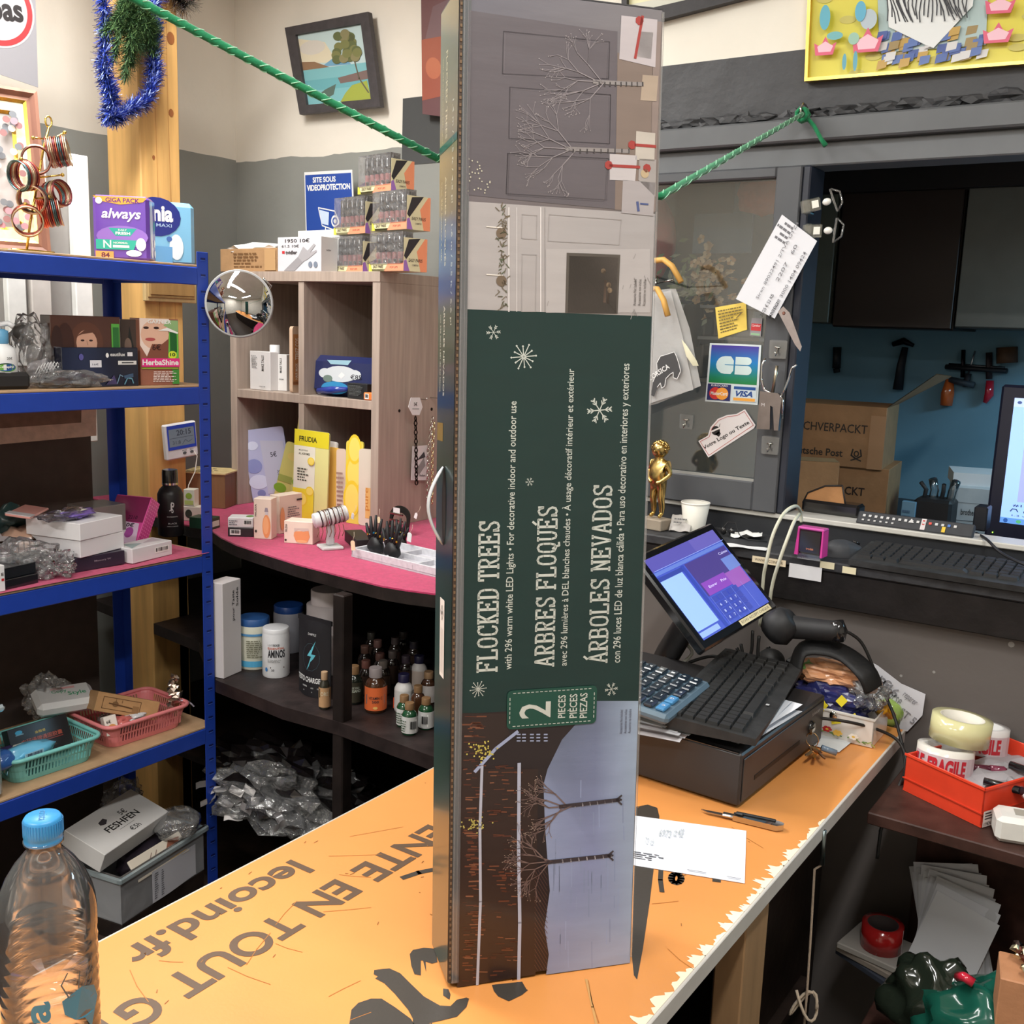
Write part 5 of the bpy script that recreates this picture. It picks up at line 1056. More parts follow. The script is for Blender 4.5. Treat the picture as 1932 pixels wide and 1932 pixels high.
m = MB('print'); qdraw(m, [('r', .02, .0, .98, .97, (36, 72, 156)), ('t', 'SITE SOUS', .18, .89, .66, .945, WHITE, .03), ('t', 'VIDEOPROTECTION', .05, .81, .95, .87, WHITE, .04), ('l', [(.28, .64), (.62, .6), (.7, .5), (.66, .4), (.35, .46), (.28, .64)], .012, WHITE), ('p', [(.3, .62), (.5, .59), (.48, .46), (.34, .48)], (200, 214, 236)), ('e', .62, .5, .08, .06, WHITE), ('e', .62, .5, .055, .04, (36, 72, 156)), ('e', .62, .5, .03, .022, WHITE), ('l', [(.42, .44), (.42, .34), (.2, .3)], .02, WHITE), ('l', [(.1, .36), (.1, .16)], .05, WHITE), ('l', [(.12, .2), (.3, .24), (.38, .32)], .015, WHITE)], c); m.obj('printed_sign', t)
pd = Plane((-1, DY-.004, 2.4), (1, 0, 0), (0, 0, 1))
zb = []
for k in range(56):
    g = k % 2; x = .285+.0105*(k//2); a = .5 if g else -.5; y = .25+(.24 if g else 0)+.02*math.sin(k); zb.append(('l', [(x+.02*math.sin(a*j)+.012*math.sin(j*.9+g*2+k*.2), y+.05*j) for j in range(5)], .0042, (34, 36, 44)))
bl_ = []
for k in range(60):
    x = .24+.36*r3.random(); y = .01+.15*r3.random(); bl_.append(('p', [(x, y), (x+.035, y+.01), (x+.04, y+.05), (x+.005, y+.045)], r3.choice([(62, 84, 150), (84, 110, 170), (186, 150, 70), (206, 206, 206), (150, 128, 80), (70, 96, 160)])))
def lotus(x, y, s): return [('p', [(x-.06*s, y), (x-.07*s, y+.1*s), (x-.03*s, y+.07*s), (x, y+.15*s), (x+.03*s, y+.07*s), (x+.07*s, y+.1*s), (x+.05*s, y)], (214, 90, 120)), ('p', [(x-.04*s, y+.015), (x-.05*s, y+.07*s), (x, y+.11*s), (x+.05*s, y+.07*s), (x+.035*s, y+.015)], (236, 190, 204))]
framed('zebra_painting', 'yellow painting of a zebra among flowers in a thin gold frame', pd, [(1523, 157), (2100, 112), (2140, -260), (1540, -260)], [(1529, 150), (2094, 106), (2132, -250), (1546, -250)], (226, 190, 96),
 [('r', 0, 0, 1, 1, (216, 206, 70))]+[('e', r3.random(), r3.random()*.6, .03, .02, (196, 186, 90)) for k in range(40)]+[('p', [(.26, .1), (.24, .4), (.3, 1), (.6, 1), (.62, .1)], (168, 190, 190))]+bl_+[('p', [(.29, .22), (.27, .5), (.32, .8), (.58, .8), (.57, .3), (.45, .1), (.42, .12)], (222, 226, 226))]+zb+[('e', .22, .26, .03, .05, (176, 190, 200))]+lotus(.065, .1, .6)+lotus(.22, .1, .8)+lotus(.66, .25, .7)+lotus(.66, .1, .7)+lotus(.1, .4, .6)+[('e', .10, .19, .03, .02, (110, 176, 180)), ('e', .17, .17, .02, .03, (150, 190, 170)), ('e', .06, .28, .02, .06, (90, 170, 190)), ('e', .19, .3, .02, .05, (90, 170, 200)), ('e', .14, .06, .008, .04, (90, 160, 180)), ('e', .18, .06, .008, .05, (90, 160, 180))], mt='gold')
framed('yellow_picture', 'pale yellow picture in a dark frame at the top beside the tall box', pd, [(1180, 60), (1452, -10), (1452, -300), (1180, -300)], [(1190, 30), (1440, -28), (1440, -290), (1190, -290)], (46, 44, 46), [('r', 0, 0, 1, 1, (216, 214, 168)), ('r', 0, 0, 1, .06, (196, 196, 180)), ('e', .6, .2, .2, .1, (206, 196, 120))])
# ------------------------------------------------------------ on top of the grey cabinet
Z = PT+.765+.0005
def FYb(a, ya, b, yb, z, d, hpy, name, label, cat, col, **k):
    M, w = FY(a, ya, b, yb, z); h = HT(M, hpy); return carton(name, label, cat, M, w, d, h, col, **k), M, w, h
(t, M, w_, h1) = FYb((416, 518), 2.37, (523, 521), 2.36, Z, .16, 470, 'open_carton', 'open brown carton with white tissue on the grey cabinet', 'box', (170, 134, 96), mt='card', front=lines(.25, .15, .75, .85, 5, (120, 88, 58))+[('r', .8, .05, .99, .95, (186, 150, 108))])
m = MB('paper'); m.blob((w_*.5, .07, h1*.98), (w_*.48, .06, .022), (226, 226, 224), 3, .45, 3, 5, False); m.obj('tissue_paper', label='white tissue paper spilling from the open brown carton', cat='paper', M=M)
(t, M, w_, h1) = FYb((524, 517), 2.36, (606, 519), 2.36, Z, .07, 448, 'massager_box', 'white box with a hand picture and handwritten price on the cabinet', 'box', (206, 206, 212), front=[('t', '1950 10\u20ac', .18, .84, .74, .95, (40, 40, 44)), ('t', '61.5 10\u20ac', .1, .7, .5, .78, (90, 90, 94)), ('r', .11, .52, .17, .6, (196, 40, 50)), ('t', 'tvidler', .19, .5, .46, .61, (60, 56, 60), .03), ('p', [(.15, .02), (.5, .45), (.62, .3), (.4, .02)], (150, 148, 152)), ('p', [(.48, .42), (.6, .72), (.7, .6), (.84, .8), (.88, .76), (.76, .55), (.9, .62), (.9, .56), (.7, .35), (.58, .28)], (164, 162, 166)), ('e', .76, .2, .045, .09, (120, 130, 146)), ('e', .88, .2, .045, .09, (120, 130, 146))], side=[('r', 0, 0, 1, 1, (206, 206, 206)), ('t', 'tvidler', .3, .6, .6, .66, (60, 56, 60))])
(t, M, w_, h1) = FYb((562, 500), 2.50, (640, 500), 2.48, Z, .10, 436, 'white_carton', 'plain white carton behind the box with the hand picture', 'box', (228, 228, 226), mt='paper')
PK = (196, 110, 112)
def lip_display(M, label):
    t = thing('lip_gloss_display', label, 'cosmetics display', M, 'displays of lip gloss tubes on the grey cabinet'); W, D, H = .16, .085, .105
    m = MB('print'); m.box(0, 0, 0, W, D, .006, (214, 206, 160)); m.box(0, 0, 0, W, .003, .022, (222, 214, 170)); m.box(0, D-.003, 0, W, D, H*.75, (226, 226, 230)); m.add([(0, 0, 0), (0, D, 0), (0, D, H*.75), (0, 0, .022)], [(0, 1, 2, 3)], (150, 120, 190)); m.obj('tray', t)
    m = MB('print').at(FRONT(-.0006)); draw(m, [('p', [(.45, 0), (1, 0), (1, 1), (.55, 1)], (240, 150, 116)), ('t', 'EASY PARIS', .12, .4, .42, .8, (50, 40, 44), .01, .2), ('t', 'POP LIPS', .62, .35, .84, .6, (120, 60, 50)), ('p', [(0, 0), (.1, 0), (.04, 1), (0, 1)], (206, 206, 80))], W, .022)
    m.at(SIDE(W+.0006)); draw(m, [('r', 0, 0, 1, 1, (222, 214, 176)), ('p', [(0, 0), (.25, 0), (.1, .35), (0, .3)], (160, 110, 190)), ('p', [(.72, 0), (1, 0), (1, 1), (.9, 1), (.55, .6)], (240, 150, 110)), ('p', [(.0, .45), (.2, .95), (.7, 1), (.1, .35)], (40, 36, 42)), ('t', 'EASY PARIS', .2, .28, .8, .38, (50, 40, 44), .01, .2), ('t', 'COSMETICS', .35, .16, .62, .21, (90, 80, 80))], D, H*.88); m.obj('printed_card', t)
    m = MB('plastic'); m.box(W, 0, 0, W+.0005, D, H*.88, (226, 220, 190)); m.obj('side_card', t)
    for k in range(6):
        x = .022+k*.0245; m = MB('gloss'); m.lathe([(.008, 0), (.0085, .002), (.0085, .055)], 10, PK, ax=(x, .02)); o = m.obj('tube', t)
        m = MB('gloss'); m.lathe([(.0095, .055), (.0095, H-.004), (.006, H)], 10, (28, 28, 32), ax=(x, .02)); m.obj('cap', o)
        m = MB('chrome'); m.lathe([(.004, .008), (.004, .035)], 6, (120, 110, 110), ax=(x+.011, .010)); m.obj('stand_pin', t)
    m = MB('film'); m.box(.004, -.002, .02, W-.002, .035, H+.004, (230, 230, 232)); m.obj('film', t); return t
Ma, w_ = FY((626, 521), 2.44, (742, 524), 2.38, Z)
Mb = Ma @ TR(.0, 0, 0)
L1 = lip_display(Ma, 'lip gloss display in the lower row beside the white boxes'); o_ = [('lower row, half hidden by the tall box', .24, -.035, 0, 0), ('upper row, above the front display', .008, .002, .115, 1), ('upper row, half hidden by the tall box', .245, -.03, .115, 0), ('topmost, alone above the two rows', .12, .01, .23, 2)]
for lb, dx, dy, dz, q in o_:
    c = copy_tree(L1); c.matrix_basis = Ma @ TR(dx, dy, dz); c['label'] = 'lip gloss display in the '+lb if q != 2 else 'lip gloss display at the very top of the stack of displays'
# convex mirror on the post
mc = P(451, 573, 0, -2.12); mr = .5*124/FPX*dep(mc)
nrm = (CAM-mc).normalized(); nrm = (nrm+V((.0, -.25, .08))).normalized(); xx = V((0, 0, 1)).cross(nrm).normalized(); MM = Matrix((xx, nrm.cross(xx), nrm)).transposed().to_4x4(); MM.translation = mc
t = thing('convex_mirror', 'round convex mirror fixed to the blue shelf post', 'mirror', MM)
m = MB('mirror'); m.lathe([(mr*math.sin(k*.11), .035*math.cos(k*.11*1.57)) for k in range(15)][::-1][:15], 40, (206, 208, 210), cap=False) if 0 else m.lathe([(mr*(1-(k/12)), .038*(1-(1-k/12)**2)) for k in range(13)], 48, (214, 216, 218), cap=False); m.obj('mirror_glass', t)
m = MB('plastic'); m.lathe([(mr, -.012), (mr+.002, -.008), (mr+.002, .002), (mr, .003)], 48, (150, 150, 150)); m.obj('rim', t)
m = MB('chrome'); m.tube([(mr*.7, mr*.8, -.01), (mr*.9, mr*.6, -.03), (mr*.6, 0, -.045), (0, 0, -.02)], .003, (200, 200, 200), 8); m.tube([(-mr*.1, 0, -.015), (-mr*.6, .0, -.04), (-mr*.95, -.0, -.07)], .004, (200, 200, 200), 8); m.obj('bracket', t)
# ------------------------------------------------------------ inside the grey cabinet
Z = PT+.36+.027+.0008; Y0 = 2.355
carton('cream_box', 'white cosmetics box with a barcode, left of the tube in the upper left cell', 'box', *(lambda r: (r[0], r[1]))(FY((472, 740), Y0+.03, (510, 742), Y0+.02, Z)), .035, .125, (214, 212, 212), front=[('v', 'MAKE TALLS', .58, .5, .7, .9, (60, 60, 60))]+lines(.1, .55, .4, .9, 9, (140, 140, 140))+[('t', 'CREAM', .5, .08, .8, .11, (60, 60, 60))])
p = P(519, 735, 1, Y0+.07); p.z = Z
t = bottle('cream_tube', 'grey tube with a white cap between the two white boxes', p, [(.016, 0), (.016, .11), (.0155, .115)], (150, 152, 156), parts=(('cap', 'plastic', [(.017, .115), (.017, .145), (.016, .147)], (222, 222, 222)),))
M, w_ = FY((521, 738), Y0+.05, (541, 736), Y0+.06, Z)
carton('cream_box', 'white cosmetics box right of the tube in the upper left cell', 'box', M, w_, .035, .118, (216, 214, 212), front=[('v', 'MAKE TALLS', .35, .5, .55, .9, (60, 60, 60)), ('t', 'CREAM', .3, .3, .7, .34, (90, 90, 90))])
def pouch(name, label, cat, M, w, h, th, col, ops, mt='printgloss', r=.01, tilt=None, group=None):
    t = thing(name, label, cat, M @ (tilt or Matrix()), group)
    pts = []
    for (a, b, k0) in ((w-r, h-r, 0), (r, h-r, 1), (r, r, 2), (w-r, r, 3)):
        for k in range(4): t_ = (k0+k/3)*math.pi/2; pts.append((a+r*math.cos(t_), b+r*math.sin(t_)))
    m = MB(mt); m.at(FRONT(0)); m.prism(pts, -th, 0, col); m.obj('pouch', t)
    m = MB(mt).at(FRONT(-.0003)); draw(m, ops, w, h); m.obj('printed_face', t); return t
M, w_ = FY((552, 747), Y0+.02, (572, 750), Y0+.05, Z)
pouch('hair_mask_pack', 'tall tan sachet pack leaning against the cabinet divider', 'sachet', M, .045, .21, .012, (206, 176, 150), [('r', .08, .12, .95, .88, (196, 134, 84)), ('v', 'TEREZ COS', .3, .5, .75, .82, (236, 224, 210)), ('v', 'HAIR MASK', .3, .2, .6, .45, (236, 224, 210)), ('r', .05, .13, .9, .17, (150, 96, 60))], tilt=RZ(38))
M, w_ = FY((580, 752), Y0+.02, (712, 760), Y0+.03, Z)
t = carton('wipes_pack', 'dark blue pack of wipes filling the upper right cell', 'packet', M @ TR(-.004, .012, .001) @ RX(-5), w_*.98, .07, .125, (34, 42, 86), mt='printgloss', bev=.02, front=[('p', [(.24, .88), (.6, .9), (.55, .78), (.3, .78)], (150, 190, 206)), ('e', .38, .2, .2, .16, (50, 140, 190)), ('e', .22, .55, .09, .12, (206, 212, 216)), ('e', .66, .55, .09, .12, (206, 212, 216)), ('e', .45, .55, .24, .2, (206, 212, 216)), ('e', .27, .42, .07, .09, (110, 130, 120)), ('t', '\u20ac85', .6, .44, .76, .56, (40, 40, 50)), ('p', [(.42, .5), (.47, .6), (.52, .53), (.47, .43)], (230, 230, 230))])
m = MB('gloss'); m.tube([(w_*.2, -.02, .012), (w_*.4, -.022, .018), (w_*.6, -.012, .024)], [.010, .012, .006], (40, 60, 150), 8); m.obj('corner_fold', t)
M, w_ = FY((655, 764), Y0+.015, (692, 766), Y0+.01, Z); carton('black_small_box', 'black printed box in front of the dark blue wipes', 'box', M, w_, .05, HT(M, 722), (36, 38, 40), front=lines(.1, .2, .9, .9, 8, (100, 104, 104)))
M, w_ = FY((685, 772), Y0+.004, (709, 770), Y0+.004, Z); carton('orange_box', 'small orange box with a barcode at the right of the upper right cell', 'box', M, w_, .03, HT(M, 740), (240, 130, 66), front=barcode(.15, .15, .45, .85), bev=.003)
Z = PT+.001
def mask(lb, a, ya, b, yb, tp, col, ops, lean=0, zz=Z, cat='sachet'):
    M, w = FY(a, ya, b, yb, zz); h = HT(M, tp); return pouch('sheet_mask_pack', lb, cat, M, w, h, .006, col, ops, tilt=RY(lean))
lem = lambda x, y, s: [('e', x, y, s, s*.45, (238, 206, 60)), ('e', x, y, s*.8, s*.36, (246, 222, 110))]
mask('pale blue bubble sheet mask pack leaning left in the lower cell', (478, 935), Y0+.05, (556, 950), Y0+.12, 812, (176, 180, 214), [('e', .2, .78, .14, .06, (206, 212, 236)), ('e', .16, .5, .2, .1, (136, 144, 196)), ('e', .22, .28, .24, .1, (206, 212, 236)), ('e', .24, .12, .1, .05, (120, 130, 180)), ('p', [(.4, .1), (.95, .1), (.95, .8), (.4, .84)], (186, 188, 208)), ('v', 'MASK', .7, .3, .78, .42, (80, 80, 90)), ('t', '5\u20ac', .6, .6, .75, .67, (60, 60, 70))], lean=-9)
mask('olive and green sheet mask pack behind the yellow one', (512, 945), Y0+.06, (552, 948), Y0+.09, 826, (196, 190, 110), [('e', .5, .8, .3, .06, (206, 190, 110)), ('e', .2, .3, .3, .07, (120, 160, 50)), ('e', .7, .22, .26, .06, (120, 160, 50)), ('r', 0, .4, 1, .5, (150, 160, 80))], lean=14)
mask('narrow pale green sheet mask pack beside the yellow one', (545, 950), Y0+.04, (566, 952), Y0+.05, 776, (206, 204, 120), [('e', .4, .3, .4, .04, (130, 170, 60)), ('e', .5, .18, .4, .04, (130, 170, 60)), ('r', 0, .6, .6, .95, (216, 200, 110))], lean=7)
mask('yellow lemon sheet mask pack titled in black in the lower right cell', (552, 966), Y0-.03, (616, 972), Y0-.012, 808, (226, 222, 150), [('r', 0, .82, 1, 1, (226, 212, 50)), ('t', 'FRUDIA', .14, .87, .66, .93, (60, 60, 30), .03), ('r', 0, .28, .62, .82, (232, 230, 214)), ('t', 'MASQUE VISAGE', .14, .76, .4, .78, (60, 60, 40)), ('t', 'A L AGRUMES', .14, .72, .46, .745, (60, 60, 40), .02)]+lines(.12, .42, .46, .58, 5, (70, 70, 60))+[('r', 0, 0, .62, .34, (236, 216, 60))]+lem(.25, .22, .2)+lem(.5, .32, .12)+lem(.52, .66, .1), lean=2)
for k, (a, b, tp, c, lb, ln) in enumerate((((588, 980), (610, 984), 828, (206, 206, 206), 'thin white pack right of the yellow lemon pack', 5), ((604, 986), (628, 988), 830, (216, 214, 210), 'second thin white pack right of the yellow lemon pack', 4), ((612, 985), (634, 990), 842, (232, 186, 90), 'orange sachet between the white packs and the pink one', 3), ((634, 990), (652, 992), 846, (216, 196, 180), 'pale pink sachet with small printing in the lower right cell', 0), ((650, 990), (682, 996), 830, (226, 208, 90), 'yellow orange slice sheet mask pack at the right', 1), ((676, 992), (702, 1000), 846, (216, 206, 190), 'pale pack with an orange bottle picture at the right edge of the cell', 0))):
    mask(lb, a, Y0+.01+.0*k, b, Y0+.02, tp, c, (lem(.5, .62, .5)+lem(.4, .3, .5)+lem(.5, .9, .4) if k == 4 else lines(.1, .2, .9, .7, 8, (150, 120, 110)) if k == 3 else [('r', .5, .1, .95, .5, (226, 180, 110)), ('v', 'pure', .5, .2, .8, .5, (200, 130, 60))] if k == 5 else [('r', .9, 0, 1, 1, mul(c, .85))]), lean=ln)
# chains and cards hanging on the cabinet's right side
SX = -2.40+.325
def sq(px, py, d=0): return P(px, py, 0, SX+d)
def hook(px, py): p = sq(px, py); m = MB('chrome'); m.tube([p, p+V((.05, 0, 0)), p+V((.055, 0, .006))], .0018, (190, 190, 190), 6); return m.obj('peg_hook', label='thin wire peg hook at pixel-high right side of the grey cabinet' if 0 else ('wire peg hook holding the black chain' if px < 800 else 'wire peg hook holding the silver chains'), cat='hook')
hook(780, 752); hook(812, 750)
def chain(name, label, pts, r, col, mt):
    t = thing(name, label, 'necklace', loc=pts[0]); D = []
    for a, b in zip(pts, pts[1:]):
        n = max(1, int((b-a).length/(r*1.9))); D += [a.lerp(b, k/n)-pts[0] for k in range(n)]
    base = None
    for i in range(len(D)-1):
        d = (D[i+1]-D[i]).normalized(); q = d.to_track_quat('Z', 'Y').to_matrix().to_4x4() @ RZ(90*(i % 2)+20)
        if base is None:
            m = MB(mt); m.tube([(r*.75*math.cos(a), 0, r*1.3*math.sin(a)) for a in [k*.7854 for k in range(8)]], r*.3, col, 4, closed=True); base = m.obj('link', t); o = base
        else: o = base.copy(); COL.objects.link(o); o.parent = t
        o.matrix_basis = TR(*D[i]) @ q
    return t
chain('black_chain', 'black link necklace hanging on the side of the grey cabinet', [sq(784, 790, .03), sq(785, 850, .03), sq(786, 925, .03)], .0065, (30, 24, 20), 'metal')
chain('silver_chain', 'silver link necklace hanging beside the tall box', [sq(816, 790, .03), sq(808, 850, .03), sq(806, 960, .035)], .006, (206, 204, 196), 'chrome')
chain('silver_chain', 'second silver and gold necklace nearest the tall box', [sq(819, 800, .05), sq(816, 850, .05), sq(815, 960, .05)], .0055, (214, 202, 160), 'chrome')
for (a, lb, pts) in ((0, 'white price tag hanging above the black chain', [(775, 750), (792, 750), (797, 768), (791, 783), (778, 783), (770, 768)]), (1, 'white card with a grey picture hanging behind the chains', [(778, 842), (806, 840), (806, 906), (775, 906)])):
    t = thing('price_tag' if a == 0 else 'photo_card', lb, 'tag', loc=sq(*pts[0], .045-.03*a)); m = MB('paper'); q = [sq(*p, .045-.03*a)-sq(*pts[0], .045-.03*a) for p in pts]; n = len(q)
    m.add([tuple(v) for v in q]+[tuple(v+V((.0008, 0, 0))) for v in q], [tuple(range(n)), tuple(range(2*n-1, n-1, -1))]+[(i, (i+1) % n, n+(i+1) % n, n+i) for i in range(n)], (224, 224, 224)); m.obj('card', t)
    pl2 = Plane(sq(*pts[0], .0463-.03*a), (0, 1, 0), (0, 0, 1)); m = MB('print').at(t.matrix_basis.inverted() @ pl2.M())
    if a == 0: c = pl2.uvs([(776, 778), (792, 778), (792, 758), (776, 758)]); qdraw(m, [('t', '5\u20ac', .3, .6, .7, .95, (80, 80, 80)), ('r', .1, .3, .9, .36, (120, 120, 120))], c)
    else: c = pl2.uvs([(777, 900), (805, 900), (805, 846), (780, 848)]); qdraw(m, [('p', [(.2, .2), (.8, .7), (.9, .4), (.5, .1)], (150, 150, 150)), ('p', [(.3, .6), (.8, .9), (.9, .7)], (60, 60, 64)), ('t', 'Radiant', .5, .02, .9, .1, (60, 60, 60))], c)
    m.obj('print', t)
# ------------------------------------------------------------ jewellery and boxes on the pink table
Z = PT+.0005
def tb_(name, lb, cat, a, b, d, tp, col, **k):
    M, w = foot(a[0], a[1], b[0], b[1], Z); h = HT(M, tp); return carton(name, lb, cat, M, w, d, h, col, **k), M, w, h
t, M, w_, h = tb_('wooden_tray_box', 'brown wooden box with a pierced lid behind the blue post', 'box', (345, 955), (425, 960), .12, 892, (128, 96, 66), mt='wood')
m = MB('wood'); m.box(-.004, -.004, h, w_+.004, .124, h+.006, (206, 184, 132), .001); m.obj('lid', t)
m = MB('wood')
for k in range(14): m.box(.01+(k % 5)*.02, .01+(k//5)*.035, h+.006, .022+(k % 5)*.02, .016+(k//5)*.035, h+.0065, (60, 46, 34))
m.obj('lid_slots', t, kind='stuff')
t, M, w_, h = tb_('green_box', 'flat dark green box in front of the blue post on the pink table', 'box', (357, 996), (398, 1000), .05, 975, (34, 66, 48), front=barcode(.6, .2, .85, .8, (30, 60, 40), (210, 214, 206)), side=[('r', .1, .2, .9, .7, (200, 206, 200))])
t, M, w_, h = tb_('pear_soap_box', 'pale box with a green fruit picture beside the dark green box', 'box', (342, 982), (378, 984), .04, 955, (222, 212, 200), front=[('e', .4, .5, .18, .3, (60, 66, 56))])
carton('pear_cream_box', 'upright white box with green fruit picture on the pale box', 'box', M @ TR(.008, .002, h+.0005), .034, .035, .052, (222, 220, 206), front=[('e', .5, .62, .3, .18, (150, 180, 70)), ('r', .1, .1, .9, .35, (190, 206, 120))])
t, M, w_, h = tb_('small_white_box', 'small white box with a barcode left of the serum box', 'box', (430, 1012), (478, 1013), .06, 995, (44, 40, 44), front=barcode(.08, .2, .5, .8))
carton('small_white_box', 'white box with barcode stacked on the small black box', 'box', M @ TR(.0, .002, h+.0003), w_, .055, .028, (222, 220, 222), front=barcode(.6, .2, .95, .8)+lines(.05, .2, .4, .8, 3, (110, 110, 120)), top=[('e', .8, .5, .15, .3, (100, 140, 50))])
serum = lambda: [('v', 'FRUDIA', .08, .56, .17, .86, (60, 50, 46)), ('p', [(.62, .68), (.84, .68), (.8, .78), (.66, .78)], (150, 140, 150)), ('r', .66, .6, .82, .68, (200, 196, 200)), ('e', .73, .32, .23, .29, (226, 150, 96)), ('e', .7, .34, .16, .22, (236, 172, 120)), ('e', .13, .19, .06, .035, (60, 50, 46))]
t, M, w_, h = tb_('serum_box', 'cream serum box with an orange bottle picture', 'box', (479, 1016), (512, 1018), .045, 940, (226, 208, 192), front=serum()); t['label'] = 'tall cream coloured serum box with an orange bottle picture'
t, M, w_, h = tb_('serum_box', 'cream serum box standing behind, with its back and small print showing', 'box', (527, 1008), (570, 1000), .04, 936, (224, 204, 186), front=lines(.35, .4, .9, .7, 5, (120, 110, 110))+[('r', .72, .82, .96, .87, (60, 56, 56)), ('e', .1, .4, .1, .3, (226, 160, 110))])
t, M, w_, h = tb_('cream_jar_box', 'wide cream coloured box with an orange jar picture', 'box', (536, 1024), (590, 1028), .055, 982, (228, 212, 196), front=[('v', 'FRUDIA', .04, .5, .12, .85, (60, 50, 46)), ('p', [(.42, .1), (.34, .35), (.36, .55), (.86, .6), (.9, .35), (.82, .1)], (224, 150, 100)), ('p', [(.36, .5), (.5, .66), (.66, .56), (.86, .62), (.86, .72), (.36, .7)], (206, 190, 180)), ('e', .62, .12, .2, .06, (236, 176, 124)), ('e', .06, .14, .04, .05, (60, 50, 46))])
# T-bar with bangles and rings
bb = pz(623, 1034, Z); t = thing('bracelet_bar', 'grey T bar display loaded with bracelets on the pink table', 'jewellery stand', frame(bb, (.55, 1, 0)))
m = MB('velvet'); m.box(-.03, -.03, 0, .03, .03, .008, (196, 196, 196), .002); m.obj('base', t); m = MB('velvet'); m.box(-.011, -.008, .008, .011, .008, .075, (190, 190, 192), .004); m.obj('post', t)
T0 = TR(0, 0, .088) @ RY(78) ; m = MB('velvet'); m.at(T0).lathe([(.001, -.048), (.020, -.047), (.021, -.045), (.021, .045), (.020, .047), (.001, .048)], 20, (206, 206, 208)); m.at().obj('bar', t)
for k in range(12):
    m = MB('gloss' if k % 3 else 'chrome'); m.at(T0 @ TR(0, 0, -.03+k*.0062)); m.tube([(.023*math.cos(a), .023*math.sin(a), .0006*math.sin(4*a)) for a in [q*.3491 for q in range(18)]], .0017, [(60, 46, 44), (226, 222, 216), (110, 80, 66), (200, 196, 190)][k % 4], 5, closed=True); m.at().obj('bracelet', t)
for k in range(7): m = MB('cloth'); x = -.04+k*.012; m.tube([(x, -.012, .068), (x+.003, -.016, .05), (x-.002, -.014, .035-.004*(k % 3))], .0012, (130, 84, 66), 4); m.obj('cord_end', t)
# grey tray with ring hands
ta, tb2 = pz(663, 1050, Z), pz(840, 1094, Z); Mt = frame(ta, tb2-ta); tw = (tb2-ta).length
t = thing('ring_tray', 'grey velvet ring tray on the pink table beside the tall box', 'tray', Mt)
m = MB('velvet'); td = .15; VG = (186, 184, 192); m.box(0, 0, 0, tw, td, .006, VG)
for a in ((0, 0, .003, tw, .006, .024), (0, td-.006, .003, tw, td, .024), (0, 0, .003, .006, td, .024), (tw-.006, 0, .003, tw, td, .024), (tw*.33, 0, .003, tw*.33+.005, td, .02), (tw*.66, 0, .003, tw*.66+.005, td, .02), (0, td*.5, .003, tw, td*.5+.005, .02)): m.box(*a, (196, 196, 202), .001)
m.obj('tray', t)
def rhand(lb, M, n=5):
    t = thing('ring_hand', lb, 'ring holder', M); m = MB('rubber'); m.blob((0, 0, .022), (.026, .018, .024), (24, 24, 26), 3, .08, 2, 3, True, flatz=0); m.obj('palm', t)
    for k, (a, L) in enumerate(((-.75, .04), (-.3, .062), (.0, .068), (.32, .06), (.8, .04))):
        m = MB('rubber'); x = .02*math.sin(a)*1.2; m.tube([(x, 0, .03), (x+L*.5*math.sin(a), -.002, .04+L*.45), (x+L*.8*math.sin(a), 0, .04+L*.95)], [.0065, .0055, .003], (24, 24, 26), 8); m.obj('finger', t)
        if k in (0, 2, 4): 
            m = MB('gold' if k else 'chrome'); m.at(TR(x+L*.25*math.sin(a), 0, .04+L*.22)); m.lathe([(.0066, 0), (.0078, .001), (.0066, .003)], 14, (226, 190, 96) if k else (210, 210, 214), cap=False); m.blob((0, -.008, .002), (.004, .003, .004), [(206, 180, 90), 0, (50, 150, 200), 0, (226, 196, 80)][k], 1, 0); m.at().obj('ring', t)
    return t
rhand('left black hand shaped ring holder by the grey tray', Mt @ TR(.035, .055, .0065)); rhand('right black hand shaped ring holder by the grey tray, next to the tall box', Mt @ TR(.115, .04, .0065))
rhand('black hand shaped ring holder behind, at the left corner of the tray', Mt @ TR(.005, .175, .0) @ Matrix.Scale(.8, 4))
t = thing('earring_stand', 'black arched earring stand behind the ring hands', 'jewellery stand', frame(pz(738, 1010, Z), tb2-ta)); m = MB('plastic')
pts = [(-.042, 0), (.042, 0), (.042, .055)]+[(.042*math.cos(a), .055+.03*math.sin(a)) for a in [k*.314 for k in range(1, 10)]]+[(-.042, .055)]; inn = [(x*.72, .012+y*.62) for x, y in pts]
m.at(FRONT(.03) @ RX(-8)); n = len(pts); m.add([(p[0], p[1], z) for z in (0, .004) for p in pts]+[(p[0], p[1], z) for z in (0, .004) for p in inn], [(i, (i+1) % n, n+(i+1) % n, n+i) for i in range(n)]+[(i, (i+1) % n, 2*n+(i+1) % n, 2*n+i) for i in range(n)]+[(n+i, n+(i+1) % n, 3*n+(i+1) % n, 3*n+i) for i in range(n)], (26, 28, 26)); m.obj('stand', t)
for j in range(3):
    m = MB('chrome')
    for k in range(11): m.at(TR(-.026+k*.0052, .02, .022+j*.02)); m.blob((0, 0, 0), (.0022, .003, .004), (196, 186, 170), 1, 0)
    m.at().obj('earring_row', t, kind='stuff')
m = MB('paper').at(FRONT(.022)); m.rect(-.016, .064, .012, .08, (226, 226, 226), .0); m.obj('price_label', t)
t, M, w_, h = tb_('black_stand_box', 'low black stepped box left of the ring tray', 'box', (650, 1020), (672, 1040), .05, 1000, (30, 28, 30), mt='rubber')
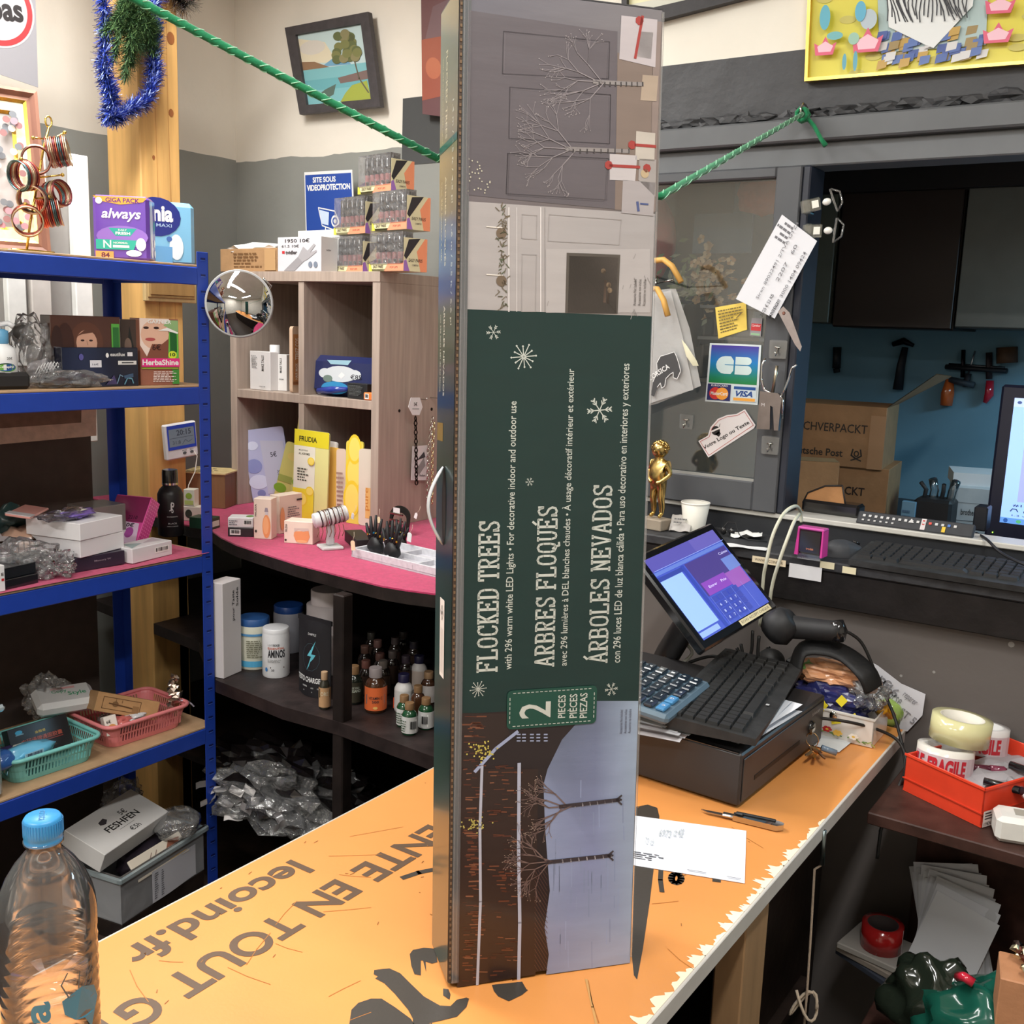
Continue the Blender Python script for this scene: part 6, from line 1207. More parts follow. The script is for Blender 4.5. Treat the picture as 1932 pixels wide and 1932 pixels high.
for k, (px, py, zz, c) in enumerate(((665, 1020, .05, (226, 206, 170)), (773, 1005, .06, (228, 228, 228)), (666, 968, .085, (228, 228, 228)), (714, 975, .08, (226, 206, 170)), (786, 968, .075, (228, 228, 228)))):
    p = pz(px, py, Z+zz); M = frame(p, tb2-ta); t = thing('price_tag', ['beige tag hanging at the front corner of the ring tray', 'white tag hanging from the right ring hand', 'small white tag between the bracelet bar and the ring hands', 'beige tag behind the left ring hand', 'small white tag at the top of the right ring hand'][k], 'tag', M @ RY([-8, 6, 10, -12, 20][k])); s = .016 if k < 2 else .011
    m = MB('paper'); m.at(FRONT(0)); m.prism([(-s/2, -s*1.6), (s/2, -s*1.6), (s/2, -.004), (s*.25, 0), (-s*.25, 0), (-s/2, -.004)], -.0006, .0002, c); m.at().obj('card', t); m = MB('cloth'); m.tube([(0, 0, -.002), (.004, .004, .012), (.0, .008, .022)], .0005, (206, 190, 170), 4); m.obj('string', t)
# ------------------------------------------------------------ lower black shelf
Z = LS+.0005
M, w_ = foot(408, 1275, 422, 1281, Z); M = frame(pz(422, 1281, Z), pz(456, 1266, Z)-pz(422, 1281, Z)); w_ = (pz(456, 1266, Z)-pz(422, 1281, Z)).length
carton('tall_white_box', 'tall narrow white box with handwriting on the lower black shelf', 'box', M, w_, .05, HT(M, 1102), (206, 200, 200), front=[('v', 'Solde', .72, .72, .84, .92, (40, 36, 40)), ('v', 'pour Taste', .5, .58, .66, .9, (40, 36, 40))], mt='paper')
def tub(name, lb, px, py, r, h, body, cap, ops, caph=.02, arc=2.2, mt='plastic', neck=None, capr=None):
    p = pz(px, py, Z); rr = r; cr = capr or r*.97
    t = bottle(name, lb, p, [(rr*.96, 0), (rr, .004), (rr, h*.82-(.0)), (neck or rr*.97, h-caph)] , body, mt=mt, parts=(('cap', 'plastic', [(cr, h-caph), (cr, h-.002), (cr*.96, h)], cap),), cat='jar')
    if ops: wrap(t, rr, h*.06, h*.8, ops, cama(p), arc)
    return t
tub('supplement_jar', 'cream and blue jar behind the white aminos tub', 480, 1255, .045, .145, (206, 206, 190), (44, 84, 140), band(0, 0, 1, .16, (80, 160, 200))+band(0, .84, 1, .9, (80, 140, 190))+lines(.3, .25, .75, .75, 9, (110, 110, 90)))
tub('aminos_jar', 'white supplement tub lettered AMINOS on the lower black shelf', 521, 1272, .0375, .138, (214, 214, 216), (206, 206, 208), [('t', 'LIVE', .22, .82, .4, .88, (170, 170, 174)), ('t', 'GOOD', .4, .82, .62, .88, (50, 50, 50), .03), ('t', 'ESSENTIAL', .22, .73, .8, .79, (190, 96, 70), .02), ('t', 'AMINOS', .22, .5, .8, .72, (36, 36, 40), .03), ('r', .3, .2, .78, .235, (80, 60, 60)), ('t', '30', .34, .12, .44, .18, (50, 50, 60)), ('e', .16, .16, .05, .06, (60, 120, 180))]+lines(.22, .36, .75, .46, 3, (150, 150, 150)), caph=.014)
tub('supplement_jar', 'big white tub standing in the dark behind the black pouch', 620, 1262, .062, .235, (190, 180, 180), (196, 186, 186), None, caph=.04, capr=.05, neck=.05)
tub('supplement_jar', 'blue lidded jar behind the black pouch', 545, 1225, .045, .14, (170, 170, 180), (30, 70, 140), None)
M = frame(pz(550, 1305, Z), pz(612, 1325, Z)-pz(550, 1305, Z)); w_ = (pz(612, 1325, Z)-pz(550, 1305, Z)).length; h = HT(M, 1165)
t = thing('black_pouch_bag', 'black supplement pouch with a turquoise lightning bolt', 'pouch', M); m = MB('rubber'); 
def fb(u, v):
    return (w_*(.02+.96*u), .025-.022*math.sin(math.pi*u)*(1-v)**.5, h*v)
m.grid(fb, 12, 12, (26, 24, 28)); m.grid(lambda u, v: (w_*(.02+.96*u), .027+.022*math.sin(math.pi*u)*(1-v)**.5, h*v), 12, 12, (26, 24, 28)); m.box(0, .024, h*.97, w_, .029, h*1.03, (30, 28, 32)); m.obj('pouch', t)
m = MB('print').at(FRONT(0)); draw(m, [('l', [(.5+.25*math.cos(a*.5), .52+.18*math.sin(a*.5)) for a in range(14)], .006, (70, 90, 100)), ('p', [(.62, .74), (.4, .53), (.52, .53), (.4, .34), (.64, .56), (.52, .56)], (96, 180, 196)), ('t', 'EAMPPLE', .38, .8, .62, .83, (180, 180, 180)), ('t', 'TESTO CHARGE', .05, .19, .78, .26, (214, 214, 214), .03), ('r', .28, .12, .44, .14, (150, 150, 150)), ('r', .55, .11, .8, .13, (120, 120, 120)), ('r', .3, .06, .6, .075, (120, 120, 120))], w_, h)
m.m = 0; m.v = [V((p.x, .025-.022*math.sin(math.pi*min(1, max(0, p.x/w_)))*(max(0, 1-p.z/h))**.5-.0008-.2*(0), p.z)) for p in m.v]; m.obj('printed_face', t)
def pill(lb, px, py, r, h, body, cap, lab, ops=None, mt='gloss', group='supplement bottles on the lower black shelf', capk=.62):
    p = pz(px, py, Z); t = thing('pill_bottle', lb, 'bottle', TR(*p), group)
    m = MB(mt); m.lathe([(r*.93, 0), (r, .003), (r, h*.62), (r*.8, h*.72), (r*.58, h*.76), (r*.58, h*.8)], 20, body); m.obj('body', t)
    m = MB('plastic'); m.lathe([(r*capk, h*.79), (r*capk, h*.985), (r*capk*.94, h)], 20, cap); m.obj('cap', t)
    if lab: wrap(t, r, h*.07, h*.6, band(0, 0, 1, 1, lab, 18)+(ops or []), cama(p), 3.0)
    return t
AM = (66, 40, 24); DG = (26, 30, 24); BC = (126, 96, 66)
pill('green tinted bottle with an oregano label left of the orange vitamin bottle', 668, 1325, .021, .10, DG, BC, (60, 56, 44), [('t', 'OIL OF WILD', .3, .7, .7, .8, (200, 206, 190)), ('t', 'OREGANO', .25, .52, .75, .68, (200, 206, 190), .02)])
pill('bottle with an orange and grey vitamin label at the front of the shelf', 708, 1340, .027, .115, AM, (140, 130, 130), (226, 110, 60), [('r', .2, .28, .8, .68, (110, 104, 104)), ('t', 'VITAMIN C', .3, .5, .7, .62, (60, 56, 56)), ('t', '500', .4, .34, .6, .46, (60, 56, 56)), ('e', .5, .14, .07, .06, (240, 190, 110))])
pill('white bottle with a navy cap and an orange label', 761, 1340, .0235, .098, (214, 212, 210), (36, 34, 66), (206, 206, 204), [('r', .0, .0, 1, .55, (206, 84, 54)), ('t', 'NOW', .4, .66, .62, .86, (30, 30, 40), .03), ('t', 'Foods', .4, .3, .6, .42, (226, 210, 200))], mt='plastic')
pill('green glass bottle with a barcode label, nearest the front edge', 772, 1383, .0185, .078, (24, 66, 40), BC, (206, 206, 204), barcode(.5, .1, .8, .85)+lines(.15, .1, .45, .85, 5, (70, 90, 70)))
pill('green glass bottle behind the nearest one', 762, 1368, .0185, .078, (24, 66, 40), BC, (206, 206, 204), lines(.15, .1, .8, .85, 5, (70, 90, 70)))
pill('green glass bottle touching the tall box side', 803, 1373, .0185, .078, (24, 66, 40), BC, (206, 206, 204), barcode(.3, .1, .6, .85))
pill('cream labelled slim bottle left of the black table leg', 612, 1336, .014, .098, (46, 44, 36), (170, 140, 110), (190, 150, 110), [('r', .2, .5, .8, .95, (50, 56, 36)), ('t', 'ORE', .3, .6, .7, .8, (214, 206, 180))])
pill('white bottle with a dark navy cap behind the orange labelled white bottle', 790, 1300, .022, .095, (206, 202, 200), (32, 30, 56), (206, 190, 180), mt='plastic')
pill('brown capped bottle beside the tall box at the back', 808, 1325, .02, .085, AM, (150, 120, 90), (206, 200, 196))
pill('brown capped bottle behind the nearest green bottles', 788, 1350, .018, .08, AM, BC, None)
for k, (px, py, c) in enumerate(((690, 1310, (110, 70, 62)), (716, 1295, (96, 66, 60)), (688, 1280, (110, 80, 70)), (740, 1290, (90, 80, 76)), (712, 1268, (110, 80, 74)), (722, 1310, (120, 110, 104)), (765, 1300, (60, 50, 60)), (780, 1270, (50, 46, 56)), (650, 1300, (46, 40, 40)), (745, 1262, (70, 60, 60)), (700, 1252, (60, 56, 50)), (760, 1250, (56, 50, 50)))):
    pill('dark glass supplement bottle in the shadowy back rows, '+('frontmost' if py > 1305 else 'hindmost' if py < 1260 else 'middle')+' row, '+['far left', 'centre left', 'left', 'centre right', 'centre', 'right of centre', 'right', 'far right', 'beside the table leg', 'behind on the right', 'behind on the left', 'behind at the far right'][k], px, py, .019, .095, (34, 26, 22), c, (60, 44, 36), group='dark bottles in the back rows')
# crumpled black plastic under the black shelf
c0 = pz(520, 1530, .31); t = thing('plastic_bundle', 'bundle of black plastic wrap under the lower black shelf', 'plastic wrap', loc=c0)
m = MB('gloss'); m.blob((0, .05, .07), (.26, .14, .10), (24, 20, 20), 4, .3, 4, 3, False, flatz=0); m.obj('black_wrap', t)
m = MB('film'); m.blob((.02, .0, .06), (.24, .13, .09), (220, 220, 220), 4, .35, 4, 9, False, flatz=.001); m.obj('clear_wrap', t)
for k in range(16):
    r = random.Random(k+4); x, y, z = r.uniform(-.22, .2), r.uniform(-.16, -.08), r.uniform(.01, .10); m = MB('gloss'); m.at(TR(x, y, z) @ RZ(r.uniform(-60, 60)) @ RX(r.uniform(20, 80)) @ RY(r.uniform(-40, 40))); m.grid(lambda u, v: ((u-.5)*.05, (v-.5)*.02, .004*math.sin(u*6)), 4, 2, (190, 186, 184) if k % 2 else (120, 116, 116)); m.at().obj('torn_strip', t)
# ------------------------------------------------------------ floor tub and boxes in front of the blue unit
A, B = pz(230, 1745, .15), pz(385, 1640, .15); M = frame(A, B-A); w_ = (B-A).length; 
m = MB('darkwood'); m.box(0, -.0, -.0495, w_, .20, -.001, (40, 32, 28), .002); m.obj('low_plinth', label='dark low plinth under the clear storage box', cat='plinth', M=M)
t = thing('storage_box', 'clear plastic storage box with a paper list, below the blue unit', 'storage box', M); hS = HT(M, 1664)
m = MB('milky'); e = .012
for a in ((0, 0, w_, .002), (0, .20, w_, .202), (0, 0, .002, .202), (w_-.002, 0, w_, .202)): m.box(a[0], a[1], 0, a[2], a[3], hS, (206, 208, 212))
m.box(0, 0, 0, w_, .202, .003, (206, 208, 212)); m.obj('body', t)
m = MB('milky')
for a in ((-.012, -.012, w_+.012, .004), (-.012, .198, w_+.012, .214), (-.012, -.012, .004, .214), (w_-.004, -.012, w_+.012, .214)): m.box(a[0], a[1], hS-.004, a[2], a[3], hS+.014, (190, 206, 210), .004)
m.obj('rim', t)
m = MB('rubber'); m.blob((w_*.62, .09, hS*.65), (.10, .06, .045), (50, 42, 54), 3, .2, 3, 3, True); m.obj('dark_bag', label='dark cloth bag inside the clear storage box', cat='bag', M=M)
m = MB('paper'); m.at(TR(w_*.34, -.0035, .004) @ RX(90)); m.grid(lambda u, v: (u*.17, v*.09, .002*math.sin(5*u)), 8, 3, (214, 214, 222)); draw(m, lines(.03, .1, .12, .95, 12, (120, 120, 130))+lines(.17, .1, .24, .95, 12, (120, 120, 130)), .17, .09, .003); m.at().obj('paper_list', label='white handwritten list taped to the clear storage box', cat='paper', M=M)
Mf = M @ TR(.03, .05, hS+.012) @ RZ(6) @ RX(20) @ TR(0, 0, .004)
carton('long_white_box', 'long white box with black lettering and a handwritten price on the clear storage box', 'box', Mf @ TR(-.045, .01, -.0), .26, .13, .055, (216, 214, 212), mt='paper', top=[('t', 'FESHFEN', .28, .36, .76, .52, (40, 40, 40), .02), ('r', .4, .29, .62, .3, (140, 140, 140)), ('t', '5\u20ac', .58, .56, .68, .7, (70, 70, 70)), ('t', '\u20ac5h', .48, .1, .62, .22, (60, 60, 60)), ('p', [(.3, .62), (.36, .58), (.42, .66), (.4, .74), (.31, .7)], (70, 66, 70))])
carton('photo_leaflet_box', 'box with brown pictures leaning under the white marked box', 'box', M @ TR(.06, -.004, hS-.03) @ RX(-38), .19, .006, .06, (222, 212, 196), front=[('p', [(.55, .3), (.75, .9), (.95, .8), (.85, .4)], (150, 96, 76)), ('r', .62, .1, .95, .35, (206, 170, 110)), ('e', .6, .3, .08, .16, (236, 232, 226)), ('l', [(.3, .2), (.5, .8)], .01, (120, 90, 80)), ('l', [(.2, .2), (.4, .8)], .01, (120, 90, 80))])
m = MB('film'); m.blob((w_*.82, .05, .03), (.07, .07, .035), (232, 232, 232), 4, .14, 2, 7, True); m.obj('plastic_bag', label='thin clear bag wrapped around the white marked box', cat='plastic bag', M=M @ TR(0, 0, hS+.005))
m = MB('film'); m.blob((0, 0, .05), (.055, .04, .05), (230, 230, 232), 4, .3, 3, 4, False, flatz=0); m.obj('plastic_bag', label='shiny clear bag behind the storage box near the blue post', cat='plastic bag', M=M @ TR(w_*.9, .26, .12))
# ------------------------------------------------------------ store room behind the hatch
ZW = 1.1405
def FYc(a, ya, b, yb, z, d, hpy, name, label, cat, col, h=None, **k):
    M, w = FY(a, ya, b, yb, z); return carton(name, label, cat, M, w, d, h or HT(M, hpy), col, **k), M, w
CB = (150, 112, 76)
t, M, w_ = FYc((1440, 985), 3.02, (1668, 990), 3.06, ZW, .26, 866, 'cardboard_box', 'lower cardboard box under the lettered parcel box in the store room', 'box', CB, mt='card', front=[('t', 'CKT', .66, .52, .82, .66, (40, 30, 26), .02)]); h1 = HT(M, 870)
t = thing('cardboard_box', 'upper cardboard parcel box lettered in dark green German words, one flap raised', 'box', M @ TR(-.02, -.01, h1+.004)); w2, h2, d2 = w_*1.0, .178, .24
m = MB('card'); m.box(0, 0, 0, w2, d2, h2, CB, .002); m.obj('carton', t)
m = MB('print').at(FRONT()); draw(m, [('t', 'EINFACHVERPACKT', .12, .56, .86, .7, (44, 36, 30), .01), ('t', 'Deutsche Post', .22, .16, .68, .28, (40, 36, 32), .02), ('l', [(.76, .3), (.75, .2), (.79, .15), (.83, .2), (.82, .3)], .012, (40, 36, 32)), ('e', .79, .23, .022, .05, (40, 36, 32)), ('e', .79, .23, .012, .03, CB), ('l', [(.75, .12), (.79, .15), (.83, .12)], .01, (40, 36, 32)), ('r', .88, 0, 1, .86, (164, 126, 92))], w2, h2); m.obj('printing', t)
m = MB('card'); m.add([(w2, 0, h2), (w2, d2, h2), (w2+.14, d2*.9, h2+.09), (w2+.12, 0, h2+.10)], [(0, 1, 2, 3)], CB); m.add([(w2, 0, h2+.002), (w2, d2, h2+.002), (w2+.14, d2*.9, h2+.092), (w2+.12, 0, h2+.102)], [(3, 2, 1, 0)], CB); m.obj('flap', t)
t, M, w_ = FYc((1480, 975), 2.86, (1575, 980), 2.92, ZW, .1, 868, 'cardboard_box', 'smaller cardboard box with a strip of shiny tape beside the hatch frame', 'box', mul(CB, 1.1), mt='card', top=[('r', .0, .0, 1, 1, (176, 150, 112))], side=[('r', .05, .6, .9, .95, (150, 160, 166))])
t, M, w_ = FYc((1787, 1014), 3.12, (1880, 1020), 3.15, ZW, .2, 915, 'printer', 'light grey printer with a stack of white paper in the store room', 'printer', (170, 178, 182), mt='plastic', bev=.006, front=[('t', 'brother', .22, .42, .52, .54, (50, 56, 60), .02), ('r', .02, .3, .98, .315, (90, 96, 100)), ('r', .02, .66, .98, .67, (120, 126, 130))])
h1 = HT(M, 915); m = MB('paper'); m.box(-.0, .01, h1, .20, .17, h1+.035, (200, 206, 210)); m.obj('paper_stack', label='stack of white paper on the store room printer', cat='paper', M=M @ RZ(3))
p = P(1760, 1000, 1, 3.05); p.z = ZW; t = thing('tool_pot', 'black pot of cables and clear cups beside the printer', 'pot', TR(*p)); m = MB('rubber'); m.box(-.05, -.04, 0, .05, .05, .11, (26, 26, 28), .008); m.obj('pot', t)
for k in range(4):
    m = MB('clearplastic' if k % 2 else 'rubber'); x = -.035+k*.023; m.tube([(x, 0, .08), (x+.004, .01, .13), (x-.01+.008*k, .0, .15+.012*(k % 2))], .012 if k % 2 else .006, (150, 170, 180) if k % 2 else (40, 44, 48), 8); m.obj('cup' if k % 2 else 'cable_loop', t)
t, M, w_ = FYc((1698, 985), 3.0, (1724, 990), 3.0, ZW, .02, 945, 'blue_carton', 'small pale blue printed carton left of the black pot', 'box', (110, 150, 176), front=lines(.1, .2, .9, .8, 4, (80, 110, 140)))
# magnetic bar with tools on the blue wall
pb = lambda px, py, d=.02: P(px, py, 1, BY-d)
def wallthing(name, label, cat, parts):
    o = pb(*parts[0][2][0]); t = thing(name, label, cat, loc=o)
    for nm, mt_, pts, r, col, fl in parts: m = MB(mt_); m.tube([pb(*p)-o for p in pts], r, col, 8, flat=fl); m.obj(nm, t)
    return t
wallthing('magnetic_bar', 'black magnetic tool bar on the blue store room wall', 'tool rack', [('bar', 'rubber', [(1785, 692), (1900, 700)], .022, (26, 28, 34), .4), ('strip', 'metal', [(1790, 687), (1896, 694)], .004, (90, 90, 96), 1)])
wallthing('hammer', 'dark hammer hanging on the blue wall above the cardboard boxes', 'hammer', [('handle', 'rubber', [(1708, 655), (1700, 690), (1694, 735)], [.012, .016, .02], (26, 28, 36), .6), ('head', 'metal', [(1684, 650), (1705, 643), (1724, 652)], [.008, .012, .006], (30, 30, 36), 1)])
wallthing('hand_plane', 'orange handled scraper hanging from the magnetic bar', 'tool', [('handle', 'gloss', [(1792, 715), (1788, 742), (1785, 765)], [.014, .024, .022], (196, 96, 44), .7), ('blade', 'rubber', [(1792, 716), (1838, 727)], .018, (60, 70, 80), .6), ('shaft', 'metal', [(1816, 712), (1818, 660)], .008, (40, 36, 40), .6)])
wallthing('screwdriver', 'screwdriver with a pale shaft stuck to the magnetic bar', 'screwdriver', [('shaft', 'metal', [(1840, 662), (1827, 705)], .003, (190, 190, 196), 1), ('handle', 'rubber', [(1827, 705), (1822, 730)], .01, (36, 40, 50), 1)])
wallthing('utility_knife', 'red and black cutter hanging at the right of the magnetic bar', 'cutter', [('blade_guard', 'rubber', [(1866, 665), (1866, 715)], .012, (40, 30, 34), .6), ('handle', 'gloss', [(1868, 718), (1866, 745), (1858, 760)], [.014, .017, .008], (180, 34, 54), .6)])
wallthing('hanging_pouch', 'small brown holder high on the blue wall at the right', 'holder', [('holder', 'card', [(1900, 655), (1900, 685)], .035, (84, 60, 40), .8)])
wallthing('wall_bracket', 'small black bracket on the blue wall near the hatch frame', 'bracket', [('plate', 'rubber', [(1580, 655), (1578, 695)], .016, (22, 26, 30), .6), ('knob', 'rubber', [(1578, 695), (1579, 703)], .012, (22, 26, 30), 1)])
# computer monitor on the sill
pm = Plane(P(1856, 1010, 1, 2.62), (1, -.05, 0), (0, .02, 1)); t = thing('computer_monitor', 'black computer monitor lit blue white at the right of the hatch', 'monitor', pm.M())
a, b = pm.uv(1856, 1020), pm.uv(1872, 724); W_ = .46
m = MB('plastic'); m.box(0, a[1]+.0, -.03, W_, b[1], 0, (26, 28, 46), .006); m.obj('casing', t)
m = MB('plastic'); m.box(W_*.4, a[1]-.04, -.05, W_*.6, a[1]+.02, -.02, (24, 26, 40), .004); m.box(W_*.25, a[1]-.05, -.12, W_*.75, a[1]-.04, .03, (24, 26, 40), .004); m.obj('stand', t)
s0, s1 = pm.uv(1886, 985), pm.uv(1908, 750); sw, sh = W_-.06, s1[1]-s0[1]
m = MB('screen').at(TR(s0[0], s0[1], .0005)); draw(m, [('r', 0, 0, 1, 1, (150, 188, 250)), ('r', 0, .93, 1, 1, (176, 196, 240)), ('r', .08, .18, 1, .82, (150, 160, 216)), ('r', 0, 0, 1, .045, (92, 140, 206)), ('e', .03, .022, .012, .018, (40, 80, 150)), ('e', .1, .022, .014, .014, (80, 160, 110)), ('e', .17, .022, .012, .016, (220, 220, 226)), ('e', .03, .965, .012, .012, (60, 80, 130)), ('r', .08, .88, .14, .91, (200, 40, 50)), ('t', '#16. Carhartt WIP jacket', .06, .135, .6, .16, (40, 50, 90)), ('t', 'Dave podcast music', .12, .09, .4, .11, (40, 50, 90)), ('l', [(.05, .1), (.06, .12), (.08, .12), (.09, .1)], .005, (40, 50, 90)), ('t', '1.3 vues il y a 5 mois', .06, .06, .4, .075, (60, 70, 110))], sw, sh); m.obj('screen', t)
m = MB('led'); m.blob((pm.uv(1873, 1004)[0], pm.uv(1873, 1004)[1], .002), (.0015,)*3, (150, 255, 60), 1, 0); m.obj('power_light', t)
m = MB('rubber'); m.tube(cat([P(1842, 1006, 1, 2.5), P(1862, 1018, 1, 2.3), P(1890, 1044, 1, 2.25), P(1935, 1066, 1, 2.2), P(1990, 1085, 1, 2.2)]), .003, (30, 30, 34), 6); m.obj('thin_cable', label='thin black cable running from the monitor across the desk', cat='cable')
M, w_ = FY((1832, 1012), 2.44, (1858, 1015), 2.44, SILL+.0005); carton('dock_box', 'small black box beside the base of the monitor', 'box', M, w_, .05, HT(M, 955), (26, 28, 34), mt='plastic', bev=.003)
# long remote and lamp on the sill
M, w_ = FY((1614, 984), DY-.012, (1797, 1012), DY-.012, SILL+.001); M = frame(M.translation, (1, 0, 0)); w_ = .245
t = thing('remote_control', 'long black remote style control panel lying on the hatch sill', 'remote control', M @ RX(-38)); m = MB('rubber'); m.box(0, 0, 0, w_, .014, .034, (52, 54, 58), .003); m.obj('body', t)
for k in range(16):
    m = MB('plastic').at(FRONT()); x = .012+k*.0128; c = (206, 206, 206) if k not in (11, 14) else [(226, 90, 80), 0, 0, (90, 130, 200)][k-11]; m.box(x, .018, 0, x+.006, .024, .0015, c, .0004); 
    m.at().obj('button', t)
    if k < 6: m = MB('plastic').at(FRONT()); m.box(x, .008, 0, x+.005, .012, .0015, (196, 196, 196), .0004); m.at().obj('button', t)
m = MB('print').at(FRONT(-.001)); draw(m, [('r', .56, .1, .6, .9, (214, 206, 206)), ('r', .57, .45, .59, .8, (190, 50, 50)), ('r', .74, .1, .77, .5, (226, 190, 60)), ('p', [(.45, .5), (.475, .8), (.5, .5)], (216, 216, 216))], w_, .034); m.obj('stickers', t)
pq = P(1510, 975, 1, DY+.05); pq.z = SILL; t = thing('desk_lamp_shade', 'dark curved lamp shade holding a brown paper card on the sill', 'lamp', frame(pq, (1, -.02, 0)))
m = MB('gloss'); m.box(.0, 0, .0, .135, .05, .03, (30, 28, 28), .006); m.obj('base', t); m = MB('card'); m.at(FRONT(.01)); m.prism([(0, .02), (.01, .045), (.05, .066), (.088, .07), (.1, .02)], -.001, .001, (176, 126, 80)); m.at().obj('paper_card', t)
m = MB('rubber'); m.tube([(0, .008, .02), (.01, .008, .045), (.05, .008, .066), (.09, .008, .071)], .002, (36, 30, 28), 6); m.tube([(.09, .008, .071), (.101, .008, .028)], .002, (50, 44, 40), 6); m.obj('shade_edge', t)
# ------------------------------------------------------------ stuck on the window leaf
wf = Plane((-.9, DY-.034, 1.6), (1, 0, 0), (0, 0, 1)); gf = Plane((-.9, DY-.0150, 1.6), (1, 0, 0), (0, 0, 1))
def hung(name, label, cat, pl, pts, col, ops, mt='paper', th=.0012, k=.002):
    t, c = flat(name, label, cat, pl, pts, col, mt, th, k)
    if ops: m = MB('print'); qdraw(m, ops, c, .0004); m.obj('print', t)
    return t, c
t, c = hung('cheque', 'white cheque form clipped slanting over the window leaf', 'paper', Plane((-.9, DY-.06, 1.6), (1, 0, 0), (0, 0, 1)), [(1462, 601), (1389, 564), (1476, 405), (1542, 455)][0:4], (222, 224, 230),
 lines(.62, .75, .98, .98, 4, (110, 110, 116)))
pc = Plane((-.9, DY-.06, 1.6), (1, 0, 0), (0, 0, 1)); dv = (pc.uv(1472, 412)[0]-pc.uv(1393, 562)[0], pc.uv(1472, 412)[1]-pc.uv(1393, 562)[1]); aa = math.atan2(dv[1], dv[0]); L_ = math.hypot(*dv)
def along(t_, px, py, s, frac, col=(120, 120, 126)):
    u = pc.uv(px, py); m = MB('print'); m.at(TR(u[0], u[1], .0035) @ Matrix.Rotation(aa, 4, 'Z')).text(t_, 0, 0, L_*frac, s, col, bold=.002); return m.obj('handwriting', t)
along('Siren 89022491 2/TVA GTZ4', 1432, 565, .007, .95); along('2207   60', 1470, 532, .008, .45); along('FR28 3000 1404 09424', 1462, 590, .0075, .75); along('26/25 \u20ac 52 KB', 1440, 598, .008, .28, (50, 50, 56)); along('MB3E61', 1455, 602, .007, .2, (50, 50, 56))
t, c = hung('sticky_note', 'yellow sticky note with handwriting on the window pane', 'note', gf, [(1356, 639), (1410, 622), (1408, 570), (1350, 580)], (238, 208, 100), lines(.1, .12, .9, .9, 8, (120, 106, 60))+[('l', [(.7, .5), (.9, .66)], .03, (110, 90, 50))])
t, c = hung('photo_sticker', 'small red and grey sticker right of the yellow note', 'sticker', gf, [(1415, 633), (1436, 635), (1439, 601), (1419, 600)], (150, 146, 150), [('r', .05, .3, .95, .7, (196, 56, 60)), ('t', 'Carrefour', .12, .52, .88, .66, (240, 220, 220)), ('r', .1, .04, .9, .16, (150, 190, 150))])
t, c = hung('card_sticker', 'blue and green bank card sticker of two parts on the window pane', 'sticker', gf, [(1331, 757), (1430, 764), (1437, 651), (1340, 647)], (214, 224, 226), None)
m = MB('print'); m.add([bil(c, u, v)+(.0004,) for u, v in ((.04, .33), (.96, .33), (.96, .97), (.04, .97))], [(0, 1, 2, 3)], None, vc=[(30, 140, 80), (30, 140, 80), (70, 50, 140), (70, 50, 140)]) if 0 else m.add([bil(c, u, v)+(.0004,) for v in (.33, .44, .7, .97) for u in (.04, .96)], [(0, 1, 3, 2), (2, 3, 5, 4), (4, 5, 7, 6)], None, vc=[(24, 128, 60), (24, 128, 60), (24, 130, 100), (24, 130, 100), (20, 120, 190), (20, 120, 190), (70, 50, 150), (70, 50, 150)])
CBc = (206, 226, 226)
def arcp(cx_, cy, rx, ry, a0, a1, n=8): return [(cx_+rx*math.cos(R_(a0+(a1-a0)*k/n)), cy+ry*math.sin(R_(a0+(a1-a0)*k/n))) for k in range(n+1)]
qdraw(m, [('p', arcp(.33, .64, .17, .15, 90, 270)+[(.45, .49), (.5, .55), (.5, .72), (.44, .79)], CBc), ('p', [(.53, .655)]+arcp(.76, .72, .08, .065, -90, 90)+[(.53, .785)], CBc), ('p', [(.53, .49)]+arcp(.77, .565, .08, .075, -90, 90)+[(.53, .64)], CBc), ('r', .33, .64, .5, .652, (20, 130, 180)), ('r', .03, .03, .48, .31, (36, 40, 100)), ('t', 'EUROCARD', .1, .27, .42, .3, WHITE), ('e', .19, .15, .12, .105, (206, 50, 50)), ('e', .32, .15, .12, .105, (240, 160, 60)), ('t', 'MasterCard', .1, .12, .42, .18, WHITE, .02), ('r', .52, .04, .97, .3, (206, 220, 226)), ('r', .54, .24, .95, .29, (30, 80, 150)), ('t', 'VISA', .58, .12, .9, .22, (30, 70, 140), .04, .3), ('r', .54, .05, .95, .1, (240, 170, 70))], c, .0006); m.obj('print', t)
t, c = hung('logo_sticker', 'white plate shaped sticker with a bandana head and slanting black text', 'sticker', gf, [(1337, 863), (1318, 832), (1336, 822), (1341, 806), (1355, 790), (1372, 783), (1390, 781), (1406, 772), (1426, 802), (1423, 808)], (232, 226, 226), None)
u0, u1 = gf.uv(1329, 851), gf.uv(1418, 800); a2 = math.atan2(u1[1]-u0[1], u1[0]-u0[0]); L2 = math.hypot(u1[0]-u0[0], u1[1]-u0[1])
m = MB('print'); m.at(TR(u0[0], u0[1], .0004) @ Matrix.Rotation(a2, 4, 'Z')); m.text('Votre Logo ou Texte', .002, 0, L2*.98, .012, (30, 28, 30), bold=.02)
hx_, hy_ = L2*.37, .030; m.disc(hx_, hy_-.001, .011, (30, 28, 30)); m.line([(hx_-.011, hy_+.002), (hx_+.011, hy_-.0005)], .004, (232, 226, 226), .0002); m.poly([(hx_-.006, hy_-.008), (hx_, hy_-.018), (hx_+.008, hy_-.014), (hx_+.008, hy_-.006)], (30, 28, 30)); m.line([(hx_+.012, hy_+.002), (hx_+.018, hy_+.008)], .0015, (120, 116, 116)); m.at().obj('print', t)
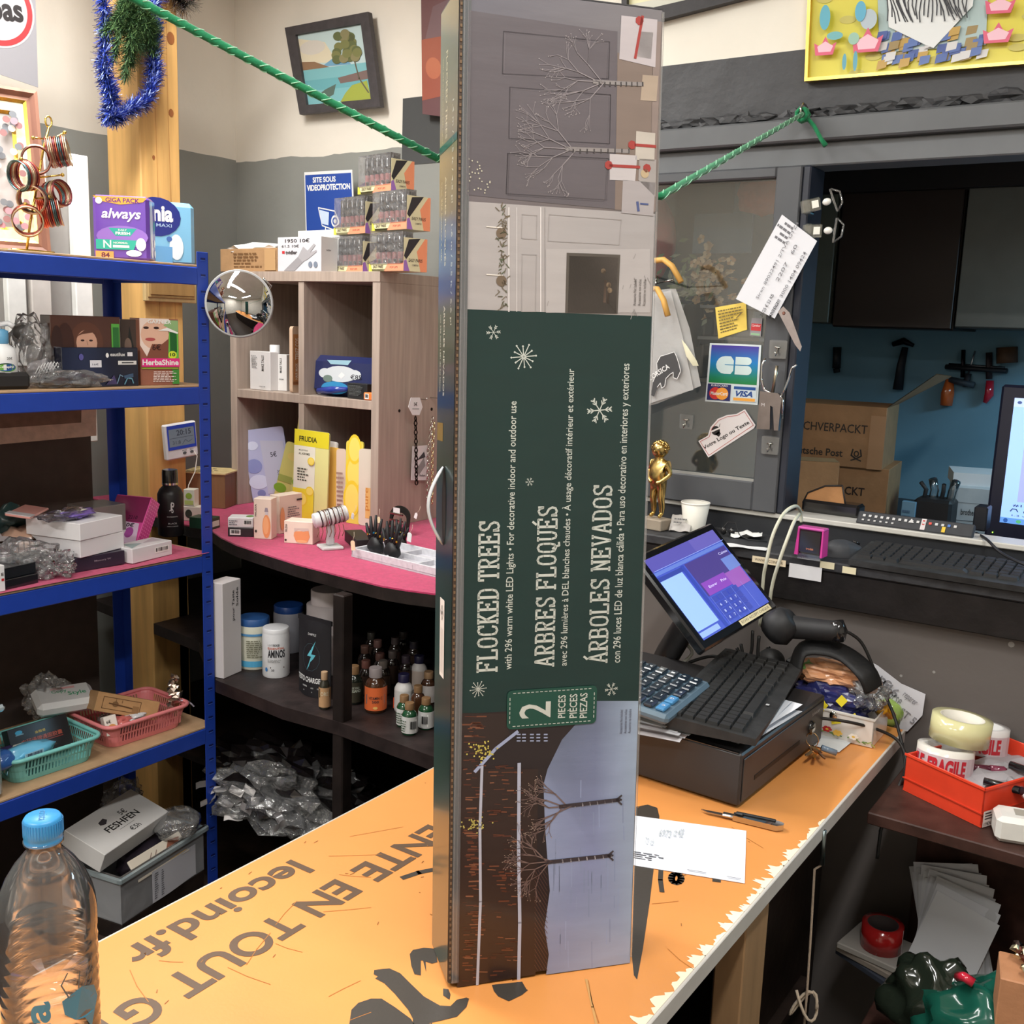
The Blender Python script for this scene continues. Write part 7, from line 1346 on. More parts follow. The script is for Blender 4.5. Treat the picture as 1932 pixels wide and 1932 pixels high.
m = MB('print'); q = [gf.uv(*p) for p in [(1338, 859), (1322, 833), (1339, 824), (1344, 808), (1357, 793), (1373, 786), (1391, 784), (1405, 776), (1422, 802)]]; m.line([(p[0], p[1]) for p in q]+[q[0]], .0012, (186, 84, 80), .0005); m.obj('red_outline', t)
def clipt(lb, px, py, px2, py2, tilt):
    y = DY-.05; a, b = P(px, py, 1, y), P(px2, py2, 1, y); M = frame(a, (1, 0, 0)) @ RY(-math.degrees(math.atan2((b-a).z, (b-a).x))); L = (b-a).length
    t = thing('plastic_clip', lb, 'clip', M, 'clear plastic sign clips on the window leaf'); m = MB('clearplastic'); m.box(0, .0, -.014, L*.48, .006, .014, (214, 214, 190), .002); m.box(.004, .004, -.016, .02, .03, .016, (214, 214, 190), .002); m.obj('jaw', t)
    m = MB('plastic'); m.box(L*.28, -.001, -.008, L*.44, .0, .008, (226, 226, 216), .001); m.obj('hinge', t); m = MB('gloss'); m.blob((L*.62, .003, 0), (.010, .006, .008), (232, 232, 226), 2, 0, sm=True); m.obj('joint', t)
    m = MB('clearplastic'); m.at(TR(L*.8, 0, 0) @ RY(tilt)); m.box(-.004, 0, -.026, .001, .006, .026, (220, 220, 216), .001); m.tube([(.0, .003, -.025), (.014, .003, -.012), (.016, .003, .012), (.0, .003, .025)], .0025, (226, 226, 222), 6); m.at().obj('gripper', t)
clipt('upper clear sign clip at the edge of the window leaf', 1510, 392, 1590, 373, -12); clipt('lower clear sign clip holding the cheque form', 1513, 436, 1592, 434, 4)
def hookpad(lb, px, py, s=.042):
    p = P(px, py, 1, DY-.036 if px > 1430 else DY-.016); t = thing('adhesive_hook', lb, 'hook', frame(p, (1, 0, 0)), 'clear adhesive hooks on the window'); m = MB('clearplastic'); m.at(FRONT(0)); rrect(m, -s/2, -s/2, s/2, s/2, .006, (206, 210, 212), .001); m.prism([(-s/2+.002, -s/2), (s/2-.002, -s/2), (s/2, s/2-.002), (-s/2, s/2-.002)], -.001, .0005, (206, 210, 212)); m.at().obj('pad', t)
    m = MB('chrome'); m.tube([(-.006, -.003, .004), (.006, -.003, .004)], .0022, (206, 206, 200), 6); m.tube([(0, -.003, .004), (0, -.006, -.008), (0, -.014, -.014), (0, -.017, -.006)], .0016, (206, 206, 200), 6); m.obj('hook', t)
hookpad('clear adhesive hook above the metal juicer tongs', 1468, 659); hookpad('clear adhesive hook below the metal stapler tool', 1453, 840); hookpad('clear adhesive hook on the pane left of the logo sticker', 1295, 795, .036)
# scissors blade and stapling pliers
sp3 = Plane((-.8, DY-.07, 1.6), (1, 0, 0), (0, 0, 1)); o = P(1479, 590, 1, DY-.07)
t = thing('scissors', 'open pair of scissors hanging behind the cheque form', 'scissors', loc=o); q = [sp3.uv(*p) for p in ((1468, 588), (1478, 578), (1490, 590), (1513, 654), (1510, 663), (1500, 650))]
m = MB('metal'); m.at(TR(*(-o)) @ sp3.M()); m.prism(q, -.001, .001, (176, 166, 166)); m.at().obj('blade', t); m = MB('metal'); m.at(TR(*(-o)) @ sp3.M()); c = sp3.uv(1479, 591); m.at(TR(*(-o)) @ sp3.M() @ TR(c[0], c[1], .001)).lathe([(.004, 0), (.003, .0015)], 12, (150, 110, 100)); m.at().obj('pivot', t)
o = P(1460, 760, 1, DY-.06); wq2 = lambda px, py, d=0: P(px, py, 1, DY-.06-d)-o
t = thing('hand_stapler', 'chrome plier stapler hanging on the window leaf', 'stapler', loc=o)
m = MB('chrome'); m.tube([wq2(*p) for p in ((1444, 676), (1437, 690), (1436, 715), (1442, 735), (1455, 742), (1470, 744), (1476, 752), (1476, 790))], .0028, (206, 206, 206), 7); m.obj('handle', t); m = MB('chrome'); m.tube([wq2(*p) for p in ((1503, 688), (1494, 695), (1488, 715), (1480, 735), (1474, 750))], .0028, (206, 206, 206), 7); m.obj('handle', t)
m = MB('metal'); m.at(TR(*(-o)) @ Plane((-.8, DY-.06, 1.6), (1, 0, 0), (0, 0, 1)).M()); pq_ = Plane((-.8, DY-.06, 1.6), (1, 0, 0), (0, 0, 1)); m.prism([pq_.uv(*p) for p in ((1436, 738), (1470, 742), (1476, 752), (1470, 812), (1462, 812), (1460, 768), (1455, 765), (1454, 810), (1429, 809))], -.006, .006, (150, 140, 138)); m.at().obj('body', t)
m = MB('metal'); m.tube([wq2(1466, 690, .004), wq2(1462, 715, .004), wq2(1458, 740, .004)], .004, (170, 160, 140), 6); m.obj('spring', t); m = MB('print'); m.at(TR(*(-o)) @ pq_.M()); a = pq_.uv(1438, 766); m.at(TR(*(-o)) @ pq_.M() @ TR(a[0], a[1], .0064)).text('M', 0, 0, .008, .007, (206, 200, 200)); m.at().obj('letter', t)
# carrier bags hanging from wooden handles
t = thing('carrier_bag', 'translucent white carrier bags with a Corsica bull print hanging by the tall box', 'bag', Plane((-1.0, DY-.12, 1.6), (1, 0, 0), (0, 0, 1)).M()); pg = Plane((-1.0, DY-.12, 1.6), (1, 0, 0), (0, 0, 1))
for k, (pts, z, c, mt_) in enumerate((([(1150, 780), (1240, 762), (1322, 728), (1300, 620), (1276, 545), (1262, 545), (1150, 560)], 0, (214, 214, 214), 'milky'), ([(1150, 790), (1238, 758), (1310, 735), (1290, 640), (1268, 548), (1150, 575)], .006, (220, 220, 220), 'milky'), ([(1290, 640), (1300, 650), (1318, 680), (1321, 690), (1312, 690), (1300, 672)], .012, (222, 218, 190), 'plastic'))):
    m = MB(mt_); q = pg.uvs(pts); n = len(q); cc = (sum(p[0] for p in q)/n, sum(p[1] for p in q)/n)
    m.add([(p[0], p[1], z+.004*math.sin(i*1.7)) for i, p in enumerate(q)]+[cc+(z+.008,)], [(i, (i+1) % n, n) for i in range(n)], c, True); m.obj('bag_sheet' if k < 2 else 'cardboard_edge', t)
bl2 = [(1234, 745), (1238, 720), (1246, 700), (1245, 685), (1252, 672), (1266, 668), (1278, 664), (1282, 672), (1286, 684), (1290, 700), (1283, 715), (1276, 712), (1276, 702), (1270, 706), (1262, 714), (1260, 728), (1254, 732), (1252, 722), (1246, 730), (1240, 748)]
m = MB('print'); m.poly([pg.uv(*p) for p in bl2], (70, 70, 72), .016); m.line([pg.uv(*p) for p in bl2[1:19]], .0016, (230, 230, 230), .0164)
a, b = pg.uv(1237, 716), pg.uv(1277, 690); an = math.atan2(b[1]-a[1], b[0]-a[0]); m.at(TR(a[0], a[1], .0167) @ Matrix.Rotation(an, 4, 'Z')).text('CORSICA', -.008, 0, .052, .0125, (226, 226, 226), bold=.02); m.at().obj('bull_print', t)
for k, pts in enumerate((((1236, 492), (1252, 490), (1268, 502), (1285, 532)), ((1230, 545), (1240, 545), (1252, 566), (1260, 596)))):
    m = MB('wood'); m.tube([P(px, py, 1, DY-.14-.02*k) for px, py in pts], .0085, (222, 172, 92), 8, flat=.8); m.obj('wooden_hanger', label=('upper' if k == 0 else 'lower')+' light wooden hanger end showing beside the tall box', cat='hanger')
m = MB('chrome'); m.tube([P(1238, 535, 1, DY-.1), P(1270, 528, 1, DY-.15)], .002, (150, 150, 146), 6); m.tube([P(1238, 520, 1, DY), P(1238, 535, 1, DY-.1)], .003, (150, 150, 146), 6); m.obj('hanging_rail', label='thin metal rail the wooden hangers hang on', cat='rail')
# added behind the pane to suggest its reflections: dried flowers, coloured shapes, a dark rack
t = thing('reflected_flowers', 'dried flowers and leaves added behind the window pane as a reflection', 'flowers', loc=P(1310, 560, 1, 2.56)); m = MB('paper')
for k in range(170):
    r = random.Random(k); x, z = r.gauss(0, .05), r.gauss(.03, .045); m.at(TR(x, r.uniform(-.03, .03), z) @ RX(r.uniform(20, 90)) @ RZ(r.uniform(0, 360)) @ RY(r.uniform(-40, 40)))
    if x < -.0 or r.random() < .3: m.poly([(0, 0), (.006, .012), (0, .03), (-.006, .012)], r.choice([(96, 120, 70), (120, 140, 96), (170, 176, 150)]))
    else:
        for q in range(5): m.disc(.007*math.cos(q*1.26), .007*math.sin(q*1.26), .006, r.choice([(206, 170, 120), (220, 196, 156), (186, 150, 110)]), n=6)
m.at().obj('petals', t, kind='stuff'); m = MB('rubber'); m.lathe([(.02, -.13), (.03, -.05), (.024, -.02)], 14, (60, 56, 50)); m.obj('vase', t)
o = P(1300, 590, 1, 2.6); t = thing('reflected_rack', 'rack of dark goods added behind the window pane to suggest reflections', 'rack', loc=o)
for k, z in enumerate((-.17, -.06, .02)):
    m = MB('steel'); m.box(-.3, -.05, z-.008, .22, .12, z, (150, 152, 150)); m.obj('shelf', t)
    for j in range(7):
        x = -.27+j*.068; hh = .05+.02*((j*5+k) % 3); m = MB('gloss'); m.box(x, 0, z, x+.045, .05, z+hh, [(50, 50, 56), (120, 124, 126), (70, 62, 60), (150, 150, 150)][(j+k) % 4], .004)
        if k < 2: m.obj('dark_pack', t)
m = MB('steel'); m.box(-.3, .12, ZW-o.z, -.285, .14, .1, (90, 90, 92)); m.box(.2, .12, ZW-o.z, .215, .14, .1, (90, 90, 92)); m.obj('upright', t)
m = MB('rubber'); m.blob((0, 0, 0), (.05, .03, .10), (176, 36, 50), 3, .15, 2, 3, True); m.obj('red_reflection', label='red shape added behind the window pane as a reflection beside the tall box', cat='bag', M=TR(*P(1240, 450, 1, 2.6)))
m = MB('rubber'); m.blob((0, 0, 0), (.07, .03, .05), (196, 96, 50), 3, .2, 2, 5, True); m.obj('orange_reflection', label='orange shape added behind the top right of the window pane as a reflection', cat='cloth', M=TR(*P(1440, 365, 1, 2.6)))
m = MB('paper'); m.box(-.08, 0, -.05, .08, .01, .05, (84, 112, 130)); m.obj('blue_reflection', label='blue grey shape added behind the middle of the window pane as a reflection', cat='picture', M=TR(*P(1362, 440, 1, 2.6)))
# ------------------------------------------------------------ things on the black desk ledge
KZ = KZ+.0005
bp2 = pz(1238, 982, KZ+.02)
t = thing('block_base_statue', 'gold coloured statuette of a small standing boy on a stone block', 'statuette', frame((bp2.x, bp2.y, KZ), (1, -.15, 0)))
m = MB('card'); m.box(-.034, -.024, 0, .030, .024, .026, (150, 138, 122), .002); m.obj('stone_block', t)
J_ = {'hip': (0, 0, .115, .017), 'belly': (.001, -.007, .128, .019), 'chest': (0, -.001, .150, .0185), 'neck': (0, 0, .168, .0075), 'head': (-.001, -.003, .186, .017), 'crown': (0, .001, .196, .0155),
 'ls': (-.02, 0, .158, .008), 'le': (-.030, .004, .138, .0062), 'lw': (-.014, -.018, .118, .0046), 'lh': (-.005, -.021, .112, .005), 'rs': (.02, 0, .158, .008), 're': (.032, .002, .134, .0062), 'rw': (.018, -.016, .116, .0046), 'rh': (.006, -.021, .111, .005),
 'lt': (-.009, 0, .102, .0125), 'lk': (-.010, -.004, .070, .0085), 'lc': (-.010, .002, .055, .0082), 'la': (-.010, .001, .036, .0052), 'lf': (-.011, -.012, .031, .0048), 'rt_': (.010, 0, .102, .0125), 'rk': (.013, -.004, .070, .0085), 'rc': (.013, .002, .055, .0082), 'ra': (.013, .001, .036, .0052), 'rf': (.014, -.012, .031, .0048)}
E_l = [('hip', 'belly'), ('belly', 'chest'), ('chest', 'neck'), ('neck', 'head'), ('head', 'crown'), ('chest', 'ls'), ('ls', 'le'), ('le', 'lw'), ('lw', 'lh'), ('chest', 'rs'), ('rs', 're'), ('re', 'rw'), ('rw', 'rh'), ('hip', 'lt'), ('lt', 'lk'), ('lk', 'lc'), ('lc', 'la'), ('la', 'lf'), ('hip', 'rt_'), ('rt_', 'rk'), ('rk', 'rc'), ('rc', 'ra'), ('ra', 'rf')]
ks = list(J_); me = bpy.data.meshes.new('figure'); me.from_pydata([J_[k][:3] for k in ks], [(ks.index(a), ks.index(b)) for a, b in E_l], [])
me.materials.append(mat('brass', .26, metal=1, noise_s=60, noise_a=.1)); MATS['brass'].node_tree.nodes['Principled BSDF'].inputs['Base Color'].default_value = lin((196, 168, 104))
for l in list(MATS['brass'].node_tree.links):
    if l.to_socket.name == 'Base Color': MATS['brass'].node_tree.links.remove(l)
o = bpy.data.objects.new('figure', me); COL.objects.link(o); o.parent = t
sk = o.modifiers.new('skin', 'SKIN'); sk.use_smooth_shade = True
for i, k in enumerate(ks): me.skin_vertices[0].data[i].radius = (J_[k][3],)*2
me.skin_vertices[0].data[0].use_root = True
ss = o.modifiers.new('sub', 'SUBSURF'); ss.levels = 2; ss.render_levels = 2
m = MB('gold'); G2 = (190, 164, 104); m.blob((-.001, -.001, .1885), (.0195, .019, .0205), G2, 3, .02, 2, 1, True); t_, t = t, m.obj('head', t); m = MB('gold')
for k in range(110):
    r = random.Random(k); a = r.uniform(0, 6.28); z = r.uniform(-.05, 1); rr = math.sqrt(1-z*z); y = rr*math.sin(a)
    if y < -.3 and z < .66: continue
    m.blob((.0195*rr*math.cos(a), .0195*y, .189+.020*z), (.0042, .0042, .0034), G2, 1, .2, 3, k, True)
m.obj('curly_hair', t, kind='stuff')
m = MB('gold'); m.blob((-.001, -.0205, .186), (.0025, .0035, .003), G2, 2, 0, sm=True); m.obj('nose', t)
for s in (-1, 1): m = MB('rubber'); m.blob((-.001+s*.0068, -.0184, .190), (.0026, .0014, .0014), (84, 62, 30), 2, 0, sm=True); m.obj('eye', t); m = MB('gold'); m.blob((s*.0195, 0, .186), (.0025, .004, .005), G2, 2, 0, sm=True); m.obj('ear', t)
m = MB('rubber'); m.blob((-.001, -.0188, .1795), (.0048, .0014, .001), (110, 74, 40), 2, 0, sm=True); m.obj('mouth', t); t = t_
p = pz(1309, 1002, KZ); t = thing('paper_cup', 'white paper cup on the desk behind the touch screen', 'cup', TR(p.x, p.y, KZ)); m = MB('paper'); m.lathe([(.024, 0), (.0335, .068), (.0325, .068), (.0235, .003), (.001, .003)], 28, (226, 224, 214), cap=False); m.lathe([(.0338, .066), (.0345, .068), (.0338, .070), (.0325, .069)], 28, (232, 230, 222), cap=False); m.obj('cup', t)
def sheet(name, label, M, w, d, col, amp=.004, ops=None, cat='paper', seed=0, par=None, grp=None):
    m = MB('paper'); m.at(); m.grid(lambda u, v: (u*w, v*d, .001+amp*(.5+noise.noise(V((u*3+seed, v*3, seed)))+.5*abs(u-.5)*2*(u-.5))), 8, 8, col)
    if ops: draw(m, ops, w, d, amp*1.6+.001)
    return m.obj(name, par, label=label, cat=cat, M=M, group=grp)
sheet('receipt', 'crumpled white receipt behind the touch screen, right of the cup', TR(*pz(1378, 1015, KZ)) @ RZ(20), .07, .05, (222, 222, 218), .012, seed=2); sheet('receipt', 'flat white receipt under the earphones at the desk edge', TR(*pz(1360, 1030, KZ)) @ RZ(4), .10, .03, (216, 216, 216), .003, seed=5)
sheet('note_scrap', 'small grey handwritten scrap leaning on the statuette block', frame(pz(1262, 1002, KZ), (1, .2, 0)) @ RX(50), .05, .045, (176, 172, 168), .008, ops=lines(.2, .3, .8, .7, 2, (90, 90, 90)), seed=3)
t = thing('earphones', 'black earphones lying on the receipts', 'earphones', TR(*pz(1372, 1012, KZ)))
for k in (-1, 1): m = MB('gloss'); m.blob((k*.010, 0, .012), (.008, .006, .010), (22, 22, 24), 2, .05, sm=True); m.obj('earpiece', t)
m = MB('rubber'); m.tube([(-.01, 0, .02), (-.005, .01, .032), (.01, .02, .03), (.03, .0, .006), (.06, -.02, .004), (.1, -.01, .003)], .0014, (26, 26, 28), 6); m.obj('cable', t)
# self inking stamp
pS = pz(1500, 1052, KZ); t = thing('ink_stamp', 'pink and black self inking stamp on the desk', 'stamp', frame(pS, (1, -.05, 0))); MG = (206, 62, 150); w_ = .058
m = MB('gloss'); m.box(.004, .0, .012, w_-.004, .028, .062, (30, 24, 26), .003); m.obj('body', t); m = MB('clearplastic'); m.box(.004, 0, 0, w_-.004, .028, .012, (120, 120, 120), .001); m.obj('foot', t)
for s in (0, 1): x = s*(w_-.006); m = MB('plastic'); m.add([(x-.002*(1-2*s), -.003, .008), (x+.006, -.003, .008), (x+.006, .03, .008), (x, .03, .008), (x+.002, -.001, .066), (x+.005, -.001, .066), (x+.005, .028, .066), (x+.002, .028, .066)], [(0, 1, 5, 4), (1, 2, 6, 5), (2, 3, 7, 6), (3, 0, 4, 7), (4, 5, 6, 7)], MG); m.obj('side_arm', t)
m = MB('gloss'); m.box(0, 0, .062, w_, .028, .068, (206, 90, 170), .002); m.obj('top', t); m = MB('print').at(FRONT()); m.text('trodat', .022, .021, .038, .026, (206, 130, 100), bold=.02); m.obj('maker_name', t)
def mouse(lb, M, s=1, col=(60, 62, 66), led=None):
    t = thing('computer_mouse', lb, 'mouse', M); m = MB('rubber')
    def f(u, v): 
        a = u*6.2832; r = v; return (s*.03*r*math.cos(a), s*.052*r*math.sin(a), s*(.034*math.sqrt(max(0, 1-r*r*.96))*(1-.25*r*math.sin(a)*1))+.002 if r < 1 else 0)
    m.grid(f, 24, 8, col); m.obj('shell', t)
    m = MB('gloss'); m.tube([(0, s*.020, s*.0325), (0, s*.034, s*.026)], .0035*s, (26, 26, 28), 8); m.obj('wheel', t); m = MB('rubber'); m.tube([(0, s*.005, s*.0345), (0, s*.02, s*.0325), (0, s*.046, s*.013)], .0006, (26, 26, 28), 4); m.obj('seam', t)
    if led: m = MB('led'); m.blob((.0, -.01, s*.034), (.003, .003, .0015), led, 1, 0); m.obj('light', t)
mouse('dark grey computer mouse between the pink stamp and the desk keyboard', TR(*pz(1592, 1048, KZ)) @ RZ(-48), .95)
def keyboard(lb, M, W, D, H0, H1, rows, col, kc, split=(.62,), leg=''):
    t = thing('computer_keyboard', lb, 'keyboard', M); m = MB('dusty'); n = 12
    prof = [(0, 0, .45), (.02, .0, .5)]
    vs = []; fs = []
    for i in range(n+1):
        u = i/n; b = D*(.06*math.cos(math.pi*(u-.5))); vs += [(u*W, .006*abs(u-.5)*2*0, 0), (u*W, -.004*math.sin(math.pi*u), H0), (u*W, D+b*.6, H1), (u*W, D+b*.6, 0)]
        if i: k = 4*i; fs += [(k-4, k, k+1, k-3), (k-3, k+1, k+2, k-2), (k-2, k+2, k+3, k-1), (k-1, k+3, k, k-4)]
    fs += [(0, 1, 2, 3), (4*n+3, 4*n+2, 4*n+1, 4*n)]
    m.add(vs, fs, col); m.obj('casing', t)
    q = MB('dusty'); q.box(-.5, -.5, 0, .5, .5, .0065, kc, .12); qm = q.v; base = None
    sl = (H1-H0)/D; y0 = D*.15; ky = D*.80/rows; kx = W*.955/21.5; lay = []
    for r in range(rows):
        segs = [(0, 15), (15.4, 18.4), (18.8, 21.3)]
        for a, b in segs:
            nk = round(b-a) if not (r == 0 and a == 0) else 7
            wds = ([1.3, 1.2, 1.2, 6.2, 1.2, 1.2, 1.7] if (r == 0 and a == 0) else [1]*nk)
            sc = (b-a)/sum(wds); x = a
            for wd in wds: lay.append((x*kx+W*.022, (x+wd*sc)*kx+W*.022, y0+r*ky, y0+(r+1)*ky)); x += wd*sc
    for (xa, xb, ya, yb) in lay:
        if base is None: mm = MB('dusty'); mm.box(-.5, -.5, 0, .5, .5, 1, kc); mm.v = [V((v.x*(.84 if v.z > .5 else 1), v.y*(.84 if v.z > .5 else 1), v.z)) for v in mm.v]; o = base = mm.obj('key', t)
        else: o = base.copy(); COL.objects.link(o); o.parent = t
        yc = (ya+yb)/2; o.matrix_basis = TR((xa+xb)/2, yc, H0+sl*yc-.0005) @ RX(math.degrees(math.atan(sl))) @ Matrix.Diagonal((xb-xa-.0015, yb-ya-.0015, .0065, 1))
    return t
keyboard('dusty black keyboard lying on the desk ledge below the monitor', frame(pz(1600, 1066, KZ), (1, -.02, 0)), .46, .15, .012, .028, 6, (46, 47, 48), (40, 40, 41))
for k, (px, py, w_, c, lb, tx) in enumerate(((1420, 1048, .075, (222, 206, 176), 'cream web address strip stuck on the desk edge', 'WWW.LECOIND.FR'), (1490, 1062, .07, (216, 216, 218), 'white paper strip with small writing hanging over the desk edge', ''), (1548, 1058, .03, (222, 214, 180), 'short yellowed tape piece on the desk edge left of the mouse', ''), (1590, 1068, .028, (222, 214, 180), 'short yellowed tape piece on the desk edge under the mouse', ''))):
    p = P(px, py, 1, ky0-.002); t = thing('edge_sticker', lb, 'sticker', frame((p.x, p.y, min(p.z, KZ-.001)), (1, 0, 0))); hh = .014 if k != 1 else .03; m = MB('paper'); m.box(0, -.001, -hh, w_, 0, 0, c); m.obj('strip', t)
    if tx: m = MB('print').at(FRONT(-.0014)); m.text(tx, .006, -hh+.004, w_-.006, -.004, (90, 80, 66)); m.obj('writing', t)
for k, pts in enumerate((((1434, 1180), (1440, 1095), (1446, 1060), (1458, 1010), (1478, 970), (1500, 955), (1510, 965), (1512, 985)), ((1446, 1190), (1456, 1110), (1470, 1060), (1486, 1015), (1498, 985), (1508, 970)))):
    ys = (2.11, 2.10, 2.09, 2.10, 2.13, 2.18, 2.24, 2.25); m = MB('plastic'); m.tube(cat([P(x, y, 1, ys[i]) for i, (x, y) in enumerate(pts)]), .0038, (206, 206, 186), 8); m.obj('white_cable', label=('left' if k == 0 else 'right')+' thick white cable arching up behind the touch screen', cat='cable')
# ------------------------------------------------------------ cash drawer with papers, calculator and keyboard
ZC = CZ+.0008; a = pz(1392, 1527, ZC); f = (pz(1545, 1402, ZC)-a).normalized(); back = V((0, 0, 1)).cross(f).normalized(); DW, DD, DH = .385, .41, .096
Md = frame(a, f); t = thing('cash_drawer', 'black metal cash drawer with a slot and a key in its lock', 'cash drawer', Md)
m = MB('steel'); m.box(0, 0, .004, DW, DD, DH, (44, 43, 44), .003); m.obj('casing', t); m = MB('steel'); m.box(.008, -.002, .01, DW-.008, .0, DH-.010, (52, 50, 50), .001); df = m.obj('drawer_front', t)
m = MB('rubber'); m.box(.055, -.0026, .034, .26, -.0018, .042, (14, 14, 14)); m.obj('bill_slot', df)
m = MB('gloss'); m.at(TR(.315, -.002, .05) @ RX(90)); m.lathe([(.0135, 0), (.0135, .004), (.009, .006)], 18, (30, 30, 30)); m.at().obj('lock', df)
m = MB('print').at(FRONT(-.0024)); m.text('Safescan', DW-.07, .072, DW-.03, .079, (160, 160, 160)); m.obj('maker_name', t)
m = MB('metal'); m.box(.0, .006, DH, .006, .3, DH+.0012, (90, 90, 90)); m.obj('top_strip', t)
for x in (.02, DW-.03):
    for y in (.02, DD-.03): m = MB('rubber'); m.lathe([(.008, 0), (.008, .004)], 10, (20, 20, 20), ax=(x, y)); m.obj('foot', t)
kp = Md @ V((.315, -.008, .05)); t = thing('key_bunch', 'bunch of keys hanging from the cash drawer lock', 'keys', loc=kp)
m = MB('chrome'); m.box(-.002, -.016, -.003, .002, 0, .003, (206, 206, 200)); m.obj('lock_key', t); m = MB('metal'); m.tube([(.004+.012*math.cos(x), -.018, -.016+.014*math.sin(x)) for x in [k*.6283 for k in range(10)]], .0009, (200, 160, 110), 5, closed=True); m.obj('ring', t)
for k, (dx, dy, c) in enumerate(((.012, .03, (206, 150, 90)), (.03, .036, (190, 130, 80)), (.022, .05, (176, 170, 160)))):
    m = MB('metal'); m.at(TR(.012, -.02, -.034+.001*k) @ RZ([-75, -50, -95][k]) @ RX(-20)); m.prism([(0, -.009), (.010, -.010), (.016, -.003), (.042, -.003), (.045, 0), (.042, .003), (.016, .003), (.010, .010), (0, .009), (-.004, 0)], 0, .002, c); m.at().obj('key', t)
m = MB('gloss'); m.tube([(.02, -.01, -.03), (.045, .002, -.038)], .006, (110, 130, 150), 8); m.obj('fob', t)
r4 = random.Random(5); ZT = DH+.0015
n0 = 0
for k in range(14):
    x, y = r4.uniform(-.03, .03), r4.uniform(.20, .27); sheet('paper_sheet', None, Md @ TR(x, y, ZT+.0013*k) @ RZ(r4.uniform(-14, 14)), .2, .14, r4.choice([(216, 216, 220), (222, 222, 224), (206, 206, 210)]), .0025, seed=k, cat=None, par=None) if 0 else None
t = thing('paper_pile', 'pile of loose white papers on the cash drawer under the calculator', 'paper pile', Md @ TR(0, 0, ZT))
for k in range(16):
    sheet('paper_sheet', None, TR(r4.uniform(-.035, .0), r4.uniform(.09, .14), .0014*k) @ RZ(r4.uniform(-12, 12)), .21, .27, r4.choice([(216, 216, 220), (226, 226, 228), (206, 206, 210)]), .003, seed=k, cat=None, par=t)
for k in range(3):
    sheet('paper_sheet', None, TR(.03+.02*k, .02+.03*k, .001+.0014*k) @ RZ(-6+6*k), .15, .10, (222, 222, 226), .003, seed=k+30, cat=None, par=t)
# calculator
Mc = frame(Md @ V((.01, .15, ZT+.030)), (Md @ V((.3, 1.0, 0))-Md @ V((0, 0, 0)))); a, b = P(1253, 1368, 2, ZC+DH+.035), P(1330, 1296, 2, ZC+DH+.045)
Mc = frame(a, V((b.x-a.x, b.y-a.y, 0))) @ RX(6); Lc = (b-a).length
t = thing('calculator', 'blue grey desk calculator lying on the papers beside the tall box', 'calculator', Mc); cw, cd = Lc*1.06, .19
m = MB('plastic'); m.box(-.004, -.006, 0, cw, cd, .018, (84, 104, 118), .006); m.obj('casing', t)
m = MB('gloss'); m.box(.012, cd-.05, .018, cw-.012, cd-.012, .021, (70, 80, 76), .002); m.obj('display', t)
kw = (cw-.012)/5; syms = [['0', '.', '+', '', '='], ['1', '2', '3', '+', ''], ['4', '5', '6', '\u00d7', '%'], ['7', '8', '9', '\u00f7', '\u221a']]
rowsC = [['C', '4', '7', 'M', 'T'], ['CE', '1', '5', '8', 'G'], ['0', '2', '6', '%', '/'], ['00', '3', '\u00d7', '\u00f7', 'N'], ['.', '+', '-', '=', 'R']]
for i in range(5):
    for j in range(6):
        s = (rowsC[i]+['#'])[j]; x0, y0 = .006+i*kw, .006+j*.0225; m = MB('gloss'); m.box(x0, y0, .018, x0+kw*.8, y0+.017, .0245, (66, 130, 176) if (j == 0 and i < 2) else (34, 44, 54), .002); m.T = TR(x0+kw*.4, y0+.0085, .0249) @ RZ(90); m.text(s, -.0035, -.0035, .0035, .0035, (220, 224, 226), fit=False, bold=.02); m.at(); m.obj('key', t)
# keyboard on the drawer
a, b = P(1289, 1352, 2, ZC+DH+.018), P(1425, 1408, 2, ZC+DH+.018); c_ = P(1403, 1228, 2, ZC+DH+.018)
Lk = (c_-a).length; [sheet('paper_sheet', None, Md @ TR(.04+r4.uniform(0, .03), r4.uniform(-.004, .03), ZT+.0018*k) @ RZ(r4.uniform(-5, 5)), .2, .16, (220, 220, 224), .002, seed=k+40, par=None, cat=None) if 0 else sheet('paper_sheet', None, TR(.04+r4.uniform(0, .03), r4.uniform(-.004, .03), .0018*k) @ RZ(r4.uniform(-5, 5)), .2, .16, (220, 220, 224), .002, seed=k+40, par=bpy.data.objects['paper_pile'], cat=None) for k in range(8)]; Mk = frame(b, (P(1514, 1268, 2, ZC+DH+.018)-b)); t = keyboard('dusty black keyboard lying across the papers on the cash drawer', Mk, (P(1514, 1268, 2, ZC+DH+.018)-b).length*1.0, (b-a).length*1.0, .012, .024, 6, (38, 38, 38), (34, 34, 34))
m = MB('print').at(TR(.16, .012, .016)); m.rect(0, 0, .008, .006, (176, 176, 176)); m.obj('logo', t)
mouse('black computer mouse with a blue light behind the drawer keyboard', TR(P(1455, 1250, 1, 2.07).x, 2.07, ZC+DH) @ RZ(40) @ TR(0, 0, .002), .9, (30, 31, 32), (60, 130, 255))
m = MB('steel'); p = P(1455, 1262, 1, 2.08); m.box(p.x-.07, 2.0, ZC, p.x+.06, 2.12, ZC+DH-.002, (70, 72, 70), .004); m.obj('grey_unit', label='grey device box behind the cash drawer under the mouse', cat='device')
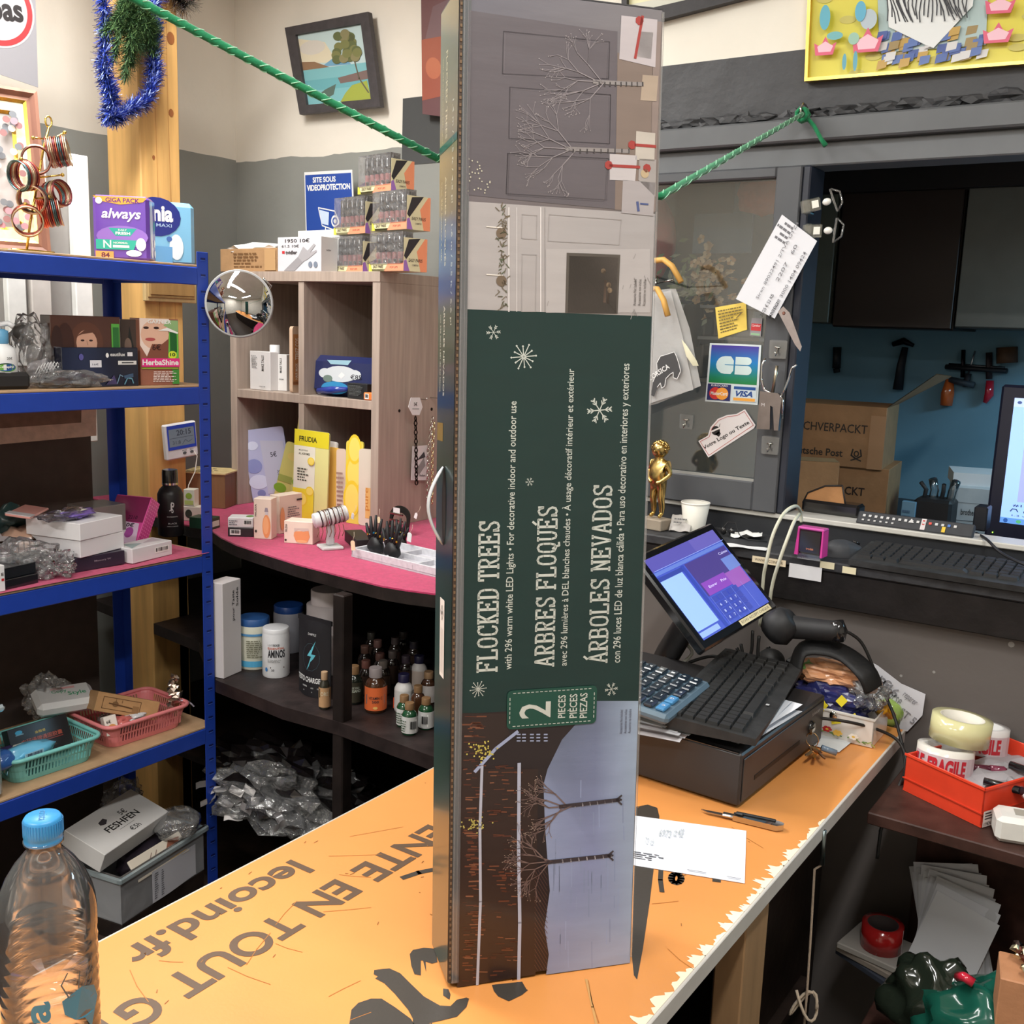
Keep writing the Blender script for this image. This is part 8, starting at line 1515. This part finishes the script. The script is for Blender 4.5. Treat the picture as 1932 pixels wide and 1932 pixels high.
# touch screen terminal
k8 = .8
Bp = CAM+(V((-.933, 2.212, .948))-CAM)*k8; Rp = CAM+(V((-.890, 2.567, .990))-CAM)*k8; Tp = CAM+(V((-1.090, 2.569, 1.186))-CAM)*k8
sx_ = (Rp-Bp).normalized(); sn = sx_.cross(Tp-Rp).normalized(); sy2 = sn.cross(sx_); Mt_ = Matrix((sx_, sy2, sn)).transposed().to_4x4(); Mt_.translation = Bp
SWd, SHt = (Rp-Bp).length, (Tp-Rp).length
t = thing('touch_terminal', 'black touch screen till terminal tilted on its stand', 'till terminal', Mt_)
m = MB('gloss'); m.box(0, 0, -.022, SWd, SHt, 0, (22, 22, 24), .004); m.obj('casing', t)
m = MB('screen').at(TR(.016, .018, .0004)); PU = (86, 62, 150); BL = (60, 74, 160); LB = (120, 140, 200)
ops = [('r', 0, 0, 1, 1, BL), ('r', 0, .84, .62, 1, (74, 70, 140)), ('r', .62, .84, 1, 1, (84, 78, 146)), ('r', 0, .79, 1, .83, (84, 104, 170)), ('r', .0, .1, .30, .72, (130, 160, 216)), ('r', 0, .72, .34, .77, (46, 58, 130)), ('r', 0, .02, .26, .08, (126, 150, 206)), ('r', .38, .36, .98, .78, (62, 52, 110)), ('r', .40, .36, .74, .52, (112, 60, 150)), ('r', .74, .3, .98, .5, (126, 76, 150)), ('r', .82, .5, 1, .66, (90, 110, 170)), ('r', .32, .0, .36, .78, (46, 60, 140))]
for i in range(5):
    for j in range(4): ops.append(('r', .39+i*.075, .04+j*.078, .455+i*.075, .105+j*.078, (52, 62, 140)))
for i in range(4): ops += [('l', [(.38+.15*i, .0), (.38+.15*i, .34)], .003, (110, 124, 190))]
ops += [('l', [(0, .84), (1, .84)], .004, LB), ('t', 'Entrer', .44, .43, .56, .46, (190, 180, 220)), ('t', 'Prix', .62, .43, .7, .46, (190, 180, 220)), ('t', 'Caisse', .82, .7, .95, .73, (170, 170, 210))]
for k in range(12): ops.append(('t', str((k*7) % 10), .41+(k % 4)*.075, .055+(k//4)*.078, .43+(k % 4)*.075, .085+(k//4)*.078, (170, 180, 220)))
draw(m, ops, SWd-.032, SHt-.034); m.obj('screen', t)
m = MB('paper').at(TR(SWd*.5, .004, .0006)); m.rect(0, 0, SWd*.42, .012, (226, 212, 172)); m.text('ECHO ACCEPT CHEQUE', .006, .003, SWd*.4, .009, (90, 80, 60), .0002); m.obj('cream_label', t)
st = pz(1235, 1290, ZC); t2 = Mt_.inverted() @ V((st.x, st.y, ZC)); mid = V((SWd*.4, SHt*.4, -.02))
m = MB('plastic'); m.tube([mid, mid+V((0, -.01, -.05)), t2+(Mt_.inverted().to_3x3() @ V((.02, 0, .06))), t2+(Mt_.inverted().to_3x3() @ V((.03, 0, .01)))], [.03, .035, .04, .05], (24, 23, 24), 10, flat=.6); m.obj('stand_arm', t)
Wb = Mt_.inverted() @ TR(st.x, st.y+.02, ZC); m = MB('plastic'); m.at(Wb); m.box(-.04, -.05, 0, .15, .07, .02, (26, 25, 26), .008); m.at().obj('stand_base', t)
for k, pts in enumerate((((1390, 1222), (1402, 1245), (1398, 1215)), ((1420, 1190), (1416, 1235), (1395, 1250), (1345, 1238), (1300, 1250)), ((1432, 1200), (1430, 1235), (1436, 1262)), ((1270, 1235), (1290, 1215), (1305, 1235), (1265, 1262), (1255, 1230)))):
    m = MB('rubber' if k < 3 else 'plastic'); m.tube(cat([P(x, y, 1, 1.98) for x, y in pts], 5), .0035, (24, 24, 24) if k < 3 else (206, 206, 196), 7); m.obj('till_cable', label=['short black cable hanging from the till screen corner', 'black cable looping under the till screen', 'black plug cable dropping behind the drawer keyboard', 'white cable coiled beside the till stand'][k], cat='cable')
# barcode scanner and its cable
def CP3(px, py, y): return P(px, py, 1, y)
o = CP3(1520, 1190, 2.02); t = thing('barcode_scanner', 'black handheld barcode scanner lying behind the drawer keyboard', 'scanner', loc=o); rel = lambda px, py, y=2.02: CP3(px, py, y)-o
m = MB('rubber'); m.tube([rel(1452, 1196, 2.0), rel(1462, 1188, 2.0), rel(1490, 1168, 2.01), rel(1496, 1164, 2.01)], [.022, .032, .026, .016], (30, 30, 32), 12, flat=1.2); m.obj('head', t)
m = MB('rubber'); m.tube([rel(1470, 1180, 2.01), rel(1505, 1184), rel(1545, 1188), rel(1572, 1190), rel(1588, 1186)], [.026, .024, .022, .021, .016], (34, 34, 36), 12); m.obj('grip', t)
m = MB('gloss'); m.tube([rel(1578, 1172), rel(1582, 1190), rel(1580, 1208)], [.014, .018, .014], (26, 26, 28), 10); m.obj('end_ring', t); m = MB('gloss'); m.tube([rel(1484, 1205), rel(1478, 1210)], [.006, .003], (90, 90, 90), 6); m.obj('trigger', t)
m = MB('paper'); mm_ = 0
pts = [(CP3(1586, 1190, 2.02)), CP3(1606, 1196, 2.03), CP3(1630, 1220, 2.05), CP3(1660, 1290, 2.06), CP3(1690, 1360, 2.04), CP3(1708, 1440, 2.0), CP3(1700, 1475, 1.95), CP3(1668, 1540, 1.9), CP3(1655, 1620, 1.88)]
m = MB('rubber'); m.tube(cat(pts, 6), .0032, (26, 26, 26), 7); m.obj('scanner_cable', label='black cable from the scanner running down beside the counter', cat='cable')
m = MB('rubber'); pts = [pz(1540, 1354, ZC+.05), pz(1600, 1362, ZC+.05), pz(1660, 1378, ZC+.03), CP3(1698, 1402, 2.02), CP3(1712, 1450, 1.98), CP3(1695, 1490, 1.94), CP3(1660, 1570, 1.9)]; m.tube(cat(pts, 6), .0032, (30, 26, 24), 7); m.obj('drawer_cable', label='black cable crossing in front of the flowered tin', cat='cable')
# flowered tin with its contents, strap and papers
A, B = pz(1480, 1372, ZC), pz(1645, 1412, ZC); Mw = frame(A, B-A); wt = (B-A).length; ht = HT(Mw, 1322); dt = .11
t = thing('flower_tin', 'white enamel box painted with flowers at the far end of the counter', 'box', Mw)
m = MB('gloss'); m.box(0, 0, 0, wt, dt, .004, (216, 212, 206), .001)
for q in ((0, 0, wt, .003), (0, dt-.003, wt, dt), (0, 0, .003, dt), (wt-.003, 0, wt, dt)): m.box(q[0], q[1], .002, q[2], q[3], ht, (216, 212, 206), .001)
m.obj('tin', t); m = MB('gloss'); m.tube([(0, 0, ht), (wt, 0, ht), (wt, dt, ht), (0, dt, ht)], .003, (222, 220, 214), 6, closed=True); m.obj('rim', t)
fl = []; r5 = random.Random(8)
for k in range(30): x = r5.random(); fl.append(('l', [(x, .5-.35*x*.6-.12), (x+.04, .5-.35*x*.6-.12+r5.uniform(-.1, .12))], .012, r5.choice([(120, 150, 80), (90, 130, 70), (150, 170, 90)])))
for (x, y, c) in ((.1, .5, (240, 236, 226)), (.3, .4, (236, 200, 90)), (.5, .42, (190, 50, 50)), (.62, .36, (236, 190, 80)), (.8, .36, (244, 240, 230)), (.4, .22, (180, 160, 200)), (.22, .3, (240, 236, 226))):
    for a in range(6): fl.append(('e', x+.035*math.cos(a), y+.08*math.sin(a), .022, .05, c))
    fl.append(('e', x, y, .018, .04, (230, 190, 70)))
m = MB('print').at(FRONT()); draw(m, fl, wt, ht*.85); m.obj('painted_flowers', t); m = MB('chrome'); m.blob((wt*.55, -.004, ht*.86), (.008, .003, .010), (200, 200, 196), 2, 0, sm=True); m.obj('clasp', t)
def crumple(name, lb, cat, M, c, r, col, mt='printgloss', amp=.35, seed=0, ops=None):
    t = thing(name, lb, cat, M); m = MB(mt); m.blob(c, r, col, 4, amp, 2.4, seed, False, flatz=-c[2]*0); m.obj('wrap', t); return t
tt = crumple('snack_bag', 'navy and yellow patterned snack packet in the flowered tin', 'packet', Mw @ TR(wt*.42, .05, ht*.6), (0, 0, .03), (wt*.46, .045, .035), (36, 40, 90), amp=.22, seed=3)
m = MB('print')
for k in range(14): r = random.Random(k+60); x = r.uniform(-.42, .42)*wt; z = .02+r.uniform(-.018, .03); m.at(TR(x, -.047-.004*math.cos(x*20), z) @ RX(82) @ RZ(30+r.uniform(-20, 40))); m.rect(-.009, -.008, .009, .008, (222, 206, 50))
m.at().obj('yellow_diamonds', tt, kind='stuff')
tt = crumple('pasta_bag', 'clear packet with orange and green contents on the flowered tin', 'packet', Mw @ TR(wt*.4, .07, ht+.03), (0, 0, .022), (wt*.48, .04, .026), (206, 150, 110), amp=.25, seed=5)
m = MB('print').at(TR(.025, -.032, .02) @ RX(50) @ RZ(-14)); m.rect(0, 0, .045, .036, (226, 226, 226)); draw(m, lines(.15, .3, .85, .8, 3, (60, 60, 60)), .045, .036, .0004); m.at().obj('white_label', tt); m = MB('printgloss'); m.blob((-.05, -.01, .03), (.025, .02, .016), (120, 160, 90), 2, .3, 3, 2); m.obj('green_part', tt)
m = MB('film'); m.blob((wt*.85, .05, ht+.035), (.035, .04, .03), (230, 234, 238), 4, .25, 3, 6, False); m.obj('plastic_bag', label='clear plastic bag at the right end of the flowered tin', cat='plastic bag', M=Mw)
m = MB('dusty'); pts = [pz(1500, 1262, ZC+.12), pz(1515, 1225, ZC+.16), pz(1560, 1222, ZC+.17), pz(1600, 1238, ZC+.16), pz(1635, 1270, ZC+.14), pz(1648, 1300, ZC+.11)]; m.tube(cat(pts, 5), .006, (14, 14, 15), 10, flat=4); m.obj('black_strap', label='wide black padded strap curling behind the flowered tin', cat='strap')
m = MB('steel'); p = P(1560, 1290, 1, 2.09); m.box(p.x-.09, 2.085, ZC, p.x+.08, 2.12, ZC+.11, (60, 60, 60), .004); m.obj('dark_carton', label='dark box behind the flowered tin under the strap', cat='box')
m = MB('paper'); q = [P(x, y, 1, 2.158) for x, y in ((1618, 1236), (1656, 1256), (1700, 1290), (1746, 1310), (1740, 1350), (1712, 1380), (1640, 1380), (1615, 1300))]; n = len(q); m.add([tuple(v) for v in q]+[tuple(v+V((0, .0012, 0))) for v in q], [tuple(range(n)), tuple(range(2*n-1, n-1, -1))]+[(i, (i+1) % n, n+(i+1) % n, n+i) for i in range(n)], (212, 212, 218)); o = m.obj('wall_note', label='large white handwritten sheet leaning on the wall behind the flowered tin', cat='paper')
pn = Plane((-.5, 2.1565, 1.0), (1, 0, 0), (0, 0, 1)); m = MB('print'); m.at(pn.M())
for tx, px, py, s in (('21\u20ac', 1640, 1275, .02), ('346', 1655, 1290, .02), ('corse', 1668, 1310, .016), ('T 100', 1660, 1330, .016), ('ST 5', 1695, 1345, .016), ('reparer', 1700, 1315, .014)): u = pn.uv(px, py); m.T = pn.M() @ TR(u[0], u[1], .0008) @ RZ(-30); m.text(tx, 0, 0, s*2.2, s, (130, 130, 136))
m.at().obj('handwriting', o)
m = MB('gloss'); m.blob((0, 0, .02), (.03, .02, .03), (150, 180, 90), 3, .2, 3, 4, True, flatz=-.01); m.obj('green_lighter_pack', label='small lime green plastic item right of the flowered tin', cat='container', M=TR(*pz(1672, 1362, ZC)))
m = MB('gloss'); m.tube([pz(1655, 1345, ZC+.05), pz(1672, 1335, ZC+.06), pz(1682, 1350, ZC+.04)], .010, (232, 170, 40), 8); m.obj('screwdriver', label='yellow and black handle behind the lime green item', cat='tool')
sheet('paper_slip', 'white slip lying under the flowered tin near the key bunch', Mw @ TR(-.03, -.055, .0) @ RZ(-4), .16, .09, (216, 220, 222), .002, seed=12)
# cheque and cutter on the counter
q = [pz(*p, ZC) for p in ((1165, 1628), (1405, 1667), (1408, 1568), (1165, 1535))]; Mq_ = frame(q[0], q[1]-q[0]); loc_ = [Mq_.inverted() @ v for v in q]
t = thing('cheque', 'blank backed white cheque lying on the yellow counter beside the tall box', 'paper', Mq_); m = MB('paper'); m.prism([(v.x, v.y) for v in loc_], 0, .0006, (226, 228, 236)); m.obj('sheet', t)
m = MB('print').at(TR(0, 0, .0008)); W_, H_ = loc_[1].x, loc_[3].y; draw(m, lines(.1, .12, .36, .26, 4, (90, 90, 96))+[('t', '73 cb', .16, .42, .24, .56, (190, 196, 200)), ('t', '6973', .26, .62, .36, .78, (180, 186, 190)), ('t', 'cb 408', .38, .66, .46, .86, (180, 186, 190)), ('r', .55, .05, .7, .06, (130, 130, 136)), ('r', .86, .04, .97, .05, (130, 130, 136))], W_, H_); m.obj('small_print', t, kind='stuff')
A, B = pz(1322, 1533, ZC), pz(1478, 1566, ZC); Mc2 = frame(A, B-A); L = (B-A).length
t = thing('box_cutter', 'silver snap blade cutter lying on the counter in front of the cash drawer', 'cutter', Mc2 @ TR(0, 0, .001))
m = MB('metal'); m.prism([(0, .002), (.012, -.004), (.045, -.005), (.045, .004)], .003, .0045, (176, 170, 166)); m.obj('blade', t)
m = MB('chrome'); m.box(.035, -.006, .001, L*.55, .006, .007, (206, 204, 204), .002); m.prism([(L*.4, -.007), (L*.93, -.012), (L, -.004), (L, .004), (L*.93, .008), (L*.4, .006)], .0, .009, (196, 194, 192)); m.obj('body', t)
m = MB('rubber'); m.box(L*.45, .002, .0085, L*.9, .0075, .0115, (34, 34, 36), .001); m.obj('grip', t); m = MB('plastic'); m.box(L*.42, -.003, .0085, L*.52, .005, .013, (40, 40, 42), .002); m.obj('slider', t)
# ------------------------------------------------------------ right: red tray with tapes on the low cabinet
SZ = SZ+.0006; A, B, C0 = pz(1703, 1490, SZ), pz(1850, 1562, SZ), pz(2010, 1510, SZ); Mr = frame(A, B-A); wr = (B-A).length; dr = .25; ht = HT(Mr, 1408) if 0 else .072
t = thing('red_tray', 'orange red plastic tray of tapes and pens on the low cabinet', 'tray', Mr); RD = (222, 66, 40); e = .003
m = MB('plastic'); m.box(0, 0, 0, wr, dr, .004, RD)
for q in ((0, 0, wr, e), (0, dr-e, wr, dr), (0, 0, e, dr), (wr-e, 0, wr, dr)): m.box(q[0], q[1], .002, q[2], q[3], ht, RD, .001)
for q in ((-.002, -.002, wr+.002, 0), (wr, -.002, wr+.002, dr)): m.box(q[0], q[1], ht*.33, q[2], q[3], ht*.36, mul(RD, .9)); m.box(q[0], q[1], ht-.004, q[2], q[3], ht, mul(RD, 1.05))
m.obj('tray', t); m = MB('print').at(SIDE(wr+.0024)); m.T = m.T @ TR(.0, .0, 0); draw(m, [('r', .0, .04, .16, .9, (222, 206, 200)), ('t', '19\u20acKL', .02, .1, .14, .3, (40, 36, 36))]+lines(.02, .4, .14, .85, 3, (60, 56, 56)), .2, .034); m.obj('price_sticker', t)
def roll(name, lb, M, ro, ri, h, col, core, ops=None, mt='gloss'):
    t = thing(name, lb, 'tape', M); m = MB(mt); m.lathe([(ri+.002, 0), (ro, 0), (ro, h), (ri+.002, h)], 44, col, cap=False); m.obj('tape', t); m = MB('paper'); m.lathe([(ri+.002, 0), (ri, 0), (ri, h), (ri+.002, h)], 40, core, cap=False); m.obj('core', t)
    if ops: wrap(t, ro, 0, h, ops, cama((M.translation.x, M.translation.y)), 2.6)
    return t
frag = band(0, .05, 1, .8, (206, 190, 196))+[('t', 'FRAGILE', .28, .12, .80, .72, (190, 40, 54), .05), ('t', 'ILE', .04, .12, .22, .72, (190, 40, 54), .05)]
p1 = P(1778, 1462, 2, SZ+.03); p2 = P(1842, 1430, 2, SZ+.03)
roll('fragile_tape', 'white roll of tape printed in red standing nearest in the red tray', TR(p1.x, p1.y, SZ+.035) @ RX(-8), .050, .036, .05, (226, 222, 214), (206, 206, 204), frag); roll('fragile_tape', 'second white tape roll with red printing, behind the first', TR(p2.x+.0, p2.y+.02, SZ+.04) @ RX(-6), .050, .036, .05, (226, 222, 220), (206, 206, 204), frag)
p3 = P(1808, 1398, 2, SZ+.09); roll('clear_tape', 'big yellowish clear packing tape roll on top of the white ones', TR(p3.x, p3.y, SZ+.092) @ RX(-4) @ RY(3), .053, .037, .045, (214, 210, 160), (226, 222, 210))
for k, (x, y, z, L, a, c, lb) in enumerate(((.12, .06, .055, .10, 25, (26, 26, 30), 'black marker pen at the front of the red tray'), (.10, .16, .06, .12, 10, (30, 30, 34), 'second black marker pen behind the first in the red tray'), (.13, .12, .05, .08, -30, (206, 206, 210), 'white correction pen in the red tray'), (.06, .10, .05, .06, 50, (90, 40, 56), 'dark red felt pen in the red tray'), (.15, .18, .06, .09, -10, (196, 200, 206), 'grey plastic tube in the red tray'))):
    t = thing('marker_pen', lb, 'pen', Mr @ TR(x, y, z) @ RZ(a)); m = MB('gloss'); m.tube([(0, 0, 0), (L*.6, 0, 0)], .007, c, 10); m.obj('barrel', t); m = MB('gloss'); m.tube([(L*.6, 0, 0), (L, 0, 0), (L*1.08, 0, 0)], [.008, .008, .005], mul(c, 1.4), 10); m.obj('cap', t)
m = MB('paper'); m.blob((wr*.5, .17, .025), (wr*.42, .14, .03), (170, 166, 170), 3, .3, 4, 4, False, flatz=.004); m.obj('tray_clutter', label='layer of small wrapped bits filling the red tray', cat='clutter', kind='stuff', M=Mr)
A = P(1880, 1560, 1, sy0+.02); t = thing('adapter_plug', 'white mains adapter block at the right edge on the low cabinet', 'plug', frame((A.x, A.y, SZ), (1, .3, 0))); m = MB('plastic'); m.box(0, 0, 0, .075, .06, .045, (220, 218, 212), .008); m.obj('block', t); m = MB('plastic'); m.tube([(.07, -.002, .02), (.10, -.02, .018), (.13, -.02, .018)], .014, (226, 224, 218), 10); m.obj('plug_end', t)
m = MB('print').at(TOP(.0453)); m.rect(.03, .02, .07, .045, (160, 156, 146)); m.obj('rating_label', t)
# cord hanging from the counter edge and items in the open cabinet
cA = pz(1550, 1565, CZ-.01); m = MB('cloth'); pts = [cA, cA+V((.006, 0, -.06)), P(1537, 1640, 1, cA.y), P(1530, 1760, 1, cA.y), P(1522, 1880, 1, cA.y), P(1515, 1960, 1, cA.y)]; m.tube(pts, .0022, (176, 156, 136), 6); o = m.obj('string', label='pale cord hanging from the counter edge', cat='cord')
m = MB('metal'); m.tube([cA+V((.004, 0, 0)), cA+V((.006, 0, -.06))], .0045, (110, 120, 120), 8); m.obj('metal_sleeve', o)
m = MB('cloth'); kb_ = P(1518, 1895, 1, cA.y); m.tube([kb_+V((.02*math.cos(a*.7), .01*math.sin(a), .022*math.sin(a*1.1))) for a in [k*.5 for k in range(26)]], .0026, (186, 170, 150), 6); m.obj('cord_knot', o)
Zi = .4405; yS = 1.98
fan = P(1765, 1790, 1, yS)
t = thing('paper_bundle', 'fan of loose white papers standing in the open cabinet', 'paper pile', frame((fan.x-.02, fan.y, Zi), (1, .1, 0)))
for k in range(14): sheet('paper_sheet', None, TR(-.045+.004*k, .004*k, .012) @ RX(68) @ RZ(-16+2.6*k), .12, .19+.01*(k % 3), r4.choice([(206, 208, 214), (190, 192, 196), (214, 216, 220)]), .006, seed=k+70, cat=None, par=t)
pr = P(1662, 1785, 1, 2.02); roll('barrier_tape', 'red and white striped tape roll in the dark open cabinet', TR(pr.x, pr.y, pr.z-.0), .040, .028, .05, (176, 36, 36), (70, 60, 60), [('p', [(.42, 0), (.62, 1), (1, 1), (1, 0)], (206, 196, 200))])
bk = thing('book_pile', 'small pile of pale books under the striped tape roll', 'books', TR(pr.x, pr.y, Zi)); hb = pr.z-Zi
for k in range(3): m = MB('paper'); m.at(RZ(-25+8*k)); m.box(-.07, -.05, hb*k/3, .07, .06, hb*(k+1)/3-.001, [(60, 66, 80), (150, 140, 130), (170, 166, 160)][k], .002); m.at().obj('book', bk)
tg = thing('green_bag', 'crumpled green plastic bag at the bottom right corner', 'bag', TR(*P(1870, 1900, 1, 1.74))); m = MB('gloss'); m.blob((.01, 0, -.06), (.12, .09, .10), (24, 84, 70), 4, .22, 2.2, 6, True); m.obj('bag', tg)
m = MB('gloss'); m.blob((-.09, .03, -.05), (.08, .06, .085), (34, 42, 34), 4, .2, 2.2, 2, True); m.obj('dark_fold', tg); m = MB('gloss'); m.tube([(-.05, -.03, .05), (-.04, -.04, .06), (-.025, -.04, .055)], .008, (190, 40, 60), 8); m.obj('red_tie', tg)
t = thing('open_carton', 'small brown carton of metal bits at the bottom right edge', 'box', frame(P(1882, 1890, 1, 1.62), (1, .2, 0))); m = MB('card'); m.box(0, 0, -.04, .12, .08, .04, (176, 124, 88), .002); m.obj('carton', t); m = MB('metal')
for k in range(24): r = random.Random(k); m.blob((r.uniform(.01, .11), r.uniform(.01, .07), .045+r.uniform(0, .03)), (.01, .008, .007), r.choice([(150, 130, 90), (200, 190, 160), (60, 50, 46), (110, 70, 60)]), 1, .5, 3, k)
m.obj('metal_bits', t, kind='stuff')
m = MB('darkwood'); m.box(-.25, 1.45, 0, .3, 1.74, .46, (46, 34, 30), .003); m.obj('floor_crate', label='dark crate on the floor under the green bag', cat='crate')
# ------------------------------------------------------------ water bottle in the foreground
bc = V((-.845, .503, CZ+.001)); t = thing('water_bottle', 'large clear water bottle with a blue cap, half full, at the bottom left', 'bottle', TR(*bc) @ RZ(20))
Rb = .0435; prof = [(.0, .004), (.03, .001), (.040, .004), (Rb, .016)]
z = .02
while z < .215: k = 1-.018*(abs(math.sin(z*math.pi/.0125))); prof.append((Rb*k, z)); z += .0031
prof += [(Rb, .218), (Rb, .228), (.0425, .24), (.040, .252), (.034, .266), (.026, .279), (.0185, .288), (.0155, .292), (.0148, .298), (.0175, .2995), (.0175, .302), (.0145, .303)]
m = MB('petplastic'); m.lathe(prof, 48, (220, 222, 224), cap=False); m.obj('bottle_shell', t)
wp_ = [(.0, .005)]+[(r*.985-.0003, z) for r, z in prof[1:] if z < .158]+[(Rb*.97, .158), (0, .1582)]
m = MB('water'); m.lathe(wp_, 40, (222, 214, 206), cap=False); m.obj('water', t)
m = MB('plastic'); cp = [(.0165, .300), (.0168, .303), (.0165, .306), (.0172, .307), (.0166, .322), (.0150, .3245), (0, .3247)]; m.lathe(cp, 40, (56, 140, 196)); bcap = m.obj('cap', t)
m = MB('print'); 
for k in range(40): a = k*.157; m.box(.0168*math.cos(a)-.0003, .0168*math.sin(a)-.0003, .308, .0168*math.cos(a)+.0006, .0168*math.sin(a)+.0006, .321, (48, 128, 186))
m.obj('cap_ridges', bcap, kind='stuff')
m = MB('print').at(RZ(-20-34) @ TR(0, 0, .3249)); m.text('crista', -.010, -.003, .010, .004, (40, 110, 160)); m.at().obj('cap_text', bcap)
TE = (52, 116, 140); q = MB('print'); q.T = TR(.052, 0, 0) @ RZ(90); q.text('Brazilia', .0, 0, .136, .025, TE, bold=.03); ca = cama(bc)-R_(20)
hm = [(.062, .072), (.082, .078), (.098, .070), (.104, .055), (.098, .045), (.092, .030), (.084, .045), (.074, .048), (.064, .058)]; q.at(); q.poly([(x, y+.06) for x, y in hm], TE, .0001)
for pts in (((.068, .074), (.062, .088), (.068, .098)), ((.078, .078), (.080, .094)), ((.084, .077), (.094, .092), (.096, .1)), ((.09, .074), (.1, .088))): q.line([(x, y+.06) for x, y in pts], .0012, (70, 84, 90), .0001)
q.v = [V(((Rb+.0007+v.z)*math.cos(ca-1.15+v.x/Rb*.95), (Rb+.0007+v.z)*math.sin(ca-1.15+v.x/Rb*.95), v.y+.03)) for v in q.v]; q.obj('printed_label', t)
